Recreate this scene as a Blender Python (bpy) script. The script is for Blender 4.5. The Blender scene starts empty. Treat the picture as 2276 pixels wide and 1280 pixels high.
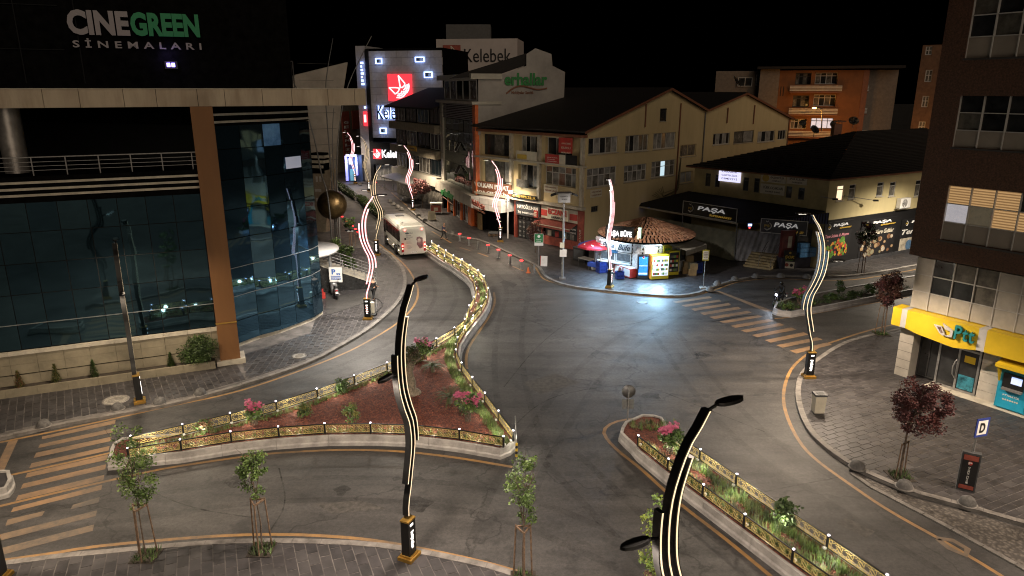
import bpy, bmesh, math, random
from mathutils import Vector, Matrix
R = math.radians
random.seed(7)
SC = bpy.context.scene
COL = SC.collection
# ------------------------------------------------------------------ camera
FPX, CX, CY, HOR, CAMH = 1560.0, 1138.0, 640.0, 198.0, 15.0      # photograph is 2276 x 1280
TH = math.atan((CY - HOR) / FPX); CT, ST = math.cos(TH), math.sin(TH)
cam = bpy.data.cameras.new('camera'); camo = bpy.data.objects.new('camera', cam); COL.objects.link(camo)
cam.sensor_width = 36.0; cam.lens = 36.0 * FPX / 2276.0; cam.clip_end = 2000.0; cam.clip_start = 0.2
camo.location = (0, 0, CAMH); camo.rotation_euler = (math.pi / 2 - TH, 0, 0)
SC.camera = camo
# ------------------------------------------------------------------ world: night sky
w = bpy.data.worlds.new('World'); SC.world = w; w.use_nodes = True
nt = w.node_tree; bg = nt.nodes['Background']
sky = nt.nodes.new('ShaderNodeTexSky'); sky.sky_type = 'NISHITA'; sky.sun_disc = False
sky.sun_elevation = R(-6.0); sky.sun_rotation = R(210); sky.altitude = 300
hs = nt.nodes.new('ShaderNodeHueSaturation'); hs.inputs['Saturation'].default_value = 0.25
nt.links.new(sky.outputs[0], hs.inputs['Color']); nt.links.new(hs.outputs[0], bg.inputs[0])
bg.inputs[1].default_value = 0.10
# ------------------------------------------------------------------ added warm fill sun, stands in for city glow on the walls
sl = bpy.data.lights.new('city_glow_fill', 'SUN'); sl.energy = 0.24; sl.angle = R(50); sl.color = (1.0, .80, .60)
so = bpy.data.objects.new('city_glow_fill', sl); COL.objects.link(so); so.rotation_euler = (R(68), 0, R(24))
# ------------------------------------------------------------------ exposure and render
SC.view_settings.view_transform = 'Standard'; SC.view_settings.look = 'None'
SC.view_settings.exposure = 1.5; SC.view_settings.gamma = 1.0
SC.view_settings.use_curve_mapping = False
cy = SC.cycles
cy.use_adaptive_sampling = True; cy.adaptive_threshold = .006; cy.use_denoising = True; cy.denoiser = 'OPENIMAGEDENOISE'
cy.filter_width = 1.1; cy.max_bounces = 5; cy.diffuse_bounces = 3; cy.glossy_bounces = 3; cy.transmission_bounces = 3; cy.transparent_max_bounces = 8
cy.sample_clamp_indirect = 3.0; cy.caustics_reflective = False; cy.caustics_refractive = False
LAMP_W = 1950.0          # watts of one street-lamp head

# ------------------------------------------------------------------ geometry helpers
def ray(x, y):
    u = (x - CX) / FPX; v = (CY - y) / FPX
    return Vector((u, CT + v * ST, -ST + v * CT))
def G(x, y, z=0.0):                      # where the sight line meets the height z
    d = ray(x, y); t = (z - CAMH) / d.z
    return Vector((d.x * t, d.y * t))
def G3(x, y, z=0.0):
    g = G(x, y, z); return Vector((g.x, g.y, z))
def PY(x, y, Y):                         # where the sight line meets the depth Y
    d = ray(x, y); t = Y / d.y
    return Vector((d.x * t, Y, CAMH + d.z * t))
def proj(p):
    z = p[2] - CAMH; dz = p[1] * CT - z * ST; dy = p[1] * ST + z * CT
    return (CX + FPX * p[0] / dz, CY - FPX * dy / dz)
def zat(b, ypix):                        # height over ground point b that shows at row ypix
    lo, hi = -5.0, 90.0
    for _ in range(50):
        m = (lo + hi) / 2
        if proj((b[0], b[1], m))[1] > ypix: lo = m
        else: hi = m
    return lo

ORG = {}
def org(o): return ORG.get(o.name, Vector((0, 0, 0))) if o else Vector((0, 0, 0))
def setp(o, label=None, cat=None, group=None, kind=None):
    if label: o['label'] = label
    if cat: o['category'] = cat
    if group: o['group'] = group
    if kind: o['kind'] = kind
    return o
def thing(name, label, cat, loc=(0, 0, 0), group=None, rz=0.0):
    o = bpy.data.objects.new(name, None); COL.objects.link(o)
    o.location = loc; o.rotation_euler = (0, 0, rz); o.empty_display_size = .2
    ORG[o.name] = Vector(loc) if len(loc) == 3 else Vector((loc[0], loc[1], 0))
    return setp(o, label, cat, group)
class MB:
    def __init__(s): s.v = []; s.f = []; s.m = []; s.ms = []; s.sm = []
    def mi(s, m):
        if m not in s.ms: s.ms.append(m)
        return s.ms.index(m)
    def face(s, pts, m=None, smooth=False):
        b = len(s.v); s.v += [tuple(p) for p in pts]; s.f.append(tuple(range(b, b + len(pts)))); s.m.append(s.mi(m)); s.sm.append(smooth)
    def raw(s, vs, fs, m=None, smooth=False):
        b = len(s.v); s.v += [tuple(p) for p in vs]; k = s.mi(m)
        for f in fs: s.f.append(tuple(i + b for i in f)); s.m.append(k); s.sm.append(smooth)
    def box(s, c, d, m=None, M=None, taper=1.0):
        x, y, z = d[0] / 2, d[1] / 2, d[2] / 2; vs = []
        for k, t in ((-1, 1.0), (1, taper)):
            for sx, sy in ((-1, -1), (1, -1), (1, 1), (-1, 1)):
                p = Vector((sx * x * t, sy * y * t, k * z))
                if M: p = M @ p
                vs.append(p + Vector(c))
        s.raw(vs, [(3, 2, 1, 0), (4, 5, 6, 7), (0, 1, 5, 4), (1, 2, 6, 5), (2, 3, 7, 6), (3, 0, 4, 7)], m)
    def bar(s, a, b, wd, ht, m=None, up=Vector((0, 0, 1))):
        a, b = Vector(a), Vector(b); d = (b - a)
        if d.length < 1e-6: return
        d.normalize(); sd = d.cross(up)
        if sd.length < 1e-4: sd = d.cross(Vector((0, 1, 0)))
        sd.normalize(); n = sd.cross(d); vs = []
        for p in (a, b):
            for i, j in ((-1, -1), (1, -1), (1, 1), (-1, 1)): vs.append(p + sd * (i * wd / 2) + n * (j * ht / 2))
        s.raw(vs, [(3, 2, 1, 0), (4, 5, 6, 7), (0, 1, 5, 4), (1, 2, 6, 5), (2, 3, 7, 6), (3, 0, 4, 7)], m)
    def prism(s, poly, z0, z1, m=None, mt=None, cap=True):
        n = len(poly); vs = [(p[0], p[1], z0 if not callable(z0) else z0(p)) for p in poly] + [(p[0], p[1], z1 if not callable(z1) else z1(p)) for p in poly]
        fs = [(i, (i + 1) % n, n + (i + 1) % n, n + i) for i in range(n)]
        s.raw(vs, fs, m)
        if cap: s.raw(vs[n:], [tuple(range(n))], mt or m); s.raw(vs[:n], [tuple(reversed(range(n)))], m)
    def tube(s, pts, rad, m=None, k=8, smooth=True, cap=True, sx=1.0):
        pts = [Vector(p) for p in pts]; n = len(pts)
        rs = rad if isinstance(rad, (list, tuple)) else [rad] * n
        vs = []; ref = None
        for i, p in enumerate(pts):
            t = (pts[min(i + 1, n - 1)] - pts[max(i - 1, 0)])
            if t.length < 1e-7: t = Vector((0, 0, 1))
            t.normalize()
            if ref is None: ref = Vector((1, 0, 0)) if abs(t.x) < .8 else Vector((0, 1, 0))
            a = (ref - t * ref.dot(t)).normalized(); b = t.cross(a); ref = a
            for j in range(k):
                q = 2 * math.pi * j / k
                vs.append(p + a * (math.cos(q) * rs[i] * sx) + b * (math.sin(q) * rs[i]))
        fs = [(i * k + j, i * k + (j + 1) % k, (i + 1) * k + (j + 1) % k, (i + 1) * k + j) for i in range(n - 1) for j in range(k)]
        s.raw(vs, fs, m, smooth)
        if cap: s.raw(vs[:k], [tuple(reversed(range(k)))], m); s.raw(vs[-k:], [tuple(range(k))], m)
    def lathe(s, prof, c, m=None, k=16, smooth=True):
        vs = []; 
        for r, z in prof:
            for j in range(k):
                q = 2 * math.pi * j / k; vs.append((c[0] + r * math.cos(q), c[1] + r * math.sin(q), c[2] + z))
        fs = [(i * k + j, i * k + (j + 1) % k, (i + 1) * k + (j + 1) % k, (i + 1) * k + j) for i in range(len(prof) - 1) for j in range(k)]
        s.raw(vs, fs, m, smooth)
    def ellip(s, c, r, m=None, nu=12, nv=8, M=None):
        vs = []
        for i in range(nv + 1):
            a = math.pi * i / nv - math.pi / 2
            for j in range(nu):
                q = 2 * math.pi * j / nu
                p = Vector((r[0] * math.cos(a) * math.cos(q), r[1] * math.cos(a) * math.sin(q), r[2] * math.sin(a)))
                if M: p = M @ p
                vs.append(p + Vector(c))
        s.raw(vs, [(i * nu + j, i * nu + (j + 1) % nu, (i + 1) * nu + (j + 1) % nu, (i + 1) * nu + j) for i in range(nv) for j in range(nu)], m, True)
    def mesh(s, name, o=Vector((0, 0, 0))):
        me = bpy.data.meshes.new(name)
        me.from_pydata([(p[0] - o.x, p[1] - o.y, p[2] - o.z) for p in s.v], [], s.f)
        for m in s.ms:
            if m is not None: me.materials.append(m)
        me.polygons.foreach_set('material_index', s.m); me.polygons.foreach_set('use_smooth', s.sm); me.update()
        return me
    def build(s, name, parent=None, kind=None, label=None):
        o = org(parent); me = s.mesh(name, o)
        ob = bpy.data.objects.new(name, me); COL.objects.link(ob)
        if parent: ob.parent = parent; ORG[ob.name] = o
        setp(ob, label=label, kind=kind)
        return ob
def place(name, me, parent, loc, rz=0.0, scale=None, rot=None):
    ob = bpy.data.objects.new(name, me); COL.objects.link(ob)
    o = org(parent); ob.location = Vector(loc) - o; ob.rotation_euler = rot or (0, 0, rz)
    if scale: ob.scale = scale
    if parent: ob.parent = parent
    ORG[ob.name] = Vector(loc)
    return ob
def lamp(name, kind, loc, energy, color, parent=None, radius=.05, rot=None, spot=None, blend=.6):
    l = bpy.data.lights.new(name, kind); l.energy = energy; l.color = color
    if kind in ('POINT', 'SPOT'): l.shadow_soft_size = radius
    if kind == 'SPOT': l.spot_size = R(spot or 150); l.spot_blend = blend
    o = bpy.data.objects.new(name, l); COL.objects.link(o)
    o.location = Vector(loc) - org(parent)
    if rot: o.rotation_euler = rot
    if parent: o.parent = parent
    return o
def copy_tree(o, parent=None):
    c = o.copy(); COL.objects.link(c); c.parent = parent
    for ch in o.children: copy_tree(ch, c)
    return c

# ------------------------------------------------------------------ materials
MATS = {}
def mat(name, col, rough=.65, metal=0.0, var=.18, scale=2.5, bump=0.0, bscale=40.0, emit=None, estr=0.0, spec=.5, world=False, col2=None, alpha=1.0, trans=0.0):
    if name in MATS: return MATS[name]
    m = bpy.data.materials.new(name); m.use_nodes = True; MATS[name] = m
    t = m.node_tree; b = t.nodes['Principled BSDF']; L = t.links.new
    b.inputs['Roughness'].default_value = rough; b.inputs['Metallic'].default_value = metal
    b.inputs['Specular IOR Level'].default_value = spec
    if trans: b.inputs['Transmission Weight'].default_value = trans
    if emit:
        b.inputs['Emission Color'].default_value = (*emit, 1); b.inputs['Emission Strength'].default_value = estr
    co = t.nodes.new('ShaderNodeNewGeometry').outputs['Position'] if world else t.nodes.new('ShaderNodeTexCoord').outputs['Object']
    if var > 0:
        n = t.nodes.new('ShaderNodeTexNoise'); n.inputs['Scale'].default_value = scale; n.inputs['Detail'].default_value = 6; n.inputs['Roughness'].default_value = .65
        L(co, n.inputs['Vector'])
        r = t.nodes.new('ShaderNodeValToRGB'); c2 = col2 or tuple(c * (1 - 2 * var) for c in col); c1 = tuple(min(1, c * (1 + var)) for c in col)
        r.color_ramp.elements[0].position = .32; r.color_ramp.elements[1].position = .68
        r.color_ramp.elements[0].color = (*[max(0, c) for c in c2], 1); r.color_ramp.elements[1].color = (*c1, 1)
        L(n.outputs['Fac'], r.inputs['Fac']); L(r.outputs['Color'], b.inputs['Base Color'])
        mr = t.nodes.new('ShaderNodeMapRange'); mr.inputs['To Min'].default_value = max(0, rough - .12); mr.inputs['To Max'].default_value = min(1, rough + .12)
        L(n.outputs['Fac'], mr.inputs['Value']); L(mr.outputs['Result'], b.inputs['Roughness'])
    else:
        b.inputs['Base Color'].default_value = (*col, 1)
    if bump > 0:
        n2 = t.nodes.new('ShaderNodeTexNoise'); n2.inputs['Scale'].default_value = bscale; n2.inputs['Detail'].default_value = 4
        L(co, n2.inputs['Vector']); bp = t.nodes.new('ShaderNodeBump'); bp.inputs['Strength'].default_value = bump; bp.inputs['Distance'].default_value = .03
        L(n2.outputs['Fac'], bp.inputs['Height']); L(bp.outputs['Normal'], b.inputs['Normal'])
    return m
def glow(name, col, s, base=(.8, .8, .8)):
    return mat(name, base, .4, var=0, emit=col, estr=s)

def asphalt():
    m = bpy.data.materials.new('asphalt'); m.use_nodes = True; t = m.node_tree; b = t.nodes['Principled BSDF']; L = t.links.new
    N = t.nodes.new; g = N('ShaderNodeNewGeometry').outputs['Position']
    def noise(s, d=6, r=.6, vec=None):
        n = N('ShaderNodeTexNoise'); n.inputs['Scale'].default_value = s; n.inputs['Detail'].default_value = d; n.inputs['Roughness'].default_value = r; L(vec or g, n.inputs['Vector']); return n.outputs['Fac']
    def ramp(f, stops):
        r = N('ShaderNodeValToRGB'); e = r.color_ramp.elements
        while len(e) < len(stops): e.new(.5)
        for i, (p, c) in enumerate(stops): e[i].position = p; e[i].color = (c, c, c, 1) if not isinstance(c, tuple) else (*c, 1)
        L(f, r.inputs['Fac']); return r.outputs['Color']
    def mix(a, bb, f, mode='MULTIPLY'):
        x = N('ShaderNodeMix'); x.data_type = 'RGBA'; x.blend_type = mode
        L(a, x.inputs[6]); L(bb, x.inputs[7])
        if isinstance(f, float): x.inputs[0].default_value = f
        else: L(f, x.inputs[0])
        return x.outputs[2]
    base = ramp(noise(.16, 7, .62), [(.3, (.040, .038, .037)), (.5, (.058, .055, .053)), (.72, (.086, .081, .077))])
    mp = N('ShaderNodeMapping'); mp.inputs['Rotation'].default_value = (0, 0, R(-32)); mp.inputs['Scale'].default_value = (.10, .9, 1); L(g, mp.inputs['Vector'])
    streak = ramp(noise(1.1, 5, .6, mp.outputs['Vector']), [(.34, .58), (.66, 1.22)])
    c1 = mix(base, streak, .85)
    fine = ramp(noise(7, 6, .85), [(.30, .42), (.70, 1.5)])
    c2 = mix(c1, fine, .9)
    blot = ramp(noise(.8, 6, .65), [(.36, .40), (.46, 1.0)])
    c3 = mix(c2, blot, .6)
    # cracks
    v = N('ShaderNodeTexVoronoi'); v.feature = 'DISTANCE_TO_EDGE'; v.inputs['Scale'].default_value = .11
    ad = N('ShaderNodeMix'); ad.data_type = 'VECTOR'; ad.inputs[0].default_value = .06
    nn = N('ShaderNodeTexNoise'); nn.inputs['Scale'].default_value = .9; nn.inputs['Detail'].default_value = 6; L(g, nn.inputs['Vector'])
    sc = N('ShaderNodeVectorMath'); sc.operation = 'SCALE'; sc.inputs['Scale'].default_value = 3.0; L(nn.outputs['Color'], sc.inputs[0])
    av = N('ShaderNodeVectorMath'); av.operation = 'ADD'; L(g, av.inputs[0]); L(sc.outputs[0], av.inputs[1]); L(av.outputs[0], v.inputs['Vector'])
    ck = ramp(v.outputs['Distance'], [(.0, .30), (.011, 1.0)])
    c4 = mix(c3, ck, .8)
    L(c4, b.inputs['Base Color'])
    rr = N('ShaderNodeMapRange'); rr.inputs['To Min'].default_value = .42; rr.inputs['To Max'].default_value = .78; L(noise(.5, 5), rr.inputs['Value']); L(rr.outputs['Result'], b.inputs['Roughness'])
    bp = N('ShaderNodeBump'); bp.inputs['Strength'].default_value = .35; bp.inputs['Distance'].default_value = .02; L(noise(60, 3, .7), bp.inputs['Height']); L(bp.outputs['Normal'], b.inputs['Normal'])
    return m
def paint(name, col, wear=.5):
    m = bpy.data.materials.new(name); m.use_nodes = True; t = m.node_tree; b = t.nodes['Principled BSDF']; L = t.links.new; N = t.nodes.new
    g = N('ShaderNodeNewGeometry').outputs['Position']
    n = N('ShaderNodeTexNoise'); n.inputs['Scale'].default_value = 3.0; n.inputs['Detail'].default_value = 8; n.inputs['Roughness'].default_value = .75; L(g, n.inputs['Vector'])
    n2 = N('ShaderNodeTexNoise'); n2.inputs['Scale'].default_value = .35; n2.inputs['Detail'].default_value = 3; L(g, n2.inputs['Vector'])
    a = N('ShaderNodeMath'); a.operation = 'ADD'; L(n.outputs['Fac'], a.inputs[0]); L(n2.outputs['Fac'], a.inputs[1])
    r = N('ShaderNodeValToRGB'); r.color_ramp.elements[0].position = wear - .14; r.color_ramp.elements[1].position = wear + .16
    r.color_ramp.elements[0].color = (.085, .075, .065, 1); r.color_ramp.elements[1].color = (*col, 1)
    h = N('ShaderNodeMath'); h.operation = 'MULTIPLY'; h.inputs[1].default_value = .5; L(a.outputs[0], h.inputs[0]); L(h.outputs[0], r.inputs['Fac'])
    L(r.outputs['Color'], b.inputs['Base Color']); b.inputs['Roughness'].default_value = .6
    return m
M_ASPH = asphalt()
M_LINE = paint('road_paint', (.36, .20, .065), .46)
M_ZEB = paint('zebra_paint', (.29, .18, .095), .45)
M_ZEBW = paint('worn_zebra_paint', (.24, .165, .10), .52)
M_SLAB = [mat('slab_a', (.040, .037, .039), .55, var=.28, scale=1.3, bump=.15, bscale=30), mat('slab_b', (.046, .042, .044), .5, var=.25, scale=1.7, bump=.15, bscale=30),
          mat('slab_c', (.054, .050, .051), .55, var=.22, scale=1.2, bump=.15, bscale=30)]
M_JOINT = mat('joint_mortar', (.125, .115, .11), .8, var=.3, scale=1.5, world=True)
M_KERB = mat('kerb_stone', (.20, .185, .17), .7, var=.25, scale=2.2, bump=.2, bscale=25)
M_CONC = mat('barrier_concrete', (.36, .345, .325), .75, var=.2, scale=1.6, bump=.12, bscale=30)
M_WCONC = mat('white_kerb_paint', (.36, .355, .37), .7, var=.15, scale=2)
M_SOIL = mat('red_mulch', (.13, .036, .022), .9, var=.45, scale=9, bump=.9, bscale=45, world=True)
M_DARKSOIL = mat('dark_soil', (.05, .04, .03), .9, var=.3, scale=5, bump=.6)
M_GOLD = mat('gold_lattice', (.52, .40, .14), .45, .2, var=.12, scale=8)
M_BRASS = mat('brass_trim', (.50, .30, .07), .35, .7, var=.1)
M_BLACK = mat('black_powder_coat', (.012, .012, .012), .45, .2, var=.2)
M_STEEL = mat('galvanised_steel', (.42, .42, .42), .38, .8, var=.15, scale=6)
M_STEELD = mat('dull_steel', (.22, .22, .22), .45, .7, var=.15, scale=6)
M_WHITE = mat('white_paint', (.75, .74, .72), .5, var=.06)
M_WOODS = mat('stake_wood', (.17, .11, .07), .8, var=.3, scale=8)
M_BARK = mat('bark', (.13, .095, .07), .85, var=.35, scale=9, bump=.5)
M_LEAF = mat('leaf_green', (.075, .13, .030), .55, var=.35, scale=4)
M_LEAFB = mat('leaf_light_green', (.13, .21, .045), .55, var=.3, scale=4)
M_LEAFD = mat('leaf_dark_green', (.045, .075, .022), .6, var=.35, scale=4)
M_LEAFP = mat('leaf_purple', (.13, .048, .048), .55, var=.35, scale=4)
M_GRASS = mat('lavender_grass', (.19, .22, .075), .7, var=.35, scale=3)
M_PINK = mat('oleander_pink', (.62, .13, .26), .6, var=.25, scale=6)
M_PANE = mat('night_pane', (.030, .032, .034), .08, var=.3, scale=1.0, spec=.6)
M_PANEC = mat('curtained_pane', (.17, .16, .14), .25, var=.35, scale=1.6, spec=.5)
M_WFRAME = mat('white_window_frame', (.55, .54, .52), .5, var=.1)
M_DFRAME = mat('dark_window_frame', (.05, .05, .05), .5, var=.1)
# ------------------------------------------------------------------ plane helpers
def inpoly(p, poly):
    c = False; n = len(poly); j = n - 1
    for i in range(n):
        a, b = poly[i], poly[j]
        if (a[1] > p[1]) != (b[1] > p[1]) and p[0] < (b[0] - a[0]) * (p[1] - a[1]) / (b[1] - a[1]) + a[0]: c = not c
        j = i
    return c
def clip(subj, cl):                     # clip polygon subj by the convex, counter-clockwise polygon cl
    out = [Vector(p) for p in subj]
    for i in range(len(cl)):
        a, b = cl[i], cl[(i + 1) % len(cl)]; inp = out; out = []
        if not inp: break
        e = b - a
        def sd(p): return e.x * (p.y - a.y) - e.y * (p.x - a.x)
        for k in range(len(inp)):
            p, q = inp[k - 1], inp[k]; sp, sq = sd(p), sd(q)
            if sq >= 0:
                if sp < 0: out.append(p + (q - p) * (sp / (sp - sq)))
                out.append(q)
            elif sp >= 0: out.append(p + (q - p) * (sp / (sp - sq)))
    return out
def area(p):
    return .5 * sum(p[i - 1][0] * p[i][1] - p[i][0] * p[i - 1][1] for i in range(len(p)))
def resample(pts, step):
    pts = [Vector(p) for p in pts]; L = [0]
    for i in range(1, len(pts)): L.append(L[-1] + (pts[i] - pts[i - 1]).length)
    n = max(1, round(L[-1] / step)); out = []; j = 0
    for k in range(n + 1):
        d = L[-1] * k / n
        while j < len(L) - 2 and L[j + 1] < d: j += 1
        t = (d - L[j]) / max(1e-9, L[j + 1] - L[j]); out.append(pts[j].lerp(pts[j + 1], t))
    return out
def smooth(pts, it=2):
    pts = [Vector(p) for p in pts]
    for _ in range(it):
        q = [pts[0]]
        for a, b in zip(pts[:-1], pts[1:]): q += [a.lerp(b, .25), a.lerp(b, .75)]
        q.append(pts[-1]); pts = q
    return pts
def offset(pts, d):                     # d > 0: to the left of the walking direction
    out = []; n = len(pts)
    for i, p in enumerate(pts):
        t = (pts[min(i + 1, n - 1)] - pts[max(i - 1, 0)]).normalized(); out.append(p + Vector((-t.y, t.x)) * d)
    return out
def ribbon(mb, pts, wd, z, m):
    a = offset(pts, wd / 2); b = offset(pts, -wd / 2)
    for i in range(len(pts) - 1):
        mb.face([(b[i].x, b[i].y, z), (b[i + 1].x, b[i + 1].y, z), (a[i + 1].x, a[i + 1].y, z), (a[i].x, a[i].y, z)], m)
class Fr:                               # a wall's own axes: u along it, w up, n out of it
    def __init__(s, A, B, z=0.0):
        s.A = Vector((A[0], A[1])); s.B = Vector((B[0], B[1])); s.z = z
        d = s.B - s.A; s.L = d.length; s.d = d / s.L; s.n = Vector((s.d.y, -s.d.x)); s.rz = math.atan2(s.d.y, s.d.x)
    def p(s, u, wv, n=0.0):
        q = s.A + s.d * u + s.n * n; return Vector((q.x, q.y, s.z + wv))
    def u_of(s, x, y=None):             # distance along the wall that shows in column x (at row y's height)
        lo, hi = -5.0, s.L + 60
        f = lambda u: proj(s.p(u, 0 if y is None else 5.0))[0]
        for _ in range(60):
            m = (lo + hi) / 2
            if f(m) < x: lo = m
            else: hi = m
        return lo
    def uw(s, x, y, n=0.0):             # wall coordinates of the picture point (x, y)
        o = Vector((0, 0, CAMH)); d = ray(x, y); N3 = Vector((s.n.x, s.n.y, 0)); P0 = s.p(0, 0, n)
        t = (P0 - o).dot(N3) / d.dot(N3); h = o + d * t
        return ((Vector((h.x, h.y)) - s.A).dot(s.d), h.z - s.z)
    def mat4(s, u, wv, n=0.0):
        return Matrix(((s.d.x, 0, s.n.x, 0), (s.d.y, 0, s.n.y, 0), (0, 1, 0, 0), (0, 0, 0, 1))), s.p(u, wv, n)
def fbox(mb, fr, u0, u1, w0, w1, n0, n1, m):
    vs = [fr.p(u, w_, n) for w_ in (w0, w1) for (u, n) in ((u0, n1), (u1, n1), (u1, n0), (u0, n0))]
    mb.raw(vs, [(3, 2, 1, 0), (4, 5, 6, 7), (0, 1, 5, 4), (1, 2, 6, 5), (2, 3, 7, 6), (3, 0, 4, 7)], m)
def wall(mb, fr, u0, u1, w0, w1, ops, m, depth=.22, top=None):
    us = sorted({u0, u1, *[o[0] for o in ops], *[o[1] for o in ops]}); ws = sorted({w0, w1, *[o[2] for o in ops], *[o[3] for o in ops]})
    us = [u for u in us if u0 <= u <= u1]; ws = [k for k in ws if w0 <= k <= w1]
    for a, b in zip(us[:-1], us[1:]):
        for c, d in zip(ws[:-1], ws[1:]):
            cu, cw = (a + b) / 2, (c + d) / 2
            if any(o[0] < cu < o[1] and o[2] < cw < o[3] for o in ops): continue
            mb.face([fr.p(a, c), fr.p(b, c), fr.p(b, d), fr.p(a, d)], m)
    for o in ops:
        a, b, c, d = o[:4]
        for q in (((a, c), (a, d)), ((a, d), (b, d)), ((b, d), (b, c)), ((b, c), (a, c))):
            mb.face([fr.p(*q[0]), fr.p(*q[1]), fr.p(*q[1], -depth), fr.p(*q[0], -depth)], m)
def window(par, fr, u0, u1, w0, w1, nx=2, ny=1, fm=None, pm=None, depth=.16, bar=.06, sill=None, split=None, name='window', pms=None):
    mb = MB(); fm = fm or M_WFRAME; e = bar
    fbox(mb, fr, u0, u1, w0, w0 + e, -depth, -depth + .06, fm); fbox(mb, fr, u0, u1, w1 - e, w1, -depth, -depth + .06, fm)
    xs = [u0 + (u1 - u0) * i / nx for i in range(nx + 1)]
    for i, x in enumerate(xs):
        a = min(max(x - e / 2, u0), u1 - e); fbox(mb, fr, a, a + e, w0 + e, w1 - e, -depth - .004, -depth + .056, fm)
    ys = [w0 + (w1 - w0) * k for k in (split if split else [j / ny for j in range(1, ny)])]
    for y in ys: fbox(mb, fr, u0 + e, u1 - e, y - e / 2, y + e / 2, -depth - .008, -depth + .05, fm)
    if sill: fbox(mb, fr, u0 - .08, u1 + .08, w0 - .07, w0 - .003, -.02, .1, sill)
    f = mb.build(name, par)
    rows = [w0] + ys + [w1]; k = 0
    for j in range(len(rows) - 1):
        for i in range(nx):
            p = MB(); m = (pms[k % len(pms)] if pms else (pm or M_PANE)); k += 1
            t = random.uniform(-.006, .006)
            p.face([fr.p(xs[i], rows[j], -depth + .01 + t), fr.p(xs[i + 1], rows[j], -depth + .01 - t), fr.p(xs[i + 1], rows[j + 1], -depth + .012 - t), fr.p(xs[i], rows[j + 1], -depth + .012 + t)], m)
            p.build('pane', f)
    return f
_fc = {}
def textmesh(s, ext=.02, bold=0.0, shear=0.0, space=1.0):
    c = bpy.data.curves.new('lettering', 'FONT'); c.body = s; c.size = 1.0; c.extrude = ext; c.offset = bold; c.shear = shear; c.space_character = space; c.resolution_u = 3
    o = bpy.data.objects.new('lettering', c); me = bpy.data.meshes.new_from_object(o); bpy.data.objects.remove(o); bpy.data.curves.remove(c)
    me.name = 'lettering'; return me
def text(par, fr, u0, u1, w0, w1, s, m, n=.01, ext=.02, bold=0.01, shear=0.0, name='lettering', split=False, vertical=False, space=1.0):
    me = textmesh(s, ext, bold, shear, space); vs = [v.co.copy() for v in me.vertices]
    if not vs: return None
    x0 = min(v.x for v in vs); x1 = max(v.x for v in vs); y0 = min(v.y for v in vs); y1 = max(v.y for v in vs)
    sx = (u1 - u0) / max(1e-6, x1 - x0); sy = (w1 - w0) / max(1e-6, y1 - y0)
    fs = [tuple(p.vertices) for p in me.polygons]; bpy.data.meshes.remove(me)
    pts = [fr.p(u0 + (v.x - x0) * sx, w0 + (v.y - y0) * sy, n + v.z + ext) for v in vs]
    if not split:
        mb = MB(); mb.raw(pts, fs, m); return mb.build(name, par)
    par_ = list(range(len(vs)))
    def find(a):
        while par_[a] != a: par_[a] = par_[par_[a]]; a = par_[a]
        return a
    for f in fs:
        for k in f[1:]: par_[find(k)] = find(f[0])
    # vertices of front, back and sides are separate islands in a font mesh: join islands that overlap along the line
    isl = {}
    for i in range(len(vs)): isl.setdefault(find(i), []).append(i)
    spans = sorted([(min(vs[i].x for i in q), max(vs[i].x for i in q), k) for k, q in isl.items()])
    groups = []
    for a, b, k in spans:
        if groups and a < groups[-1][1] - .02: groups[-1][1] = max(groups[-1][1], b); groups[-1][2].add(k)
        else: groups.append([a, b, {k}])
    for a, b, ks in groups:
        mb = MB(); mb.raw(pts, [f for f in fs if find(f[0]) in ks], m)
        used = sorted({i for f in mb.f for i in f}); mp = {i: j for j, i in enumerate(used)}
        mb.v = [mb.v[i] for i in used]; mb.f = [tuple(mp[i] for i in f) for f in mb.f]; mb.build('letter', par)
def body(mb, foot, z0, z1, m, mt=None): mb.prism(foot, z0, z1, m, mt)
def leaves(mb, c, rad, n, size, mats, rnd, shape=None, clumps=12, flat=.5, cs=1.25):
    cl = []
    for _ in range(clumps):
        while True:
            p = Vector((rnd.uniform(-1, 1), rnd.uniform(-1, 1), rnd.uniform(-1, 1)))
            if .25 < p.length < 1: break
        cl.append((Vector((p.x * rad[0], p.y * rad[1], p.z * rad[2])), rnd.uniform(.25, .5), rnd.choice(mats)))
    for i in range(n):
        q, rr, m = rnd.choice(cl)
        d = Vector((rnd.gauss(0, 1), rnd.gauss(0, 1), rnd.gauss(0, 1))); d.normalize()
        k = rr * rnd.random() ** .4 * min(rad) * cs
        p = Vector(c) + q * .86 + d * k
        if rnd.random() < .25: m = rnd.choice(mats)
        s = size * rnd.uniform(.6, 1.25)
        a = Vector((rnd.gauss(0, 1), rnd.gauss(0, 1), rnd.gauss(0, flat))).normalized(); b = a.cross(Vector((rnd.gauss(0, 1), rnd.gauss(0, 1), rnd.gauss(0, 1)))).normalized()
        t = a * s; w_ = b * s * .36
        mb.face([p, p + t * .5 + w_, p + t, p + t * .5 - w_], m)
# ================================================================== ROAD AND PAVEMENTS
mb = MB(); S_ = 420.0
for i in range(12):
    for j in range(12):
        x0 = -S_ + i * 70; y0 = -80 + j * 70
        mb.face([(x0, y0, 0), (x0 + 70, y0, 0), (x0 + 70, y0 + 70, 0), (x0, y0 + 70, 0)], M_ASPH)
ROAD = mb.build('road', kind='structure'); setp(ROAD, 'dark worn asphalt road and junction between the islands')

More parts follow.
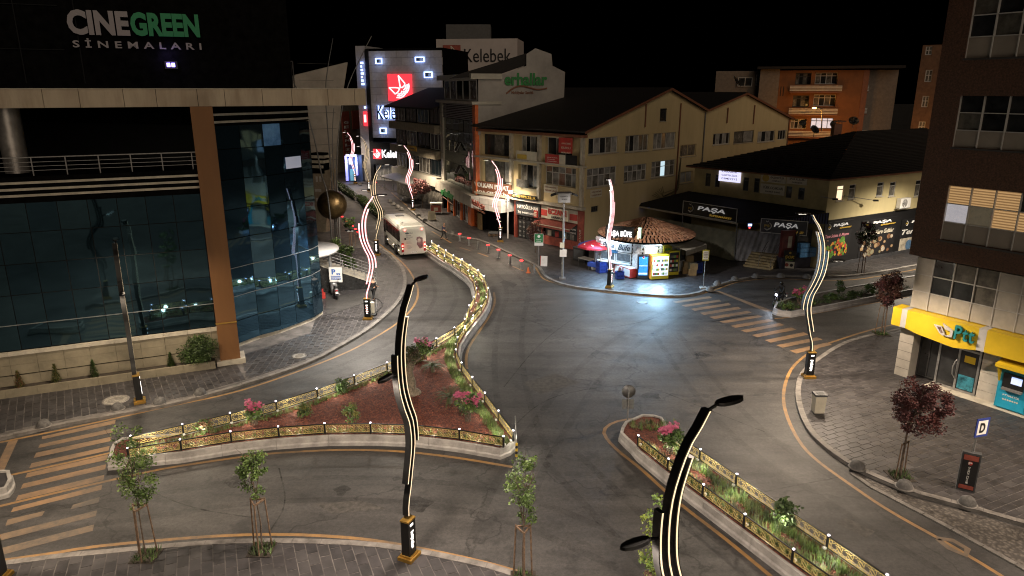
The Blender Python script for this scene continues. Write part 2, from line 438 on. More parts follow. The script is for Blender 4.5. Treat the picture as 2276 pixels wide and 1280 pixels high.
def zz(x0, y0, k, *pts): return [G(x0 + x / k, y0 + y / k) for x, y in pts]
def px(*pts): return [G(*p) for p in pts]
def quadmark(q, m, name, z=.004):
    b = MB(); b.face([(p.x, p.y, z) for p in (q if area(q) > 0 else q[::-1])], m); return b.build(name, ROAD)
_zl = [((300,290),(823,170),(818,198),(297,310)), ((285,345),(810,230),(800,260),(272,372)), ((258,405),(795,290),(785,322),(240,442)),
       ((225,480),(780,357),(773,388),(208,515)), ((195,550),(768,418),(762,455),(180,583)), ((165,625),(755,487),(748,522),(146,662)),
       ((130,708),(742,562),(735,600),(110,747)), ((95,795),(728,632),(720,668),(78,828)), ((55,880),(320,818),(300,852),(38,925)), ((520,775),(710,720),(700,758),(500,808)),
       ((0,985),(690,815),(682,855),(0,1030)), ((0,1085),(670,915),(660,960),(0,1135)), ((60,325),(128,312),(15,560),(-60,575))]
for i, q in enumerate(_zl): quadmark(zz(0, 880, 3.2, *q), M_ZEBW if 7 < i < 12 else M_ZEB, 'zebra_stripe', .008)
_zr = [((190,590),(620,525),(655,545),(235,607)), ((290,632),(740,565),(765,588),(340,650)), ((400,675),(850,605),(880,630),(450,698)), ((510,722),(960,650),(1000,675),(560,747)),
       ((620,770),(1080,697),(1125,720),(680,795)), ((740,825),(1200,750),(1260,770),(800,845)), ((870,875),(1330,795),(1390,820),(930,900)), ((995,930),(1450,843),(1515,868),(1060,955)),
       ((1125,985),(1590,895),(1655,922),(1190,1012)), ((1280,1045),(1740,952),(1800,980),(1350,1075)), ((1415,1105),(1900,1012),(1965,1038),(1490,1135)), ((1575,1170),(2010,1075),(2075,1100),(1650,1205))]
for q in _zr: quadmark(zz(1460, 560, 5.333, *q), M_ZEB, 'zebra_stripe', .008)
quadmark(px((1589,646),(1600,647),(1718,691),(1703,693)), M_ZEB, 'stop_line')
def line(pts, wd=.16, z=.004, m=None):
    b = MB(); ribbon(b, resample(smooth(px(*pts)), .5), wd, z, m or M_LINE); return b.build('edge_line', ROAD)
line([(-60,997),(0,983),(125,958),(256,930),(380,902),(511,876),(624,840),(760,789),(820,758),(870,728),(900,705),(925,674),(931,646),(923,623),(904,592),(872,564),(841,541)])
line([(-40,1134),(0,1125),(125,1095),(300,1055),(365,1041),(461,1026),(578,1010),(640,1005),(733,1000),(832,1000),(928,1006),(1029,1019),(1139,1038)])
line([(-40,1070),(0,1061),(130,1033),(252,1005)], z=.005)
line([(-60,1255),(0,1246),(130,1228),(200,1215),(372,1199),(510,1189),(650,1187),(800,1196),(900,1212),(1000,1232),(1100,1255),(1190,1283),(1260,1308)])
line([(1038,820),(1035,796),(1041,772),(1064,738),(1090,700),(1101,672),(1098,650)])
line([(955,564),(1003,593),(1035,620),(1055,645),(1060,670),(1050,695)])
line([(1100,548),(1146,566),(1189,591),(1197,606),(1207,621),(1237,630),(1306,644),(1374,653),(1460,661),(1516,660),(1565,652),(1591,644),(1629,629),(1666,622),(1722,619),(1779,621),(1860,625),(1940,617),(2060,594)])
line([(2060,706),(2029,714),(1966,725),(1918,738),(1859,757),(1820,770),(1788,791),(1761,815),(1748,842),(1741,871),(1742,903),(1756,945),(1782,991),(1815,1024),(1884,1073),(1956,1123),(2028,1165),(2077,1191),(2170,1245),(2290,1320)])
line([(1440,932),(1404,930),(1365,937),(1342,952),(1342,968),(1371,1001),(1420,1037),(1483,1096),(1535,1139),(1601,1188),(1709,1277),(1790,1345)])
line([(1722,708),(1752,706),(1790,700),(1860,688),(2020,660)])
line([(716,490),(735,508),(752,530)], .2); line([(870,428),(905,458),(950,492)], .16); line([(800,442),(850,490)], .16)
for a, b_ in (((960,514),(1003,540)), ((1022,550),(1045,557)), ((1062,562),(1085,570)), ((1140,592),(1163,602))): line([a, b_], .2)
line([(2082,1196),(2110,1196),(2150,1218),(2162,1232),(2140,1236),(2110,1220),(2084,1198)], .22, .005, M_ZEBW)
line([(1582,715),(1600,712),(1650,701),(1700,700)], .1, .010, M_BLACK)

for q, m in (([(1512,1142),(1535,1128),(1640,1208),(1612,1224)], 0), ([(700,1120),(800,1112),(860,1130),(740,1142)], 1), ([(1160,850),(1235,830),(1290,850),(1200,876)], 1), ([(1880,1150),(1945,1182),(1925,1196),(1858,1162)], 1), ([(1120,622),(1150,632),(1142,638),(1110,628)], 0)):
    quadmark(px(*q), (mat('fresh_patch', (.046, .044, .042), .75, var=.3, scale=6, bump=.2, world=True), mat('pale_patch', (.075, .070, .064), .75, var=.3, scale=5, bump=.2, world=True))[m], 'road_patch', .003)
for lb_, x_, y_ in (('dark round manhole cover in the road before the kiosk', 1427, 672),):
    g_ = G(x_, y_); t_ = thing('manhole_cover', lb_, 'manhole cover', (g_.x, g_.y, 0)); b = MB(); b.lathe([(.40, .002), (.40, .012), (.34, .013)], (g_.x, g_.y, 0), M_KERB, 24); b.build('rim', t_); b = MB(); b.lathe([(.34, .010), (.001, .011)], (g_.x, g_.y, 0), mat('iron_cover', (.05, .048, .045), .5, .5, var=.3, scale=12), 24); b.build('lid', t_)
def wearmat(name, mx):
    m = bpy.data.materials.new(name); m.use_nodes = True; t = m.node_tree; b = t.nodes['Principled BSDF']; N = t.nodes.new; L = t.links.new; b.inputs['Base Color'].default_value = (.012, .011, .010, 1); b.inputs['Roughness'].default_value = .6
    n = N('ShaderNodeTexNoise'); n.inputs['Scale'].default_value = 1.6; n.inputs['Detail'].default_value = 7; n.inputs['Roughness'].default_value = .75; L(N('ShaderNodeNewGeometry').outputs['Position'], n.inputs['Vector'])
    r = N('ShaderNodeMapRange'); r.inputs['From Min'].default_value = .38; r.inputs['From Max'].default_value = .7; r.inputs['To Max'].default_value = mx; L(n.outputs['Fac'], r.inputs['Value']); L(r.outputs['Result'], b.inputs['Alpha']); return m
M_TYRE, M_SEAM = wearmat('tyre_polish', .24), wearmat('tar_seam', .6)
def wear(pts, wd, z, m, nm, lanes=(0,)):
    c_ = resample(smooth(px(*pts), 3), .4)
    for o_ in lanes: b = MB(); ribbon(b, offset(c_, o_), wd, z, m); b.build(nm, ROAD)
for k_, P_ in enumerate(([(-20,1175),(300,1128),(600,1085),(900,1085),(1150,1125),(1400,1235)], [(-20,1010),(300,945),(600,880),(850,795),(965,715),(1000,650),(960,590)], [(1080,1280),(1130,1100),(1230,930),(1330,800),(1480,700),(1640,650),(1900,640)], [(1180,1020),(1130,860),(1130,720),(1160,640),(1090,575),(1000,540),(900,478)], [(2150,1270),(1900,1120),(1700,1000),(1580,880),(1480,740)], [(1240,1010),(1330,1100),(1480,1250)])): wear(P_, .34, .0012 + .0002 * k_, M_TYRE, 'tyre_track', (-.8, .8))
for P_ in ([(1098,1000),(1180,905),(1260,870),(1420,850),(1560,905),(1700,960)], [(620,1040),(640,1120),(600,1180)], [(1140,700),(1260,740),(1420,720),(1500,690)], [(1620,1110),(1760,1080),(1870,1060)], [(300,1075),(420,1130),(560,1150)], [(1300,690),(1200,760),(1120,860)]): wear(P_, .06, .0025, M_SEAM, 'tar_seam')
for x_, y_, r_ in ((930,1120,.5), (760,1090,.3), (1450,880,.45), (880,840,.35), (520,1070,.4), (1560,790,.5)):
    g_ = G(x_, y_); b = MB(); b.face([(g_.x + r_ * (1 + .3 * math.sin(3 * a_ + x_)) * math.cos(a_), g_.y + r_ * (1 + .3 * math.cos(2 * a_ + y_)) * math.sin(a_), .0028) for a_ in [i_ * .393 for i_ in range(16)]], M_SEAM); b.build('oil_stain', ROAD)
def pavement(name, label, kerb, rest, areas, zt=.13, nmax=300, base=True):
    k2 = smooth([G(x, y, zt) for x, y in kerb]); poly = list(k2) + [Vector(p) for p in rest]
    if area(poly) < 0: poly.reverse(); flip = True
    else: flip = False
    b = MB(); b.prism(poly, -.05, zt - .006, M_KERB, M_JOINT); P_ = b.build(name, kind='structure'); setp(P_, label)
    # kerb stones
    rs = resample(k2, 1.0); wd = .26; ins = offset(rs, -wd if flip else wd)
    for i in range(len(rs) - 1):
        a, c, d, e = rs[i], rs[i + 1], ins[i + 1], ins[i]; g = .006
        a2, c2, d2, e2 = a.lerp(c, g), c.lerp(a, g), d.lerp(e, g), e.lerp(d, g); q = [a2, c2, d2, e2]
        if area(q) < 0: q.reverse()
        pr = proj((a.x, a.y, 0))
        if not (-60 < pr[0] < 2340 and 380 < pr[1] < 1330): continue
        s = MB(); h = random.uniform(-.006, .006); s.prism(q, 0, zt + .016 + h, M_KERB); s.build('kerb_stone', P_)
    # paving slabs
    allq = []
    for (sub, ang, sl, sw, shift) in areas:
        sp = [Vector(p) for p in sub] if sub else poly
        if area(sp) < 0: sp = sp[::-1]
        ca, sa = math.cos(ang), math.sin(ang); o = sp[0]
        us = [(p - o).x * ca + (p - o).y * sa for p in sp]; vs = [-(p - o).x * sa + (p - o).y * ca for p in sp]
        r = 0; v = min(vs)
        while v < max(vs):
            u = min(us) - (r % 2) * sl * shift - sl
            while u < max(us):
                cx = o + Vector(((u + sl / 2) * ca - (v + sw / 2) * sa, (u + sl / 2) * sa + (v + sw / 2) * ca))
                pr = proj((cx.x, cx.y, zt))
                if -80 < pr[0] < 2350 and 440 < pr[1] < 1340:
                    g = .016; cl = []
                    for (uu, vv) in ((u + g, v + g), (u + sl - g, v + g), (u + sl - g, v + sw - g), (u + g, v + sw - g)): cl.append(o + Vector((uu * ca - vv * sa, uu * sa + vv * ca)))
                    full = all(inpoly(p, sp) for p in cl)
                    q = cl if full else clip(sp, cl)
                    if len(q) >= 3 and area(q) > .02: allq.append((cx.length, q))
                u += sl
            v += sw; r += 1
    allq.sort(key=lambda t: t[0]); far = MB()
    for i, (d_, q) in enumerate(allq):
        m = random.choice(M_SLAB); z = zt + .004 + random.uniform(-.003, .004)
        s = MB() if i < nmax else far
        n = len(q); tl = random.uniform(-.003, .003)
        s.raw([(p.x, p.y, zt - .02) for p in q] + [(p.x, p.y, z + tl * (j % 2)) for j, p in enumerate(q)], [tuple(range(n, 2 * n))] + [(j, (j + 1) % n, n + (j + 1) % n, n + j) for j in range(n)], m)
        if i < nmax: s.build('paving_slab', P_)
    if far.f: far.build('paving_slabs', P_, kind='stuff')
    return P_
def ang_px(a, b): d = G(*b) - G(*a); return math.atan2(d.y, d.x)
# near pavement (bottom of the picture)
_k = [(-120,1266),(0,1247),(150,1228),(280,1217),(389,1206),(520,1197),(647,1196),(800,1201),(900,1213),(1000,1232),(1100,1254),(1190,1285),(1270,1318)]
PV_NEAR = pavement('pavement', 'grey slab pavement with staked saplings along the bottom edge', _k, [G(1270,1500), G(-120,1500)], [(None, ang_px((640,1270),(630,1215)), .62, .36, .5)])
# right pavement in front of the post office
_k = [(2140,702),(1992,730),(1934,743),(1886,754),(1849,772),(1814,796),(1788,815),(1773,836),(1767,862),(1769,893),(1779,926),(1798,962),(1841,1001),(1890,1034),(1930,1054),(1992,1080),(2028,1095),(2133,1122),(2276,1164),(2420,1205)]
PV_RIGHT = pavement('pavement', 'wide grey slab pavement in front of the yellow post office', _k, [Vector((34, 20)), Vector((40, 45))], [(None, ang_px((2080,991),(2223,946)), .62, .32, .4)])
# left pavement along the glass building
_k = [(-160,1011),(0,974),(110,948),(310,912),(420,889),(540,856),(640,823),(700,801),(760,768),(815,736),(860,701),(890,669),(903,641),(905,612),(893,585),(868,562),(845,547),(812,528),(790,512),(762,482),(745,465),(700,430)]
_far = [Vector((-60, 112)), Vector((-60, 25))]
_s1 = [G(-160,1000,.13), G(0,963,.13), G(110,937,.13), G(310,902,.13), G(420,879,.13), G(545,843,.13), G(520,800,.13), Vector((-19, 41)), Vector((-45, 24))]
_s2 = [G(548,843,.13), G(640,813,.13), G(700,791,.13), G(755,762,.13), G(808,730,.13), G(850,697,.13), G(880,667,.13), G(893,640,.13), G(896,612,.13), G(884,588,.13), G(860,566,.13), G(838,551,.13), G(700,551,.13), G(720,660,.13), G(690,740,.13), G(535,790,.13)]
PV_LEFT = pavement('pavement', 'grey slab pavement curving round the dark glass building', _k, _far, [(_s1, ang_px((300,880),(292,850)), .62, .33, .5), (_s2, ang_px((560,830),(640,800)) + R(38), .6, .32, .5)])
# kiosk pavement, far side of the junction
_k = [(905,462),(940,492),(979,514),(1001,521),(1027,526),(1065,533),(1090,543),(1114,554),(1151,572),(1178,583),(1196,592),(1205,610),(1220,620),(1237,628),(1283,639),(1351,646),(1443,655),(1511,658),(1557,651),(1580,639),(1620,626),(1660,617),(1720,612),(1800,613),(1870,615),(1950,606),(2060,585),(2200,560)]
PV_MID = pavement('pavement', 'dark slab pavement round the lit kiosk and shop fronts', _k, [Vector((75, 82)), Vector((60, 130)), Vector((-8, 130)), Vector((-15.5, 104))], [(None, ang_px((1400,640),(1470,650)), .62, .36, .5)])
# far left pavement of the upper street (shops)
b = MB(); b.prism([G(868,424), G(838,412), G(800,408), G(770,412), G(740,398), G(735,392), Vector((-60, 190)), Vector((-4, 190)), Vector((-15.6, 104.2))][::1], -.05, .12, M_KERB, M_SLAB[1]); setp(b.build('pavement', kind='structure'), 'pale forecourt pavement before the far lit shops')
# cobbled lay-by
def cobbles():
    m = bpy.data.materials.new('cobbles'); m.use_nodes = True; t = m.node_tree; L = t.links.new; N = t.nodes.new; bs = t.nodes['Principled BSDF']
    g = N('ShaderNodeNewGeometry').outputs['Position']; v = N('ShaderNodeTexVoronoi'); v.inputs['Scale'].default_value = 7.5; L(g, v.inputs['Vector'])
    r = N('ShaderNodeValToRGB'); r.color_ramp.elements[0].color = (.17, .15, .13, 1); r.color_ramp.elements[1].color = (.055, .048, .042, 1); r.color_ramp.elements[1].position = .62
    L(v.outputs['Distance'], r.inputs['Fac']); L(r.outputs['Color'], bs.inputs['Base Color']); bs.inputs['Roughness'].default_value = .7
    bp = N('ShaderNodeBump'); bp.invert = True; bp.inputs['Strength'].default_value = .9; bp.inputs['Distance'].default_value = .05; L(v.outputs['Distance'], bp.inputs['Height']); L(bp.outputs['Normal'], bs.inputs['Normal'])
    return m
b = MB(); q = px((1893,1046),(1930,1066),(1992,1091),(2028,1106),(2133,1134),(2276,1175),(2420,1216),(2420,1345),(2276,1262),(2100,1165),(1920,1073)); q = q if area(q) > 0 else q[::-1]
b.face([(p.x, p.y, .008) for p in q], cobbles()); setp(b.build('parking_bay', kind='structure'), 'strip of rough cobbles between road and right pavement')
rs = resample(px((1893,1052),(1925,1077),(2100,1168),(2276,1265),(2420,1350)), 1.0)
FK = ROAD
for a, c in zip(rs[:-1], rs[1:]):
    s = MB(); o1 = offset([a, c], .09); o2 = offset([a, c], -.09); qq = [o2[0], o2[1].lerp(o2[0], .02), o1[1].lerp(o1[0], .02), o1[0]]
    qq = qq if area(qq) > 0 else qq[::-1]; s.prism(qq, 0, .045, M_KERB); s.build('kerb_stone', FK)
# manhole covers
def disc(name, label, p, r, z, m, m2, cat='manhole cover', sx=1.0):
    t = thing(name, label, cat, (p.x, p.y, z)); b = MB(); b.lathe([(r, -.01), (r, .012), (r * .86, .014), (r * .84, .006)], (p.x, p.y, z), m2, 28); b.build('rim', t)
    b = MB(); b.lathe([(r * .84, .004), (0.001, .008)], (p.x, p.y, z), m, 28)
    for k in range(5): b.box((p.x, p.y + (k - 2) * r * .26, z + .011), (r * (1.1 - .2 * abs(k - 2)), r * .08, .008), m2)
    b.build('lid', t); return t
M_MAN = mat('cast_cover', (.33, .31, .27), .6, .2, var=.25, scale=9)
disc('manhole_cover', 'round pale manhole cover in the pavement beside the straight lit pole', G(257,889,.14), .62, .14, M_MAN, M_KERB)
disc('manhole_cover', 'round pale manhole cover near the kerb before the curved glass wall', G(665,791,.14), .42, .14, M_MAN, M_KERB)

# ================================================================== PLANTED ISLANDS
PANEL = None
def lattice_mesh():
    b = MB(); W, Hh = 1.8, .36
    def seg(x0, y0, x1, y1, wd=.017):
        if max(x0, x1) > W + .01 or min(x0, x1) < -.01 or max(y0, y1) > Hh + .005 or min(y0, y1) < -.005: return
        b.bar((x0, 0, y0), (x1, 0, y1), .012, wd, M_GOLD, up=Vector((0, 1, 0)).cross(Vector((x1 - x0, 0, y1 - y0)).normalized()))
    c = .36
    for i in range(5):
        for j in range(1):
            ox, oy = i * c, j * c; k = .11
            p = [(ox + k, oy), (ox + c - k, oy), (ox + c, oy + k), (ox + c, oy + c - k), (ox + c - k, oy + c), (ox + k, oy + c), (ox, oy + c - k), (ox, oy + k)]
            for a in range(8):
                q0, q1 = p[a], p[(a + 1) % 8]
                if a % 2: seg(*q0, *q1)
            m = (ox + c / 2, oy + c / 2)
            for a in range(8): seg(*p[a], m[0] + (p[(a + 1) % 8][0] - m[0]) * .45, m[1] + (p[(a + 1) % 8][1] - m[1]) * .45)
            for a in range(0, 0, 2): seg(*p[a], m[0] + (p[(a + 3) % 8][0] - m[0]) * .5, m[1] + (p[(a + 3) % 8][1] - m[1]) * .5); seg(*p[(a + 1) % 8], m[0] + (p[(a - 2) % 8][0] - m[0]) * .5, m[1] + (p[(a - 2) % 8][1] - m[1]) * .5)
            if (i + j) % 3 == 0:
                b.lathe([(.001, 0), (.03, 0)], (0, 0, 0), M_GOLD, 6) if False else None
    seg(0, .006, W, .006); seg(0, Hh - .006, W, Hh - .006); seg(.006, 0, .006, Hh); seg(W - .006, 0, W - .006, Hh)
    return b.mesh('lattice')
LAT = lattice_mesh()
M_LED = glow('post_led', (1.0, .86, 1.0), 6.0)
M_LEDW = mat('floodlet_case', (.7, .7, .7), .4, var=0)
pm_ = MB(); pm_.box((0, 0, .25), (.075, .075, .5), M_BLACK); POSTM = pm_.mesh('post')
pm_ = MB(); pm_.box((0, 0, .515), (.055, .055, .03), M_LED); CAPM = pm_.mesh('lamp')
pm_ = MB(); pm_.box((0, 0, .07), (.10, .08, .07), M_LEDW); FLM = pm_.mesh('floodlight')
def fence(label, tops, zb, inner, closed=False, lights=True, le=10.0, skip=()):
    pts = [G(x, y, zb + .5) if not isinstance(x, Vector) else x for x, y in tops] if not isinstance(tops[0], Vector) else tops
    F_ = thing('lattice_fence', label, 'fence', (pts[0].x, pts[0].y, zb), 'gold lattice fences of the islands')
    for i, p in enumerate(pts):
        d = (pts[min(i + 1, len(pts) - 1)] - pts[max(i - 1, 0)]).normalized(); rz = math.atan2(d.y, d.x)
        po = place('post', POSTM, F_, (p.x, p.y, zb), rz)
        o = place('lamp', CAPM, po, (p.x, p.y, zb)); 
        n = Vector((-d.y, d.x)) * inner
        if lights:
            fl = place('floodlight', FLM, po, (p.x, p.y, zb)); fl.location = Vector((0, .12 * inner, 0))
            q = p + n * .48 + d * .7
            lamp('floodlight_beam', 'POINT', (q.x, q.y, zb + .34), le, (1.0, .93, .74), F_, .10)
        if i < len(pts) - 1 and i not in skip:
            q = pts[i + 1]; L_ = (q - p).length; a = math.atan2((q - p).y, (q - p).x); u = (q - p) / L_
            s = p + u * .045
            place('lattice_panel', LAT, F_, (s.x, s.y, zb + .07), a, ((L_ - .09) / 1.8, 1, 1))
            b = MB(); b.bar((s.x, s.y, zb + .465), (q.x - u.x * .045, q.y - u.y * .045, zb + .465), .045, .035, M_BLACK); b.bar((s.x, s.y, zb + .045), (q.x - u.x * .045, q.y - u.y * .045, zb + .045), .04, .03, M_BLACK); b.build('rail', F_)
    return F_, pts
def island(name, label, outline, zt, m_top, block=2.2, mw=None, inset=.20, slope=.07, group=None, cat='traffic island', grp=None):
    # outline: closed, counter-clockwise, at the foot of the barrier
    if area(outline) < 0: outline = outline[::-1]
    c = outline[0]; T = thing(name, label, cat, (c.x, c.y, 0), grp)
    cl = list(outline) + [outline[0]]; rs = resample(cl, block); n = len(rs) - 1
    fine = resample(cl, block / 4); inn = offset(fine[:-1] + [fine[0]], inset); inn = inn[:-1]
    foot = fine[:-1]; N_ = len(foot); mid = offset(foot + [foot[0]], slope)[:-1]
    b = MB(); b.face([(p.x, p.y, zt - .07) for p in offset(foot + [foot[0]], inset - .02)[:-1]], m_top); b.build('planting_bed', T)
    k = max(1, round(N_ / n)); i = 0
    while i < N_:
        s = MB(); e = min(i + k, N_); ids = [j % N_ for j in range(i, e + 1)]
        pts_o = [foot[j] for j in ids]; pts_m = [mid[j] for j in ids]; pts_i = [inn[j] for j in ids]
        g = .012
        for L_ in (pts_o, pts_m, pts_i): L_[0] = L_[0].lerp(L_[1], g); L_[-1] = L_[-1].lerp(L_[-2], g)
        rows = [[(p.x, p.y, -.02) for p in pts_o], [(p.x, p.y, .14) for p in pts_o], [(p.x, p.y, .19) for p in pts_m], [(p.x, p.y, zt) for p in pts_m], [(p.x, p.y, zt) for p in pts_i], [(p.x, p.y, zt - .12) for p in pts_i]]
        mmat = mw or M_CONC
        for a, c_ in zip(rows[:-1], rows[1:]):
            for j in range(len(ids) - 1): s.face([a[j], a[j + 1], c_[j + 1], c_[j]], mmat)
        s.face([r[0] for r in rows[::-1]], mmat); s.face([r[-1] for r in rows], mmat)
        s.build('barrier_block', T); i = e
    return T
ZB = .45
_fl = [(290,969),(405,943),(511,918),(613,892),(704,864),(787,834),(860,806),(918,780),(970,752),(1010,728),(1040,706)]
_fb = [(283,996),(400,977),(512,959),(618,948),(721,941),(823,940),(923,943),(1021,954),(1119,970)]
_fr = [(1141,957),(1108,913),(1078,873),(1050,838),(1026,806),(1013,777),(1017,749),(1033,724),(1052,701),(1070,680),(1081,660),(1085,640),(1076,613),(1063,600),(1045,588),(1027,576),(1008,567),(991,556),(975,546),(959,536)]
WFL = [G(x, y, ZB + .5) for x, y in _fl]; WFB = [G(x, y, ZB + .5) for x, y in _fb]; WFR = [G(x, y, ZB + .5) for x, y in _fr]
# left fence of the narrow strip runs beside the right one
WFS = offset(WFR, .85)[9:]
WFL2 = WFL[:-1] + [WFR[8] + (WFL[-1] - WFR[8]).normalized() * .9] + WFS
def out(pts, d): return offset(pts, d)
ol = out(WFL2, .28); ob_ = out(WFB, -.28); orr = out(WFR, -.28)
outline = [G(240,1046), G(300,1040)] + ob_[1:] + [G(1136,1012), G(1147,1003), G(1150,985)] + orr[1:] + [orr[-1] + Vector((-.35, .35)), ol[-1] + Vector((.0, .35))] + ol[::-1][:-1] + [G(276,990), G(247,1008)]
ISL = island('traffic_island', 'large triangular island of red mulch in the middle of the junction', outline, ZB, M_SOIL)
fence('gold lattice fence on the far left side of the triangular island', WFL2, ZB, -1, le=10.0)
fence('gold lattice fence along the near side of the triangular island', WFB, ZB, 1, le=10.0)
fence('gold lattice fence on the right side of the triangular island, winding to the bus', WFR, ZB, 1, le=10.0)
# right foreground island
_l = [(1419,968),(1486,1020),(1564,1077),(1656,1143),(1764,1221),(1890,1310)]; _r = [(1500,962),(1557,999),(1638,1054),(1731,1116),(1842,1190),(1972,1278),(2110,1372)]
WDL = [G(x, y, ZB + .5) for x, y in _l]; WDR = [G(x, y, ZB + .5) for x, y in _r]
outl = out(WDL, -.28); outr = out(WDR, .28)
o2 = [G(1374,983), G(1374,973), G(1385,955), G(1425,938), G(1470,940)] + outr + outl[::-1] + [G(1402,1009)]
ISR = island('traffic_island', 'long planted island with lavender in the lower right lanes', o2, ZB, M_SOIL, block=2.4)
fence('gold lattice fence on the left side of the lavender island', WDL, ZB, 1, le=10.0)
fence('gold lattice fence on the right side of the lavender island', WDR, ZB, -1, le=10.0)
# side-street median
o3 = px((1716,697),(1728,703),(1760,706),(1850,690),(1940,672),(2030,655),(2130,636),(2120,606),(2030,622),(1900,645),(1800,664),(1745,674),(1722,684))
ISS = island('traffic_island', 'whitewashed kerb island with low shrubs in the side street', o3, .42, M_DARKSOIL, 2.0, M_WCONC)
# far medians of the upper street
o4 = px((846,489),(820,468),(792,445),(797,439),(826,460),(852,483)); ISH = island('traffic_island', 'narrow hedge island in the upper street ahead of the bus', o4, .4, M_DARKSOIL, 2.5)
o5 = px((788,445),(760,425),(730,407),(690,388),(696,383),(735,402),(766,420),(794,440)); ISH2 = island('traffic_island', 'far hedge island in the upper street behind the bronze sphere', o5, .4, M_DARKSOIL, 2.5)
# nose of the island at the left picture edge
o6 = px((-160,1150),(0,1112),(26,1104),(36,1083),(30,1063),(0,1062),(-160,1096)); ISN = island('traffic_island', 'concrete island nose at the left edge beside the zebra crossing', o6, .42, M_SLAB[1], 1.6)
# ================================================================== STREET LAMPS
M_STRIP = glow('led_strip_warm', (1.0, .72, .40), .50)
M_STRIPR = glow('led_strip_red', (1.0, .22, .26), .7)
M_STRIPW = glow('led_strip_white', (1.0, .88, .86), .9)
M_LOGO = glow('lit_logo', (1.0, .92, .84), 1.2)
M_LOGOR = glow('lit_logo_red', (1.0, .25, .2), .8)
M_LENS = glow('lamp_lens', (1.0, .9, .75), 2.0)
_Z = [1.45, 1.85, 2.35, 2.8, 3.35, 3.8, 4.4, 4.9, 5.5, 6.15, 6.75, 7.25, 7.85, 8.45]
_X = [0.0, -.03, -.20, -.32, -.47, -.54, -.47, -.25, -.05, .02, 0.0, -.12, -.37, -.80]
def curve(z, dx=0.0):
    for i in range(len(_Z) - 1):
        if z <= _Z[i + 1]:
            t = (z - _Z[i]) / (_Z[i + 1] - _Z[i])
            p0, p1, p2, p3 = _X[max(i - 1, 0)], _X[i], _X[i + 1], _X[min(i + 2, len(_X) - 1)]
            return .5 * ((2 * p1) + (-p0 + p2) * t + (2 * p0 - 5 * p1 + 4 * p2 - p3) * t * t + (-p0 + 3 * p1 - 3 * p2 + p3) * t ** 3) + dx
    return _X[-1] + dx
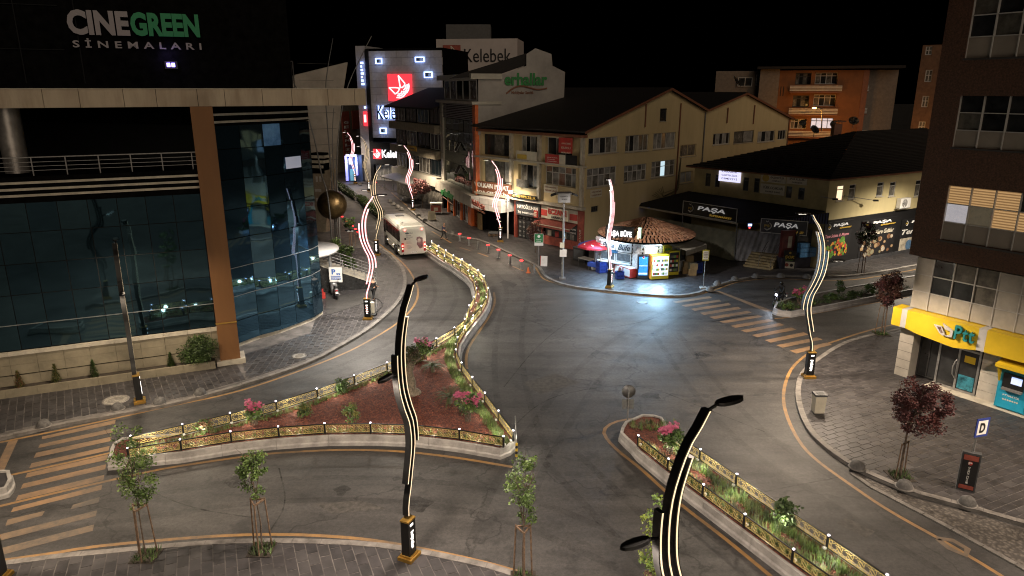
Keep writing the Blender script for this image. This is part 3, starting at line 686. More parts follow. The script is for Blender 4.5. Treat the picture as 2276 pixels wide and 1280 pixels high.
def street_lamp(label, base, yaw, zt=.14, hs=1.0, style='warm', energy=1.0, lower=True, color=(1.0, .80, .58), group='curved street lamps', face=1, wrap=False):
    T = thing('street_lamp', label, 'street lamp', (base.x, base.y, zt), group, yaw)
    def P_(nm, mb): 
        me = mb.mesh(nm); o = bpy.data.objects.new(nm, me); COL.objects.link(o); o.parent = T; ORG[o.name] = org(T); return o
    b = MB(); b.box((0, 0, .06), (.62, .52, .12), M_BRASS); b.box((0, 0, .15), (.5, .42, .06), M_BRASS); P_('base_plate', b)
    b = MB(); b.box((0, 0, .80), (.40, .30, 1.24), M_BLACK); P_('base_box', b)
    b = MB(); b.box((0, 0, 1.44), (.43, .33, .05), M_BRASS); P_('base_cap', b)
    b = MB(); f = -face * .155; b.box((.02, f, 1.28), (.16, .012, .07), M_LOGO); P_('lit_mark', b)
    b = MB()
    for k in range(9): b.box((.0 + .02 * (k % 2), f, 1.02 - k * .072), (.10 if k % 3 else .15, .012, .045), M_LOGOR if style != 'warm' and k % 2 else M_LOGO)
    P_('lit_lettering', b)
    zs = lambda a, c, n: [a + (c - a) * i / n for i in range(n + 1)]
    for si, (a, c, dx) in enumerate(((1.45, 8.45, 0.0), (3.65, 7.6, -.2), (2.5, 6.65, .2))):
        pts = [(curve(z, dx), z * hs) for z in zs(a, c, 26)]
        b = MB(); rows = []
        for x, z in pts: rows.append([(x - .05, -.05 * face, z), (x + .05, -.05 * face, z), (x + .05, .15 * face, z), (x - .05, .15 * face, z)][::face])
        for r0, r1 in zip(rows[:-1], rows[1:]):
            for j in range(4): b.face([r0[j], r0[(j + 1) % 4], r1[(j + 1) % 4], r1[j]], M_BLACK)
        b.face(rows[0][::-1], M_BLACK); b.face(rows[-1], M_BLACK); P_('strand', b)
        b = MB(); fy = -face * .058
        for (x0, z0), (x1, z1) in zip(pts[:-1], pts[1:]):
            sm_ = M_STRIP if style == 'warm' else M_STRIPW
            for (o0, o1, mm) in (((-.020, .020, sm_),) if style == 'warm' else ((-.05, -.020, M_STRIPR), (-.018, .018, sm_), (.020, .05, M_STRIPR))):
                b.face([(x0 + o0, fy, z0), (x0 + o1, fy, z0), (x1 + o1, fy, z1), (x1 + o0, fy, z1)], mm)
        if wrap:
            for (x0, z0), (x1, z1) in zip(pts[:-1], pts[1:]): b.face([(x0 - .056, .08, z0), (x0 - .056, 0, z0), (x1 - .056, 0, z1), (x1 - .056, .08, z1)], M_STRIPW)
        P_('light_strip', b)
    # luminaires
    def head(x, z, s, nm):
        b = MB(); b.tube([(x, 0, z), (x + s * .12, 0, z + .04), (x + s * .24, 0, z + .07)], .035, M_BLACK, 6)
        prof = [(0, .06), (.10, .12), (.28, .145), (.48, .135), (.62, .085), (.68, .02)]
        vs = []; 
        for t, hw in prof:
            X_ = x + s * (.2 + t); vs += [(X_, -hw, z + .055), (X_, -hw * .8, z + .115), (X_, hw * .8, z + .115), (X_, hw, z + .055)]
        n = len(prof); fs = []
        for i in range(n - 1):
            for j in range(3): fs.append((i * 4 + j, i * 4 + j + 1, i * 4 + 5 + j, i * 4 + 4 + j))
            fs.append((i * 4 + 3, i * 4, i * 4 + 4, i * 4 + 7))
        fs += [(0, 1, 2, 3), (n * 4 - 1, n * 4 - 2, n * 4 - 3, n * 4 - 4)]
        b.raw(vs, fs, M_BLACK); h = P_(nm, b)
        b = MB(); b.box((x + s * .54, 0, z + .045), (.36, .16, .012), M_LENS); l = b.mesh('lens'); lo = bpy.data.objects.new('lens', l); COL.objects.link(lo); lo.parent = h
        return Vector((x + s * .54, 0, z + .0))
    p = head(curve(8.45), 8.45 * hs, -1, 'luminaire')
    l = lamp('luminaire_beam', 'SPOT', (0, 0, 0), LAMP_W * energy, color, None, .12, (0, 0, 0), 154, .5); l.parent = T; l.location = p + Vector((0, 0, -.02))
    if lower:
        p = head(curve(6.1) + .2 + .05, 6.1 * hs, 1, 'side_luminaire')
        l = lamp('side_luminaire_beam', 'SPOT', (0, 0, 0), LAMP_W * energy * .5, color, None, .12, (0, 0, 0), 154, .5); l.parent = T; l.location = p + Vector((0, 0, -.02))
    return T
PI = math.pi
# yaw 0: tip bends to local -x (the left in the picture)
street_lamp('warm-lit curved lamp on black plinth at the right pavement corner by the litter bin', G(1797,838,.14), 0.0, hs=1.04, color=(1.0,.80,.60))
street_lamp('pink and white lit curved lamp on the pavement by the curved glass wall', G(818,709,.14), PI, hs=.98, style='red', face=-1, color=(1.0,.90,.78))
street_lamp('warm-lit curved lamp just left of the bus', G(838,567,.14), PI, hs=.98, face=-1, energy=.4, color=(1.0,.84,.66))
street_lamp('pink-lit curved lamp before the bridal shop with the white canopy', G(1112,537,.14), 0.0, hs=.96, style='red', energy=.35)
street_lamp('pink-lit slim curved lamp beside the far purple street tree', G(918,467,.14), 0.0, hs=.96, style='red', energy=.7)
street_lamp('bright white-pink lamp seen edge-on in front of the kiosk', G(1355,638,.14), R(60), hs=1.0, style='red', lower=False, wrap=True, energy=.6, color=(1.0,.9,.82))
street_lamp('straight-looking lamp with narrow lit edge on the left pavement by the stone wall', G(311,893,.14), R(-62), hs=.93, face=-1, energy=.3, color=(1.0,.80,.58))
street_lamp('black curved lamp with gold foot in front of the triangular island', G(910,1238,.14), PI + R(65), hs=1.08, face=-1, energy=.6, color=(1.0,.82,.66))
street_lamp('large black curved lamp rising from the bottom edge before the lavender island', Vector((3.05, 11.9)), PI + R(28), zt=0.14, hs=1.06, face=-1, energy=.55, color=(1.0,.82,.68))
street_lamp('far white-lit curved lamp before the blue shop at the street end', G(790,407,.14), 0.0, hs=.96, style='red', energy=.3)
street_lamp('far warm-lit curved lamp before the lit red-logo shop', G(821,425,.14), 0.0, hs=.96, energy=.25)
street_lamp('assumed unseen lamp in the side street behind the brown tower to light the yellow wall', Vector((35.0, 57.5)), PI, hs=1.0, energy=.8, lower=True, color=(1.0,.86,.68))  # assumed lamp, nothing of it visible; added to brighten the yellow supermarket wall
street_lamp('lamp just outside the lower left picture edge, only its plinth showing', G(-2,1285,.14), 0.0, hs=1.04, energy=.55, color=(1.0,.80,.60))
street_lamp('unseen lamp added beyond the right picture edge to light the post office pavement', Vector((21.5, 21.0)), 0.0, hs=1.04, energy=.55, color=(1.0,.80,.62))  # unseen lamp, added to fill the dark lower right pavement
# ================================================================== BUILDINGS (1): the dark glass building on the left
def wpx(fr, x0, y0, x1, y1, n=0.0):
    ym = (y0 + y1) / 2; xm = (x0 + x1) / 2
    u0 = fr.uw(x0, ym, n)[0]; u1 = fr.uw(x1, ym, n)[0]; w0 = fr.uw(xm, y1, n)[1]; w1 = fr.uw(xm, y0, n)[1]
    return u0, u1, w0, w1
M_STONE = mat('beige_stone', (.25, .22, .155), .6, var=.14, scale=1.2, bump=.05)
M_STONEC = mat('pale_cap_stone', (.50, .46, .38), .6, var=.15, scale=2)
M_FASC = None
def stained(name, col, dark):
    m = bpy.data.materials.new(name); m.use_nodes = True; t = m.node_tree; L = t.links.new; N = t.nodes.new; b = t.nodes['Principled BSDF']
    g = N('ShaderNodeNewGeometry').outputs['Position']; mp = N('ShaderNodeMapping'); mp.inputs['Scale'].default_value = (.9, .9, .16); L(g, mp.inputs['Vector'])
    n = N('ShaderNodeTexNoise'); n.inputs['Scale'].default_value = 1.3; n.inputs['Detail'].default_value = 7; n.inputs['Roughness'].default_value = .7; L(mp.outputs[0], n.inputs['Vector'])
    r = N('ShaderNodeValToRGB'); r.color_ramp.elements[0].position = .30; r.color_ramp.elements[1].position = .62; r.color_ramp.elements[0].color = (*dark, 1); r.color_ramp.elements[1].color = (*col, 1)
    L(n.outputs['Fac'], r.inputs['Fac']); n2 = N('ShaderNodeTexNoise'); n2.inputs['Scale'].default_value = .5; L(g, n2.inputs['Vector'])
    mx = N('ShaderNodeMix'); mx.data_type = 'RGBA'; mx.inputs[7].default_value = (*col, 1); L(r.outputs['Color'], mx.inputs[6]); L(n2.outputs['Fac'], mx.inputs[0]); L(mx.outputs[2], b.inputs['Base Color']); b.inputs['Roughness'].default_value = .65
    return m
M_FASC = stained('stained_fascia', (.46, .39, .29), (.17, .115, .07))
M_CORTEN = stained('rust_brown_cladding', (.19, .085, .026), (.12, .052, .016))
def glassmat(name, tint, wav=.02):
    m = bpy.data.materials.new(name); m.use_nodes = True; t = m.node_tree; L = t.links.new; N = t.nodes.new; b = t.nodes['Principled BSDF']
    b.inputs['Base Color'].default_value = (*tint, 1); b.inputs['Metallic'].default_value = .95; b.inputs['Roughness'].default_value = .035
    g = N('ShaderNodeNewGeometry').outputs['Position']; n = N('ShaderNodeTexNoise'); n.inputs['Scale'].default_value = .55; n.inputs['Detail'].default_value = 1; L(g, n.inputs['Vector'])
    bp = N('ShaderNodeBump'); bp.inputs['Strength'].default_value = wav * 10; bp.inputs['Distance'].default_value = .08; L(n.outputs['Fac'], bp.inputs['Height']); L(bp.outputs['Normal'], b.inputs['Normal'])
    return m
M_CG = [glassmat('mirror_glass_a', (.05, .105, .14)), glassmat('mirror_glass_b', (.042, .09, .125)), glassmat('mirror_glass_c', (.058, .118, .152))]
M_CGB = [glassmat('mirror_glass_blue_a', (.075, .17, .26)), glassmat('mirror_glass_blue_b', (.088, .19, .285)), glassmat('mirror_glass_blue_c', (.066, .15, .23))]
M_DARK = mat('unlit_dark_wall', (.006, .006, .006), .8, var=.25, spec=0.0)
M_MULL = mat('mullion_gap', (.012, .013, .014), .7, var=.1, spec=.1)
FM = Fr(G(0,870,.55), G(500,800,.55)); U0, U1 = -9.0, 10.35
MALL = thing('shopping_centre', 'dark mirror-glass building with beige canopy edge at the left', 'building', (*FM.p(0, 0), ), None)
nS = -.8
b = MB(); fbox(b, FM, U0, U1, 0, 2.28, -14, nS - .1, M_DARK); fbox(b, FM, U0, U1 + .3, 2.28, 10.0, -14, nS - .2, M_DARK); b.build('core', MALL)
# stone plinth: separate cladding slabs and cap stones
u = U0
while u < U1 - .2:
    e = min(u + 1.18, U1)
    for k, (a, c) in enumerate(((.1, .52), (.53, .98), (1.04, 1.55), (1.56, 2.06))):
        if e > -2: s = MB(); fbox(s, FM, u + .006, e - .006, a, c, nS - .08, nS + random.uniform(0, .006), M_STONE); s.build('cladding_slab', MALL)
    s = MB(); fbox(s, FM, u + .005, e - .005, 2.065, 2.26, nS - .1, nS + .07, M_STONEC); 
    if e > -2: s.build('cap_stone', MALL)
    u = e
s = MB(); fbox(s, FM, U0, -2, .1, 2.26, nS - .08, nS, M_STONE); s.build('plinth', MALL)
# curtain wall of the straight front
rows = [2.30, 3.62, 5.15, 6.70, 8.25, 9.70]; u = -1.55; ncol = 0
while u < U1 - .1:
    e = min(u + 1.30, U1)
    for a, c in zip(rows[:-1], rows[1:]):
        s = MB(); q = nS - .06; t1, t2 = random.uniform(-.005, .005), random.uniform(-.005, .005)
        s.face([FM.p(u + .018, a + .018, q + t1), FM.p(e - .018, a + .018, q - t1), FM.p(e - .018, c - .018, q - t1 + t2), FM.p(u + .018, c - .018, q + t1 + t2)], random.choice(M_CG)); s.build('pane', MALL)
    u = e
s = MB(); fbox(s, FM, U0, -1.56, 2.3, 9.7, nS - .1, nS - .05, M_CG[1]); fbox(s, FM, U0, U1, 2.3, 9.72, nS - .12, nS - .085, M_MULL); s.build('curtain_wall_backing', MALL)
s = MB(); fbox(s, FM, U0, U1, 3.60, 3.635, nS - .085, nS - .03, M_STEEL); s.build('transom', MALL)
# terrace slab with three pale bands and rail
s = MB(); fbox(s, FM, U0, U1, 9.72, 10.95, -14, nS + .02, M_DARK); s.build('terrace_slab', MALL)
for w0 in (10.0, 10.30, 10.61): s = MB(); fbox(s, FM, U0, U1, w0, w0 + .11, nS + .02, nS + .12, M_STONEC); s.build('pale_band', MALL)
r = MB(); 
for wv, t in ((11.83, .05), (11.6, .025), (11.4, .025), (11.2, .025)): fbox(r, FM, U0, U1, wv - t / 2, wv + t / 2, nS - .32 - t / 2, nS - .32 + t / 2, M_STEELD)
r.build('terrace_rail', MALL)
for k in range(14):
    u = U0 + .5 + k * 1.42
    if u < U1 - .2: s = MB(); fbox(s, FM, u, u + .05, 10.95, 11.83, nS - .35, nS - .28, M_STEELD); s.build('rail_post', MALL)
# round column, canopy, upper storey
cpos = G(52, 352, 10.95); s = MB(); cz = PY(50, 355, 37.2)
c0 = Vector((FM.p(1.9, 0, -3.0).x, FM.p(1.9, 0, -3.0).y)); s.tube([(c0.x, c0.y, 10.95), (c0.x, c0.y, 14.2)], .55, mat('column_metal', (.42, .40, .38), .35, .7, var=.15), 20); s.build('round_column', MALL)
FC = Fr((-24.5, 33.6), (-8.1, 40.6))
s = MB(); fbox(s, FC, -9, 17.75, 14.2, 14.95, -16, -.12, M_DARK); s.build('canopy_roof', MALL)
u = -6.0; k = 0
wd = [1.9, 1.45, 1.9, 1.3, 1.85, 1.5]
while u < 17.7:
    e = min(u + wd[k % 6], 17.77); s = MB(); fbox(s, FC, u + .012, e - .012, 14.14, 15.0, -.14, random.uniform(0, .012), M_FASC); s.build('fascia_panel', MALL); u = e; k += 1
s = MB(); fbox(s, FC, -6, 17.8, 15.0, 15.04, -.5, .05, M_STONEC); s.build('canopy_edge', MALL)
# rust-brown tall pier
pb = G(520, 806, .2); FP_ = Fr((pb.x - .62, pb.y - .27), (pb.x + .34, pb.y + .15))
s = MB(); fbox(s, FP_, 0, 1.05, .3, 14.15, -1.2, 0, M_CORTEN); s.build('brown_pier', MALL)
s = MB(); fbox(s, FP_, -.02, 1.07, 2.55, 2.62, -.02, .03, M_BRASS); s.build('pier_band', MALL)
s = MB(); fbox(s, FP_, -.2, 1.3, .1, .42, -1.2, .12, M_STONEC); s.build('pier_plinth', MALL)
# curved glass drum
cv = [G(x, y, .14) for x, y in ((528,772),(579,753),(626,740),(661,727),(699,712),(719,698))]
cv = [cv[0] + (cv[0] - cv[1]) * .15] + cv[1:] + [cv[-1] + Vector((-.75, 2.2)), cv[-1] + Vector((-2.2, 4.6)), cv[-1] + Vector((-4, 6.5))]
zs = [.35, 1.75, 3.25, 4.95, 6.65, 8.35, 10.05, 11.75, 13.05]
glowp = mat('glowing_blue_pane', (.1, .2, .3), .1, var=.5, scale=.8, emit=(.18, .42, .85), estr=.02, col2=(.02, .05, .1));  # brighter blue and a faint glow put into this pane's material
b = MB(); b.prism([(p + Vector((-.25, .25))) for p in cv] + [Vector((-30, 60)), Vector((-32, 44))], .1, 13.1, M_MULL); b.prism([(p + Vector((-.05, .05))) for p in cv] + [Vector((-30, 60)), Vector((-32, 44))], .1, .34, M_STONEC); b.build('drum_core', MALL)
for i in range(len(cv) - 1):
    for j in range(len(zs) - 1):
        a, c = cv[i], cv[i + 1]; L_ = (c - a).length; n = 2 if L_ > 3.2 else 1
        for h in range(n):
            a2 = a.lerp(c, h / n); c2 = a.lerp(c, (h + 1) / n); s = MB(); g = .012
            f = Fr(a2, c2); t1 = random.uniform(-.006, .006)
            m = random.choice(M_CGB)
            if (i, j) == (2, 7): m = glowp
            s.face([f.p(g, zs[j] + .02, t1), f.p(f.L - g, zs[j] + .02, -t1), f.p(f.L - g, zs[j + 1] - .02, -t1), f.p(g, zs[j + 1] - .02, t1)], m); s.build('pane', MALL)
for zz_ in (3.25, 4.95):
    s = MB()
    for a, c in zip(cv[:-1], cv[1:]): s.bar((a.x, a.y, zz_), (c.x, c.y, zz_), .06, .035, M_STEELD)
    s.build('drum_transom', MALL)
for zz_ in (13.25, 13.65):
    s = MB(); o = [p + Vector((.02, -.1)) for p in cv[:6]]
    for a, c in zip(o[:-1], o[1:]): s.bar((a.x, a.y, zz_), (c.x, c.y, zz_), .12, .12, M_STONEC)
    s.build('pale_band', MALL)
s = MB(); s.prism(cv + [Vector((-30, 60)), Vector((-32, 44))], 13.11, 14.15, M_DARK); s.build('drum_attic', MALL)
f = Fr(cv[3], cv[4]); s = MB(); fbox(s, f, .2, f.L - .1, 10.3, 11.0, .02, .04, glow('blue_lit_notice', (.35, .55, 1.0), .05)); s.build('lit_notice', MALL)
# upper storey far behind the canopy, with the cinema lettering
s = MB(); fbox(s, FM, -9, 16, 15.0, 25, -14, -6.1, M_DARK); s.build('upper_storey', MALL)
for uu in (-.3, 2.4, 5.1): s = MB(); fbox(s, FM, uu, uu + .05, 15.3, 20.5, -6.1, -6.03, M_MULL); s.build('glazing_bar', MALL)
for ww in (17.0, 19.2): s = MB(); fbox(s, FM, -2, 4.4, ww, ww + .04, -6.1, -6.02, M_MULL); s.build('glazing_bar', MALL)
SGN = thing('cinema_sign', 'big white and green cinema lettering high on the dark building', 'sign', tuple(FM.p(4.7, 17, -6)))
M_SW = mat('sign_white', (.24, .21, .205), .6, var=.05, emit=(1, .9, .88), estr=.006); M_SG = mat('sign_green', (.008, .085, .028), .6, var=.05, emit=(.05, .9, .3), estr=.012)
class FmN(Fr):
    pass
text(SGN, FM, 4.75, 7.65, 17.78, 19.05, 'CINE', M_SW, -5.9, .05, .045, split=True)
text(SGN, FM, 7.72, 11.15, 17.80, 19.03, 'GREEN', M_SG, -5.9, .05, .045, split=True)
text(SGN, FM, 4.85, 11.15, 17.14, 17.62, 'SİNEMALARI', M_SW, -5.9, .04, .02, split=True, space=1.7)
PUR = thing('neon_sign', 'tiny purple neon light under the cinema lettering', 'neon sign', tuple(FM.p(9.2, 16, -6)))
s = MB(); g_ = glow('purple_neon', (.30, .22, 1.0), 2.2)
for k in range(2): fbox(s, FM, 9.25 + k * .24, 9.43 + k * .24, 16.2, 16.42, -5.95, -5.9, g_)
s.build('neon_tubes', PUR); s = MB(); fbox(s, FM, 9.15, 9.8, 16.1, 16.5, -6.02, -5.96, M_BLACK); s.build('backboard', PUR)
lamp('neon_glow', 'POINT', FM.p(9.4, 16.7, -5.6), 6, (.4, .3, 1), PUR, .1)
# planter with its soil
PLN = thing('planter', 'long pale stone planter at the foot of the glass building', 'planter', tuple(FM.p(0, 0)))
u = -2.5
while u < 9.9:
    e = min(u + 1.35, 9.9); s = MB(); fbox(s, FM, u + .005, e - .005, .1, .55, -.14, 0, M_STONE); s.build('front_slab', PLN); u = e
s = MB(); fbox(s, FM, -2.5, 9.9, .1, .47, nS, -.14, M_DARKSOIL); s.build('soil', PLN)
# dark stone verge
# slanted pale wing wall behind, beside the street
FW = Fr(PY(655,170,77).xy, PY(772,150,81).xy); W_ = thing('sail_wall', 'pale slanted fin wall rising behind the canopy end', 'wall', (FW.A.x, FW.A.y, 0))
pts = [FW.uw(*p) for p in ((660,560),(748,470),(752,330),(758,235),(773,138),(655,167),(640,240))]
s = MB(); m_ = mat('fin_panels', (.33, .30, .26), .6, var=.12, scale=.6); n = len(pts)
s.raw([FW.p(*p, 0) for p in pts] + [FW.p(*p, -.5) for p in pts], [tuple(range(n)), tuple(reversed(range(n, 2 * n)))] + [(i, n + i, n + (i + 1) % n, (i + 1) % n) for i in range(n)], m_); s.build('wall_body', W_)
for k in range(9):
    w_ = 4 + k * 1.7; s = MB(); fbox(s, FW, .4, 4.4, w_, w_ + .03, 0, .012, M_DFRAME); s.build('panel_joint', W_)
# totem pylon with cut-outs
TT = thing('entrance_pylon', 'beige cut-out pylon with pale bands behind the drum of glass', 'pylon', (*G(712,585), 0))
t0 = PY(712,600,75); FT_ = Fr((t0.x - 1.0, 75.3), (t0.x + .9, 74.7)); mpy = mat('pylon_beige', (.34, .29, .22), .5, var=.15)
prof = [(400,500,690,735),(0,0,0,0)]
q = [FT_.uw(*p) for p in ((700,600),(716,600),(735,390),(740,375),(694,385),(692,420),(698,470),(694,490))]; n = len(q); s = MB()
s.raw([FT_.p(*p, 0) for p in q] + [FT_.p(*p, -1.0) for p in q], [tuple(range(n)), tuple(reversed(range(n, 2 * n)))] + [(i, n + i, n + (i + 1) % n, (i + 1) % n) for i in range(n)], mpy); s.build('pylon_body', TT)
for k, yy in enumerate((345, 356, 367)):
    u0, u1, w0, w1 = wpx(FT_, 690, yy, 724 - k * 2, yy + 6); s = MB(); fbox(s, FT_, u0, u1, w0, w1, -1.2, .3, M_STONEC); s.build('pale_band', TT)
u0, u1, w0, w1 = wpx(FT_, 692, 340, 722, 385); s = MB(); fbox(s, FT_, u0 + .05, u1 - .1, w0, w1, -1.0, .1, M_DARK); s.build('pylon_head', TT)
for (x0, y0, x1, y1) in ((702,392,706,404),(710,392,714,404),(700,420,714,426),(703,440,708,448)):
    u0, u1, w0, w1 = wpx(FT_, x0, y0, x1, y1); s = MB(); fbox(s, FT_, u0, u1, w0, w1, .0, .03, M_WFRAME); s.build('cut_out', TT)
# white oval entrance canopy
oc = G(690, 556, 3.6); OC = thing('oval_canopy', 'white oval entrance canopy beside the curved glass', 'canopy', (oc.x, oc.y, 3.3))
s = MB(); s.lathe([(0.01, -.1), (2.3, -.1), (2.55, .12), (2.5, .24), (0.01, .3)], (oc.x - .5, oc.y, 3.5), M_WHITE, 36); s.build('disc', OC)
for dx in (-.4, 1.2): s = MB(); s.tube([(oc.x + dx, oc.y + .6, .1), (oc.x + dx, oc.y + .6, 3.42)], .09, M_STEEL, 10); s.build('support_post', OC)
# entrance ramp with black granite side and rail
ra, rb = G(716,650,.13), G(838,640,.13); FR = Fr(ra, rb); RMP = thing('entrance_ramp', 'black granite stair flank with steel handrail rising to the entrance', 'ramp', (ra.x, ra.y, .13))
M_GRAN = mat('black_granite', (.02, .02, .02), .25, var=.3, scale=3)
hL, hR = 2.2, .42
s = MB(); vs = [FR.p(0, 0, 0), FR.p(FR.L, 0, 0), FR.p(FR.L, hR, 0), FR.p(0, hL, 0), FR.p(0, 0, -2.6), FR.p(FR.L, 0, -2.6), FR.p(FR.L, hR, -2.6), FR.p(0, hL, -2.6)]
s.raw(vs, [(0, 1, 2, 3), (5, 4, 7, 6), (1, 5, 6, 2), (0, 3, 7, 4)], M_GRAN); s.build('flank', RMP)
ns = 13
for k in range(ns):
    u0 = FR.L * k / ns; u1 = FR.L * (k + 1) / ns; zt_ = hL + (hR - hL) * (k + .5) / ns; s = MB(); fbox(s, FR, u0, u1 - .01, zt_ - .25, zt_ + .06, -2.5, -.05, M_STONEC); s.build('step', RMP)
def rail(par, pts, n_bars=4, h=1.0, r=.025, m=None, name='handrail', post='rail_post', step=None):
    m = m or M_STEEL; s = MB()
    for k in range(n_bars): 
        f = h * (k + 1) / n_bars; s.tube([p + Vector((0, 0, f)) for p in pts], r if k == n_bars - 1 else r * .6, m, 6)
    s.build(name, par)
    for p in pts: s = MB(); s.tube([p, p + Vector((0, 0, h))], r, m, 6); s.build(post, par)
rail(RMP, [FR.p(FR.L * k / 5, hL + (hR - hL) * k / 5, -.1) for k in range(6)], 4, 1.0)
rail(RMP, [FR.p(FR.L * k / 5, hL + (hR - hL) * k / 5, -2.5) for k in range(6)], 4, 1.0)
# dark parking recess
b = MB(); q = [G(722,660,.155), G(838,648,.155), G(812,672,.155), G(760,690,.155), G(726,700,.155)]; q = q if area(q) > 0 else q[::-1]; b.face([(p.x, p.y, .155) for p in q], M_ASPH); setp(b.build('parking_bay', kind='structure'), 'dark asphalt parking corner by the granite stair flank')
# sphere sculpture with splayed rods
SPB = G(745,546,.13); SPH = thing('sphere_sculpture', 'bronze sphere held by tall splayed steel rods beside the street', 'sculpture', (SPB.x, SPB.y, .13))
cs = PY(738, 455, SPB.y); M_BRZ = mat('bronze_sphere', (.13, .088, .04), .38, .8, var=.35, scale=1.5, bump=.1, bscale=6)
s = MB(); s.ellip(cs, (1.42, 1.42, 1.42), M_BRZ, 36, 20); s.build('sphere', SPH)
def rod(pxs, Y0, Y1, r0, r1):
    pts = []
    for i, (x, y) in enumerate(pxs): pts.append(PY(x, y, Y0 + (Y1 - Y0) * i / (len(pxs) - 1)))
    p2 = smooth(pts, 2); s = MB(); n = len(p2); s.tube(p2, [r0 + (r1 - r0) * i / (n - 1) for i in range(n)], M_STEELD, 6); s.build('rod', SPH)
Y0 = SPB.y
rod([(737,530),(733,470),(726,420),(714,388),(704,330),(690,275),(677,235),(660,195),(640,165),(575,75)], Y0 - .9, Y0 - 6, .09, .03)
rod([(746,538),(744,480),(738,420),(733,340),(728,280),(722,200),(730,140),(740,85)], Y0 + .9, Y0 - 1, .09, .03)
rod([(756,540),(753,470),(749,420),(748,350),(755,270),(770,195),(800,130),(826,80)], Y0 - .7, Y0 + 2, .09, .03)
rod([(751,542),(749,500),(744,430),(741,370),(738,300),(742,240)], Y0 + .5, Y0 + 1, .08, .03)
# mast and cage on the roof
MST = thing('roof_screen', 'dark framed mesh screen on the roof behind the canopy', 'roof screen', tuple(PY(625,195,52)))
s = MB(); a = PY(599,136,52); c = PY(655,195,52)
for p, q in (((a.x, a.z), (c.x, a.z)), ((c.x, a.z), (c.x, c.z)), ((c.x, c.z), (a.x, c.z)), ((a.x, c.z), (a.x, a.z))): s.bar((p[0], 52, p[1]), (q[0], 52, q[1]), .06, .06, M_STEELD)
s.build('frame', MST); s = MB()
for k in range(1, 14): x = a.x + (c.x - a.x) * k / 14; s.bar((x, 52, c.z), (x, 52, a.z), .02, .02, M_DFRAME)
s.build('mesh_bars', MST)
# ================================================================== BUILDINGS (2)
M_YEL = stained('ochre_stucco', (.60, .49, .28), (.46, .37, .20)); M_YELP = stained('pale_yellow_stucco', (.58, .50, .27), (.46, .39, .22))
M_ROOF = mat('dark_roof_tiles', (.014, .011, .010), .8, var=.3, scale=2, bump=.3)
M_CLAD = mat('pale_cladding', (.44, .42, .36), .5, var=.1, scale=.7); M_ORANGE = mat('orange_panel', (.62, .14, .03), .5, var=.12); M_RED = mat('red_paint', (.50, .05, .04), .5, var=.15); M_REDW = mat('red_wall', (.33, .075, .05), .6, var=.2)
M_SIGNW = mat('sign_letter_white', (.8, .79, .76), .5, var=.03); M_SIGNK = mat('sign_black', (.014, .014, .015), .4, var=.1); M_SIGNG = mat('sign_grey', (.075, .078, .082), .5, var=.12)
M_GRN = mat('letter_green', (.03, .24, .06), .5, var=.1); M_GLD = mat('letter_gold', (.55, .38, .07), .45, var=.1); M_CREAM = mat('cream_board', (.62, .58, .47), .6, var=.08); M_BRN = mat('letter_brown', (.22, .09, .05), .6, var=.1)
M_CURT = mat('curtain', (.30, .30, .29), .7, var=.3, scale=1.2); M_GREY = mat('grey_metal', (.25, .25, .25), .5, .3, var=.15)
def sign(par, fr, u0, u1, w0, w1, n0, n1, m, name='sign_board'):
    s = MB(); fbox(s, fr, u0, u1, w0, w1, n0, n1, m); return s.build(name, par)
# ---------------- ochre gabled building (two gables), street front FG and side FS
Cg = Vector((6.8, 65.0)); Lg = Vector((-3.6, 76.2)); FG = Fr(Lg, Cg); FS = Fr(Cg, Cg + Vector((.727, .687)) * 39.4)
GB = thing('gabled_building', 'ochre three-storey building with two gables behind the kiosk', 'building', (Cg.x, Cg.y, 0))
ops = []; wins = []
def addw(x0, y0, x1, y1, **k):
    q = wpx(FS, x0, y0, x1, y1); ops.append(q); wins.append((q, k))
P1 = [M_PANE, M_CURT, M_PANEC, M_PANE, M_CURT]
addw(1308,305,1373,341, nx=5, pms=[M_PANE, M_CURT, M_PANE, M_PANEC, M_CURT]); addw(1390,300,1441,336, nx=5, pms=[M_PANEC, M_PANE, M_CURT, M_PANEC]); addw(1452,295,1501,330, nx=5, pms=[M_CURT, M_CURT, M_PANEC])
addw(1305,372,1370,414, nx=5, split=[.62], pms=[M_CURT, M_PANEC]); addw(1387,366,1437,402, nx=5, split=[.62], pms=[M_PANEC, M_CURT]); addw(1448,357,1500,392, nx=5, split=[.65], pms=[M_CURT, M_PANEC, glow('cool_lit_pane', (.55, .75, .85), .35), M_CURT, M_PANEC])
addw(1512,321,1547,347, nx=2, pm=M_PANEC, fm=M_YEL); addw(1512,381,1539,406, nx=2, pm=M_CURT, fm=M_YEL)
addw(1585,296,1622,321, nx=5, pms=[M_PANE, M_CURT]); addw(1631,291,1675,317, nx=2, pms=[M_PANEC, M_CURT], fm=M_DFRAME); addw(1684,291,1722,315, nx=4, pms=[M_CURT, M_PANE]); addw(1729,289,1747,310, nx=3)
addw(1467,241,1481,269, nx=1, fm=M_DFRAME); addw(1314,458,1330,471, nx=4, fm=M_DFRAME)
s = MB(); W1 = 10.9
wall(s, FS, 0, FS.L, 0, W1, [o for o in ops if o[3] < W1], M_YEL, .2)
PK1, VAL, PK2, EN = (12.42, 15.0), (19.5, 12.75), (27.5, 14.5), (39.4, 11.45)
o8 = [o for o in ops if o[3] >= W1][0]
s.face([FS.p(0, W1), FS.p(o8[0], W1), FS.p(o8[0], o8[3]), FS.p(o8[0], 15.0 - (12.42 - o8[0]) * .29), FS.p(0, 11.4)], M_YEL); s.face([FS.p(o8[0], W1), FS.p(o8[1], W1), FS.p(o8[1], o8[2]), FS.p(o8[0], o8[2])], M_YEL)
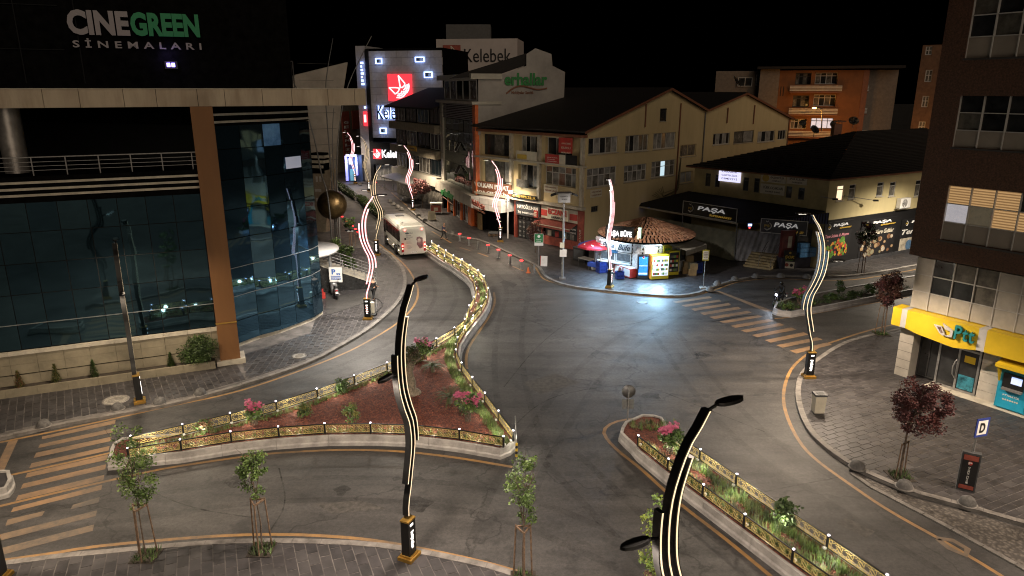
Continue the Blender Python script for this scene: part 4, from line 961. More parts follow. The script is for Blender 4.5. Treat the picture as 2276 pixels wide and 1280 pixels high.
s.face([FS.p(o8[0], o8[3]), FS.p(o8[1], o8[3]), FS.p(o8[1], 15.0 - (12.42 - o8[1]) * .29), FS.p(o8[0], 15.0 - (12.42 - o8[0]) * .29)], M_YEL)
s.face([FS.p(o8[1], W1), FS.p(19.5, W1), FS.p(*VAL), FS.p(*PK1), FS.p(o8[1], 15.0 - (12.42 - o8[1]) * .29)], M_YEL); s.face([FS.p(19.5, W1), FS.p(39.4, W1), FS.p(*EN), FS.p(*PK2), FS.p(*VAL)], M_YEL)
s.build('side_wall', GB)
b = MB(); bk = FG.d * -15.28
foot = [FS.p(.75, 0, -.3).xy, FS.p(39.1, 0, -.3).xy, FS.p(39.1, 0, -15).xy, FS.p(.75, 0, -15).xy]
b.prism(foot, 0, 10.9, M_DARK); b.build('core', GB)
for q, k in wins: window(GB, FS, *q, bar=.07, sill=M_STONEC if q[3] - q[2] > 1.2 else None, **k)
# roofs: planes over the two gables
ov = .45; dp = 15.5
def roofplane(par, fr, a, c, n0, n1, th=.18, name='roof', m=None):
    s = MB(); va = [fr.p(*a, n0), fr.p(*c, n0), fr.p(*c, n1), fr.p(*a, n1)]; vb = [p + Vector((0, 0, th)) for p in va]
    s.raw(va + vb, [(3, 2, 1, 0), (4, 5, 6, 7), (0, 1, 5, 4), (1, 2, 6, 5), (2, 3, 7, 6), (3, 0, 4, 7)], m or M_ROOF); return s.build(name, par)
roofplane(GB, FS, (-.7, 11.2), PK1, .35, -dp); roofplane(GB, FS, PK1, VAL, .35, -dp); roofplane(GB, FS, VAL, PK2, .35, -dp); roofplane(GB, FS, PK2, (40.0, 11.25), .35, -dp)
for a, c in (((-.7, 11.2), PK1), (PK1, VAL), (VAL, PK2), (PK2, (40, 11.25))):
    s = MB(); s.bar(FS.p(a[0], a[1] + .02, .4), FS.p(c[0], c[1] + .02, .4), .06, .22, M_BRN); s.build('barge_board', GB)
for u, w0, w1 in ((19.4, .5, 12.6), (14.6, 4.2, 13.6), (39.2, 6, 11.3), (8.6, 11.4, 13.6), (24, 11.3, 13), (30, 11, 13.2)):
    s = MB(); s.tube([FS.p(u, w0, .1), FS.p(u, w1, .1)], .07, M_BRN if w0 > 3 else M_STEELD, 6); s.build('downpipe', GB)
s = MB()
for k in range(7):
    y0 = 3.6 + .12 * k; s.tube([FS.p(10.4 + k * .3, y0 + .9, .06), FS.p(12.4, y0 + .2 - .1 * (k % 3), .1), FS.p(14.6 + .1 * k, y0 + .5, .08), FS.p(14.9 + .08 * k, y0 + 2 + k * .5, .06)], .018, M_BLACK, 4)
s.build('cables', GB, kind='stuff')
# street front
bays = []
fo = []; fw = []
def addf(x0, y0, x1, y1, **k):
    q = wpx(FG, x0, y0, x1, y1); fo.append(q); fw.append((q, k))
addf(1072,299,1137,346, nx=3, fm=M_DFRAME, pms=[M_PANE, M_PANEC, M_PANE]); addf(1154,302,1193,345, nx=4, pms=[M_CURT, M_PANE]); addf(1212,306,1272,346, nx=3, pms=[M_PANE, M_PANEC])
addf(1073,358,1138,408, nx=3, fm=M_DFRAME, pms=[M_CURT, M_PANEC]); addf(1152,366,1193,418, nx=3, pms=[M_PANEC, M_PANE, M_CURT]); addf(1208,371,1280,414, nx=5, split=[.66], pms=[M_PANEC, M_CURT, mat('salmon_curtain', (.30, .17, .12), .7, var=.2)])
s = MB(); wall(s, FG, 0, FG.L, 4.0, 10.85, fo, M_YEL, .5); s.build('street_wall', GB)
for q, k in fw: window(GB, FG, *q, bar=.07, depth=.42, **k)
for w0, w1, dpth in ((8.05, 8.22, .55), (4.15, 4.4, .55), (10.75, 11.0, .5)):
    s = MB(); fbox(s, FG, -.1, FG.L + .1, w0, w1, 0, dpth, M_STONEC if w0 < 10 else M_BRN); s.build('ledge', GB)
for u in (.12, 5.35, 9.35, 14.95):
    s = MB(); fbox(s, FG, u - .18, u + .18, 4.4, 10.75, .004, .3, M_STONEC); s.build('pilaster', GB)
for (x0, x1, y0, y1, m) in ((1148,1193,336,356,M_CREAM),(1150,1171,343,353,M_GLD),(1212,1243,343,364,M_RED),(1243,1257,344,366,M_CREAM),(1257,1282,345,367,M_SIGNK),(1242,1272,306,340,M_RED),(1148,1174,399,416,M_PANEC)):
    u0, u1, w0, w1 = wpx(FG, x0, y0, x1, y1, .5); sign(GB, FG, u0, u1, w0, w1, .46 if m not in (M_GLD,) else .52, .52 if m not in (M_GLD,) else .54, m, 'balcony_panel')
u0, u1, w0, w1 = wpx(FG, 1214, 346, 1241, 361, .53)
for k in range(4): text(GB, FG, u0 + .1, u1 - .1 - .4 * (k % 2), w1 - .12 - k * .19 - .09, w1 - .12 - k * .19, ('GENEL KLİNİK', 'ÖLÇÜM', 'DANIŞMA', 'RANDEVU')[k], M_SIGNW, .52, .004)
u0, u1, w0, w1 = wpx(FG, 1246, 311, 1270, 334, .53)
for k in range(3): text(GB, FG, u0 + .1, u1 - .1, w1 - .2 - k * .42 - .2, w1 - .2 - k * .42, ('AKADEMİ', 'KURSU', 'MERKEZİ')[k], M_CREAM, .52, .004)
# ground floor: brown-black bridal sign, arcade, business door, pharmacy
s = MB(); fbox(s, FG, 0, 5.6, .1, 4.0, -3, -1.5, M_SIGNG); wall(s, FG, 5.6, FG.L, .1, 4.0, [wpx(FG, 1148,476,1203,540)[:2] + (.12, 2.55), (wpx(FG, 1205,0,1288,0)[0] + .3, FG.L - .8, .95, 2.6)], M_REDW, .25); s.build('ground_wall', GB)
sb = sign(GB, FG, -.6, 5.6, 4.05, 5.55, .3, .42, M_BRN, 'bridal_sign')
text(sb, FG, -.2, 5.3, 4.9, 5.4, 'VOLKAN PULAT', M_SIGNW, .42, .03, .02); text(sb, FG, 0.0, 5.2, 4.2, 4.7, 'ADA GELİNLİK', M_SIGNW, .42, .03, .02)
d0, d1 = wpx(FG, 1150, 440, 1202, 475)[:2]
hb = sign(GB, FG, d0, d1, 2.62, 4.0, .02, .2, M_SIGNG, 'business_sign'); text(hb, FG, d0 + .25, d1 - .2, 3.32, 3.8, 'HATOĞLUHAN', M_SIGNW, .2, .02, .02); text(hb, FG, d0 + .3, d1 - .5, 2.78, 3.08, 'İŞ MERKEZİ', M_SIGNW, .2, .02, .02)
kb = sign(GB, FG, d0 - .1, d1 + .1, 4.42, 4.85, .56, .7, M_SIGNK, 'jeweller_sign'); text(kb, FG, d0, d1, 4.5, 4.78, 'AY KUYUMCULUK', M_GLD, .7, .02, .01)
dr = sign(GB, FG, d0 + .05, d1 - .05, .14, 2.6, -.2, -.12, M_SIGNK, 'business_door')
M_DGL = mat('door_pattern', (.10, .10, .10), .35, .4, var=.2)
for i in range(6):
    for j in range(5):
        if 1 < i < 5 and j < 4: continue
        uu = d0 + .1 + i * (d1 - d0 - .2) / 6; ww = .2 + j * .47; s = MB(); k = (d1 - d0 - .2) / 6
        for (a, c, e, f) in ((uu, uu + k - .06, ww, ww + .03), (uu, uu + k - .06, ww + .39, ww + .42), (uu, uu + .03, ww, ww + .42), (uu + k - .09, uu + k - .06, ww, ww + .42)): fbox(s, FG, a, c, e, f, -.12, -.09, M_DGL)
        s.face([FG.p(uu + .08, ww + .09, -.1), FG.p(uu + k - .14, ww + .16, -.1), FG.p(uu + k - .14, ww + .28, -.1), FG.p(uu + .1, ww + .34, -.1)], M_GREY); s.build('door_panel', dr)
for i in range(2): s = MB(); w_ = (d1 - d0) * .25; uu = d0 + (d1 - d0) * .36 + i * w_; fbox(s, FG, uu + .02, uu + w_ - .02, .2, 2.05, -.115, -.1, M_PANE); s.build('pane', dr)
# pharmacy
p0 = wpx(FG, 1206, 440, 1290, 480)[0]; p1 = FG.L - .75
ec = sign(GB, FG, p0, p1, 2.75, 3.98, .02, .16, M_CREAM, 'pharmacy_sign')
for a, c in ((p0, p0 + .9), (p1 - 1.0, p1)): s = MB(); fbox(s, FG, a, c, 3.0, 3.6, .165, .18, M_RED); s.build('red_panel', ec)
s = MB(); fbox(s, FG, p0 + 1.0, p1 - 1.05, 2.85, 3.92, .16, .36, M_CREAM); s.build('light_box', ec)
text(ec, FG, p0 + 1.15, p1 - 1.2, 3.3, 3.82, 'ECZANE', M_RED, .37, .02, .03); text(ec, FG, p0 + 1.6, p1 - 1.7, 2.93, 3.16, 'DERMAN', M_SIGNK, .37, .01, .01)
eb = sign(GB, FG, p0 - .55, p0 - .05, 2.75, 3.45, .55, .68, M_RED, 'projecting_sign'); text(eb, FG, p0 - .45, p0 - .15, 2.88, 3.32, 'E', M_CREAM, .68, .01, .03)
s = MB(); a = [FG.p(p0 - .3, 2.72, .1), FG.p(p1, 2.72, .1), FG.p(p1, 2.3, 1.2), FG.p(p0 - .3, 2.3, 1.2), FG.p(p1, 2.08, 1.2), FG.p(p0 - .3, 2.08, 1.2)]
s.raw(a, [(0, 1, 2, 3), (3, 2, 4, 5), (3, 2, 1, 0)], mat('awning_red', (.32, .075, .055), .8, var=.15)); s.build('awning', GB); s = MB(); s.bar(FG.p(p0 - .3, 2.31, 1.21), FG.p(p1, 2.31, 1.21), .02, .07, M_CREAM); s.build('awning_trim', GB)
sh = sign(GB, FG, p0 + .3, p1 - .05, .95, 2.6, -.24, -.2, M_PANE, 'shop_window'); text(sh, FG, p0 + .7, p0 + 1.8, 2.0, 2.16, 'DERMAN', M_SIGNW, -.2, .004); text(sh, FG, p0 + .8, p0 + 1.7, 1.75, 1.92, 'ECZANESİ', M_SIGNW, -.2, .004)
text(sh, FG, p1 - 1.7, p1 - .5, 1.95, 2.12, 'DERMAN', M_SIGNW, -.2, .004); text(sh, FG, p1 - 1.8, p1 - .5, 1.62, 1.8, 'ECZANESİ', M_SIGNW, -.2, .004)
for k in range(5): s = MB(); uu = p0 + .6 + k * 1.0; fbox(s, FG, uu, uu + .5, 1.0, 1.55, -.198, -.15, (M_CREAM, M_RED, M_SIGNW, M_PANEC, M_CREAM)[k]); s.build('poster', sh)
s = MB(); fbox(s, FG, FG.L - .75, FG.L + .02, .1, 4.0, .02, .14, M_REDW); s.build('red_pilaster', GB)
for k, ch in enumerate('ECZANE'): text(GB, FG, FG.L - .5, FG.L - .25, 2.0 - k * .32, 2.22 - k * .32, ch, M_CREAM, .14, .01, .01)
for fr_, (x0, y0, x1, y1), n_ in ((FG, (1210,411,1240,429), .6), (FS, (1312,421,1337,438), .02)):
    u0, u1, w0, w1 = wpx(fr_, x0, y0, x1, y1, n_); ds = sign(GB, fr_, u0, u1, w0, w1, n_, n_ + .06, M_CREAM, 'dentist_sign'); h_ = w1 - w0
    text(ds, fr_, u0 + .15, u1 - .15, w0 + h_ * .58, w0 + h_ * .85, 'DİŞ HEKİMİ', M_BRN, n_ + .06, .006, .01); text(ds, fr_, u0 + .1, u1 - .1, w0 + h_ * .15, w0 + h_ * .42, 'YAŞAR URAS', M_BRN, n_ + .06, .006, .01)
for (x, y, r) in ((1265,228,1.0),(1287,235,.7)):
    pass
# ---------------- pale building with green lettering (glass corner, orange stripe)
Ae, Be = Vector((-8.85, 89.4)), Vector((-3.75, 75.7)); FE = Fr(Ae, Be); FE2 = Fr(Be, Be + Vector((.939, .344)) * 16)
EB = thing('showroom_building', 'pale showroom block with orange stripe and dark glass front', 'building', (Be.x, Be.y, 0))
b = MB(); b.prism([FE.p(.3, 0, -.4).xy, FE.p(FE.L - .3, 0, -.4).xy, FE2.p(15.8, 0, -.3).xy, FE2.p(15.8, 0, -14).xy, FE.p(.3, 0, -14).xy], 0, 13.4, M_DARK); b.build('core', EB)
s = MB(); fbox(s, FE, 0, 1.3, 3.3, 13.5, -.4, .1, M_CLAD); s.build('corner_pier', EB)
for k in range(6): s = MB(); fbox(s, FE, 0, 1.3, 4.2 + k * 1.6, 4.23 + k * 1.6, .1, .108, M_DFRAME); s.build('panel_joint', EB)
nc, nr = 6, 6; gu0, gu1 = 1.3, FE.L - .95; gm = [glassmat('showroom_glass_a', (.09, .115, .095), .015), glassmat('showroom_glass_b', (.06, .08, .07), .015)]
for i in range(nc):
    for j in range(nr):
        u0 = gu0 + (gu1 - gu0) * i / nc; u1 = gu0 + (gu1 - gu0) * (i + 1) / nc; w0 = 4.0 + j * 1.28; s = MB(); tq = random.uniform(-.02, .02)
        s.face([FE.p(u0 + .015, w0 + .015, -.1 + tq), FE.p(u1 - .015, w0 + .015, -.1 - tq), FE.p(u1 - .015, w0 + 1.265, -.1 - tq), FE.p(u0 + .015, w0 + 1.265, -.1 + tq)], random.choice(gm)); s.build('pane', EB)
for (i, j) in ((3, 3), (3, 1)):
    u0 = gu0 + (gu1 - gu0) * i / nc; u1 = u0 + (gu1 - gu0) / nc * .55; w0 = 4 + j * 1.28; s = MB(); s.raw([FE.p(u0, w0 + 1.25, 0), FE.p(u1, w0 + 1.25, 0), FE.p(u1, w0 + .35, .5), FE.p(u0, w0 + .35, .5)], [(0, 1, 2, 3), (3, 2, 1, 0)], M_PANEC)
    for a, c in (((u0, w0 + 1.25, 0), (u0, w0 + .35, .5)), ((u1, w0 + 1.25, 0), (u1, w0 + .35, .5)), ((u0, w0 + .35, .5), (u1, w0 + .35, .5))): s.bar(FE.p(*a), FE.p(*c), .05, .05, M_STEEL)
    s.build('open_casement', EB)
for k in range(9): s = MB(); fbox(s, FE, gu0, gu1, 11.75 + k * .19, 11.86 + k * .19, -.1, .03, M_GREY); s.build('louvre', EB)
s = MB(); fbox(s, FE, FE.L - .95, FE.L, 3.9, 13.5, -.3, .12, M_ORANGE); s.build('orange_stripe', EB)
s = MB(); fbox(s, FE, -.3, FE.L + .2, 13.45, 13.75, -2.8, .5, M_CLAD); s.build('terrace_slab', EB)
# penthouse
s = MB(); fbox(s, FE, 1.0, FE.L + .3, 16.0, 16.55, -2.8, .6, M_CLAD); s.build('penthouse_roof', EB)
for k in range(5): window(EB, FE, 1.2 + k * 2.6, 3.7 + k * 2.6, 13.8, 16.0, 1, 1, M_WFRAME, random.choice([M_PANE, M_PANEC]), .3, .12, name='penthouse_window')
s = MB(); fbox(s, FE, 1.2, 14.2, 13.76, 16, -2.6, -.5, M_DARK); s.build('penthouse_core', EB)
# side wall with gable and faded lettering
pts = [FE2.uw(*p) for p in ((1063,300),(1250,300),(1256,160),(1228,146),(1226,120),(1190,107),(1170,120),(1170,146),(1110,168),(1063,168))]
s = MB(); n = len(pts); pf = [FE2.p(*p, 0) for p in pts]; s.raw(pf, [tuple(range(n))], mat('grey_gable', (.36, .34, .32), .7, var=.12, scale=.5)); s.build('gable_wall', EB)
s = MB(); q = [FE2.uw(*p) for p in ((1110,166),(1172,144),(1172,118),(1020,165),(1000,175))]; s.raw([FE2.p(*p, -.3) for p in q], [tuple(range(len(q)))], M_ROOF); s.build('roof_edge', EB)
u0, u1, w0, w1 = wpx(FE2, 1121, 162, 1216, 190, .05); text(EB, FE2, u0, u1, w0, w1, 'erhallar', M_GRN, .03, .05, .03)
s = MB(); pw = [FE2.uw(*p) for p in ((1125,208),(1140,195),(1158,190),(1178,195),(1195,200),(1215,196))]; s.tube([FE2.p(*p, .06) for p in smooth([Vector(p) for p in pw], 2)], .09, M_BRN, 6); s.build('swoosh', EB)
u0, u1, w0, w1 = wpx(FE2, 1137, 202, 1186, 211, .05); text(EB, FE2, u0, u1, w0, w1, 'Mobilyalar Sandık', M_BRN, .03, .02, .01)
# shop floor: fascia canopy, doors
s = MB(); fbox(s, FE, -.2, FE.L + .6, 2.75, 4.0, -.5, .9, M_CLAD); s.build('shop_fascia', EB)
for k in range(9): s = MB(); fbox(s, FE, .6 + k * 1.7, .62 + k * 1.7, 2.75, 4.0, .9, .905, M_DFRAME); s.build('panel_joint', EB)
FX = Fr(FE.p(FE.L + .6, 0, .9).xy, FG.p(5.2, 0, 1.4).xy)
s = MB(); fbox(s, FX, 0, FX.L, 2.75, 4.0, -3, 0, M_WHITE); s.build('white_canopy', EB)
for k in range(1, 5): s = MB(); fbox(s, FX, k * 1.35, k * 1.35 + .02, 2.75, 4.0, 0, .006, M_DFRAME); s.build('panel_joint', EB)
s = MB(); fbox(s, FX, 0, FX.L, 3.36, 3.38, 0, .006, M_DFRAME); s.build('panel_joint', EB)
u0, u1, w0, w1 = wpx(FE, 981, 422, 1008, 438, .9); text(EB, FE, u0, u1, w0, w1, 'erhallar', M_GRN, .9, .04, .03)
s = MB(); s.tube([FE.p(u0 + .2, w0 - .45, .95), FE.p(u0 + 1, w0 - .2, .95), FE.p(u1, w0 - .55, .95)], .05, M_BRN, 5); s.build('swoosh', EB)
u0, u1, w0, w1 = wpx(FE, 1049, 448, 1078, 461, .9); text(EB, FE, u0, u1, w0, w1, 'MobilArtist', M_REDW, .9, .03, .02); text(EB, FE, u0 + .4, u1, w0 - .35, w0 - .1, 'TEKSTİL & HALI', M_BRN, .9, .02, .01)
s = MB(); fbox(s, FE, 0, FE.L, .1, 2.75, -1.0, -.6, M_DARK); s.build('shop_back', EB)
for a, c, m in ((4.6, 5.0, M_ORANGE), (7.6, 8.2, M_ORANGE), (10.9, 12.1, M_ORANGE), (2.0, 2.3, M_ORANGE)): s = MB(); fbox(s, FE, a, c, .1, 2.75, -.6, -.05, m); s.build('orange_pier', EB)
s = MB(); fbox(s, FE, 12.1, 13.4, .1, 2.75, -.6, -.4, M_ORANGE); s.build('orange_wall', EB)
for a, c in ((5.0, 7.6), (8.2, 10.9)): window(EB, FE, a, c, .14, 2.7, 3, 1, M_STEEL, M_PANE, .3, .07, name='shop_door')
window(EB, FE, 2.3, 4.6, .5, 2.6, 2, 1, M_DFRAME, M_PANEC, .3, .06, name='shop_window')
# loft storage: pallets by the wall
# ---------------- dark block up the street
An, Bn = Vector((-17.3, 104.5)), Vector((-9.2, 90.2)); FN = Fr(An, Bn); NB = thing('street_block', 'dark four-storey block with balconies next to the showroom', 'building', (Bn.x, Bn.y, 0))
b = MB(); b.prism([FN.p(0, 0, -.4).xy, FN.p(FN.L, 0, -.4).xy, FN.p(FN.L, 0, -12).xy, FN.p(0, 0, -12).xy], 0, 12.5, M_DARK); b.build('core', NB)
M_BEIGE = mat('beige_band', (.26, .23, .17), .7, var=.15)
for w0, w1, m, d in ((9.6, 10.6, M_BEIGE, .6), (6.4, 7.4, M_BEIGE, .6), (2.9, 4.1, M_CLAD, .5)): s = MB(); fbox(s, FN, 0, FN.L, w0, w1, -.4, d, m); s.build('balcony_front', NB)
for j, w0 in enumerate((4.2, 7.5, 10.7)):
    for k in range(4): window(NB, FN, .5 + k * 4.2, 4.2 + k * 4.2, w0, w0 + 2.0, 3, 1, M_DFRAME if (k + j) % 2 else M_WFRAME, random.choice([M_PANE, M_CG[1], M_PANEC]), .3, .08)
s = MB(); va = [FN.p(-.6, 12.5, 1.0), FN.p(FN.L + .5, 12.5, 1.0), FN.p(FN.L + .5, 15, -6), FN.p(-.6, 15, -6)]; s.raw(va + [p + Vector((0, 0, .2)) for p in va], [(3, 2, 1, 0), (4, 5, 6, 7), (0, 1, 5, 4), (1, 2, 6, 5), (2, 3, 7, 6), (3, 0, 4, 7)], M_ROOF); s.build('roof', NB)
u0, u1, w0, w1 = wpx(FN, 907, 324, 926, 335, .6); ys_ = sign(NB, FN, u0, u1, w0, w1, .6, .68, mat('yellow_board', (.55, .34, .04), .6, var=.1), 'yellow_board'); text(ys_, FN, u0 + .3, u1 - .3, w0 + .25, w1 - .25, 'TAPU', M_SIGNK, .68, .01)
s = MB(); fbox(s, FN, 0, FN.L, .1, 2.9, -.4, -.2, M_PANEC); s.build('shop_front', NB)
cn = [FN.p(2, 3.3, .5), FN.p(13, 3.3, .5), FN.p(13, 2.9, 3.0), FN.p(2, 2.9, 3.0)]; s = MB(); s.raw(cn + [p + Vector((0, 0, .12)) for p in cn], [(3, 2, 1, 0), (4, 5, 6, 7), (0, 1, 5, 4), (1, 2, 6, 5), (2, 3, 7, 6), (3, 0, 4, 7)], M_GREY); s.build('shop_canopy', NB)
# ---------------- tall panel-clad building with lit outlines
FK_ = Fr((-24.4, 119.5), (-11.0, 116.3)); KB = thing('clad_building', 'tall white-panelled building with blue-lit square outlines', 'building', (-24.4, 119.5, 0))
KT = 20.9; M_KP = [mat('panel_white_a', (.46, .45, .47), .5, var=.08), mat('panel_white_b', (.42, .41, .43), .5, var=.08), mat('panel_white_c', (.50, .49, .50), .5, var=.08)]
b = MB(); b.prism([FK_.p(0, 0, -.3).xy, FK_.p(FK_.L, 0, -.3).xy, FK_.p(FK_.L, 0, -14).xy, FK_.p(0, 0, -14).xy], 0, KT + .4, M_DARK); b.build('core', KB)
row = 0; wv = 7.2
while wv < KT - .2:
    h = 1.15; u = 1.3 - (row % 2) * .9
    while u < FK_.L:
        a = max(1.3, u); e = min(u + 1.9, FK_.L)
        if e - a > .1: s = MB(); fbox(s, FK_, a + .015, e - .015, wv + .015, min(wv + h, KT) - .015, -.3, random.uniform(-.01, .01), random.choice(M_KP)); s.build('facade_panel', KB)
        u += 1.9
    wv += h; row += 1
s = MB(); fbox(s, FK_, -.9, .7, 0, KT + .8, -10, .15, M_KP[1]); s.build('side_strip', KB); s = MB(); fbox(s, FK_, .7, 1.3, 0, KT + .3, -.3, .25, M_BLACK); s.build('dark_pipe', KB)
M_BLUE = glow('blue_white_led', (.32, .48, 1.0), 1.3)
for (x0, y0, x1, y1) in ((834,129,849,142),(922,126,943,138),(942,159,961,173),(844,284,859,297)):
    u0, u1, w0, w1 = wpx(FK_, x0, y0, x1, y1, .3); s = MB(); t = .16
    for q in ((u0, u1, w0, w0 + t), (u0, u1, w1 - t, w1), (u0, u0 + t, w0 + t, w1 - t), (u1 - t, u1, w0 + t, w1 - t)): fbox(s, FK_, *q, .2, .32, M_BLUE)
    s.build('lit_outline', KB); s = MB(); fbox(s, FK_, u0 + t, u1 - t, w0 + t, w1 - t, .02, .2, M_PANE); s.build('window', KB)
    lamp('outline_glow', 'POINT', FK_.p((u0 + u1) / 2, (w0 + w1) / 2, .9), 9, (.45, .6, 1), KB, .3)
LG = thing('logo_sign', 'square red lit logo sign with white line drawing on the panelled wall', 'sign', tuple(FK_.p(5, 14, .2)))
M_REDL = glow('red_lit_acrylic', (1.0, .035, .05), .6, (.5, .02, .02)); M_WHTL = glow('white_lit_acrylic', (1, .96, 1.0), .42)
def logo(par, fr, u0, u1, w0, w1, n, mr, mw, th=.12, k=1.0):
    s = MB(); fbox(s, fr, u0, u1, w0, w1, n, n + th, mr); s.build('logo_panel', par)
    L_ = u1 - u0; H_ = w1 - w0; s = MB(); r = .022 * L_ * k
    def poly(pts, cl=True):
        q = [fr.p(u0 + a * L_, w0 + c * H_, n + th + .02) for a, c in pts]; q = q + [q[0]] if cl else q
        for a, c in zip(q[:-1], q[1:]): s.bar(a, c, r * 2, r * 2, mw)
    poly([(.46, .95), (.72, .66), (.70, .58), (.60, .50), (.52, .52)]); poly([(.05, .50), (.32, .50), (.50, .48), (.42, .34), (.30, .26)])
    for rr in (.14, .22, .30): poly([(.62 + rr * math.cos(a) * .9 + .0, .55 + rr * math.sin(a)) for a in [R(q) for q in (-75, -50, -25, 0, 20)]], False)
    for rr in (.14, .22, .30): poly([(.45 + rr * math.cos(a), .38 + rr * math.sin(a) * .9) for a in [R(q) for q in (-110, -80, -50, -25, 0)]], False)
    s.build('logo_lines', par)
u0, u1, w0, w1 = wpx(FK_, 863, 165, 916, 224, .2); logo(LG, FK_, u0, u1, w0, w1, .2, M_REDL, M_WHTL)
KL = thing('halo_lettering', 'large black letters with blue-white halo on the panelled wall', 'sign', tuple(FK_.p(3, 11, .1)))
u0, u1, w0, w1 = wpx(FK_, 838, 235, 917, 265, .3); text(KL, FK_, u0, u1, w0, w1, 'Kelebek', M_BLUE, .12, .04, .035); text(KL, FK_, u0, u1, w0, w1, 'Kelebek', M_SIGNK, .3, .05, .0)
lamp('halo_glow', 'POINT', FK_.p((u0 + u1) / 2 - 1, (w0 + w1) / 2, .8), 12, (.5, .6, 1), KL, .4)
SB_ = thing('shop_fascia_sign', 'lit white lettering with red logo square on black shop fascia', 'sign', tuple(FK_.p(2, 6, .6)))
u0, u1, w0, w1 = wpx(FK_, 824, 316, 905, 366, .8); s = MB(); fbox(s, FK_, u0, u1, w0, w1, .1, .9, M_SIGNK); s.build('fascia_box', SB_)
a0, a1, b0, b1 = wpx(FK_, 830, 331, 847, 353, .9); logo(SB_, FK_, a0, a1, b0, b1, .9, M_REDL, M_WHTL, .08, 1.5); a0, a1, b0, b1 = wpx(FK_, 849, 333, 905, 351, .9); text(SB_, FK_, a0, a1, b0, b1, 'Kelebek', M_WHTL, .92, .04, .03)
VS = thing('vertical_lit_sign', 'narrow vertical blue-white lit sign with red logo panel on the corner', 'sign', tuple(FK_.p(-1, 12, 0)))
for (x0, y0, x1, y1, m) in ((801,135,807,190,M_BLUE),(808,232,812,242,M_BLUE)):
    u0, u1, w0, w1 = wpx(FK_, x0, y0, x1, y1, .9)
    n = max(1, int((w1 - w0) / .5))
    for k in range(n): s = MB(); wq = w0 + (w1 - w0) * k / n; fbox(s, FK_, u0, u1 - .12 * (k % 3), wq + .06, wq + .4, .6, .75, m); s.build('lit_letter', VS)
u0, u1, w0, w1 = wpx(FK_, 807, 248, 815, 280, .9); s = MB(); fbox(s, FK_, u0, u1, w0, w1, .6, .8, M_REDL); s.build('red_panel', VS); s = MB(); fbox(s, FK_, u0 + .12, u1 - .12, w0 + .6, w1 - .5, .8, .83, M_WHTL); s.build('white_mark', VS)
b = MB(); fbox(b, FK_, -.2, 6.5, 0, 5.0, -6, .05, M_DARK); b.build('ground_floor', KB)
for k in range(4): window(KB, FK_, 1.6 + k * 1.5, 3.0 + k * 1.5, .2, 3.4, 2, 1, M_WFRAME, random.choice([M_PANEC, M_CURT]), -.06, .08, name='shop_window')
# ---------------- white billboard building behind
FBk = Fr(PY(970,120,137).xy, PY(1150,120,135).xy); BB = thing('billboard_building', 'white-walled building with big red logo and dark lettering, top floors', 'building', (FBk.A.x, FBk.A.y, 0))
zt_ = FBk.uw(1060,86)[1]; b = MB(); b.prism([FBk.p(0, 0).xy, FBk.p(FBk.L, 0).xy, FBk.p(FBk.L, 0, -10).xy, FBk.p(0, 0, -10).xy], 0, zt_, mat('billboard_white', (.50, .45, .43), .6, var=.06, scale=.3)); b.build('wall', BB)
u0, u1, w0, w1 = wpx(FBk, 985, 100, 1024, 141); logo(BB, FBk, u0, u1, w0, w1, .02, M_REDW, M_CREAM, .06); u0, u1, w0, w1 = wpx(FBk, 1032, 108, 1160, 138); text(BB, FBk, u0, u1 - 2.0, w0, w1, 'Kelebek', M_SIGNK, .02, .04, .0)
u0, u1, w0, w1 = wpx(FBk, 986, 155, 1060, 164); text(BB, FBk, u0, u1, w0, w1, 'Görkem Mobilya', M_BRN, .02, .03, .0)
b = MB(); q0 = PY(990,55,150); q1 = PY(1090,80,150); b.box(((q0.x + q1.x) / 2, 154, q1.z - 8), (q1.x - q0.x, 6, 20.6), mat('far_grey', (.10, .10, .10), .8, var=.1)); setp(b.build('far_tower'), 'dim grey tower top behind the white billboard wall', 'building')
# ================================================================== BUILDINGS (3)
# ---------------- supermarket building with hipped roof: left wing FP, right wing FQ
Hc = G(1820, 600); Hl = Vector((17.7, 68.5)); Hr = Vector((38.4, 65.6)); FP = Fr(Hl, Hc); FQ = Fr(Hc, Hc + (Hr - Hc).normalized() * 22)
PB = thing('supermarket_building', 'yellow two-storey supermarket with dark hipped roof and black shop front', 'building', (Hc.x, Hc.y, 0))
EZ = 7.85
M_YD = mat('dim_yellow_stucco', (.46, .38, .19), .75, var=.15, scale=.8)
b = MB(); far_ = FQ.p(22, 0, -15).xy; b.prism([FP.p(.1, 0, -.25).xy, FP.p(FP.L - .1, 0, -.3).xy, FQ.p(21.8, 0, -.25).xy, FQ.p(21.8, 0, -14).xy, FP.p(.1, 0, -12).xy], 0, EZ - .05, M_DARK); b.build('core', PB)
qo = [wpx(FQ, *p) for p in ((1860,412,1875,446),(1887,410,1901,442),(1949,405,1963,436),(1977,404,1990,436),(2034,400,2046,436))]
s = MB(); wall(s, FQ, 0, 22, 4.3, EZ, qo, M_YELP, .2); s.build('street_wall', PB)
lw = mat('warm_lit_pane', (.5, .4, .3), .4, var=.3, emit=(1.0, .72, .45), estr=.5, col2=(.1, .1, .1))
for i, q in enumerate(qo): window(PB, FQ, *q, 1, 1, M_WFRAME, None, .1, .07, sill=M_STONEC, split=[.72], pms=[lw if i == 0 else M_PANEC, lw if i == 0 else M_PANE])
po = [wpx(FP, *p) for p in ((1568,385,1579,414),(1589,388,1600,416),(1652,394,1664,424),(1676,396,1688,428),(1747,414,1760,440),(1774,417,1788,444))]
s = MB(); wall(s, FP, 0, FP.L, .1, EZ, po, M_YD, .2); s.build('yard_wall', PB)
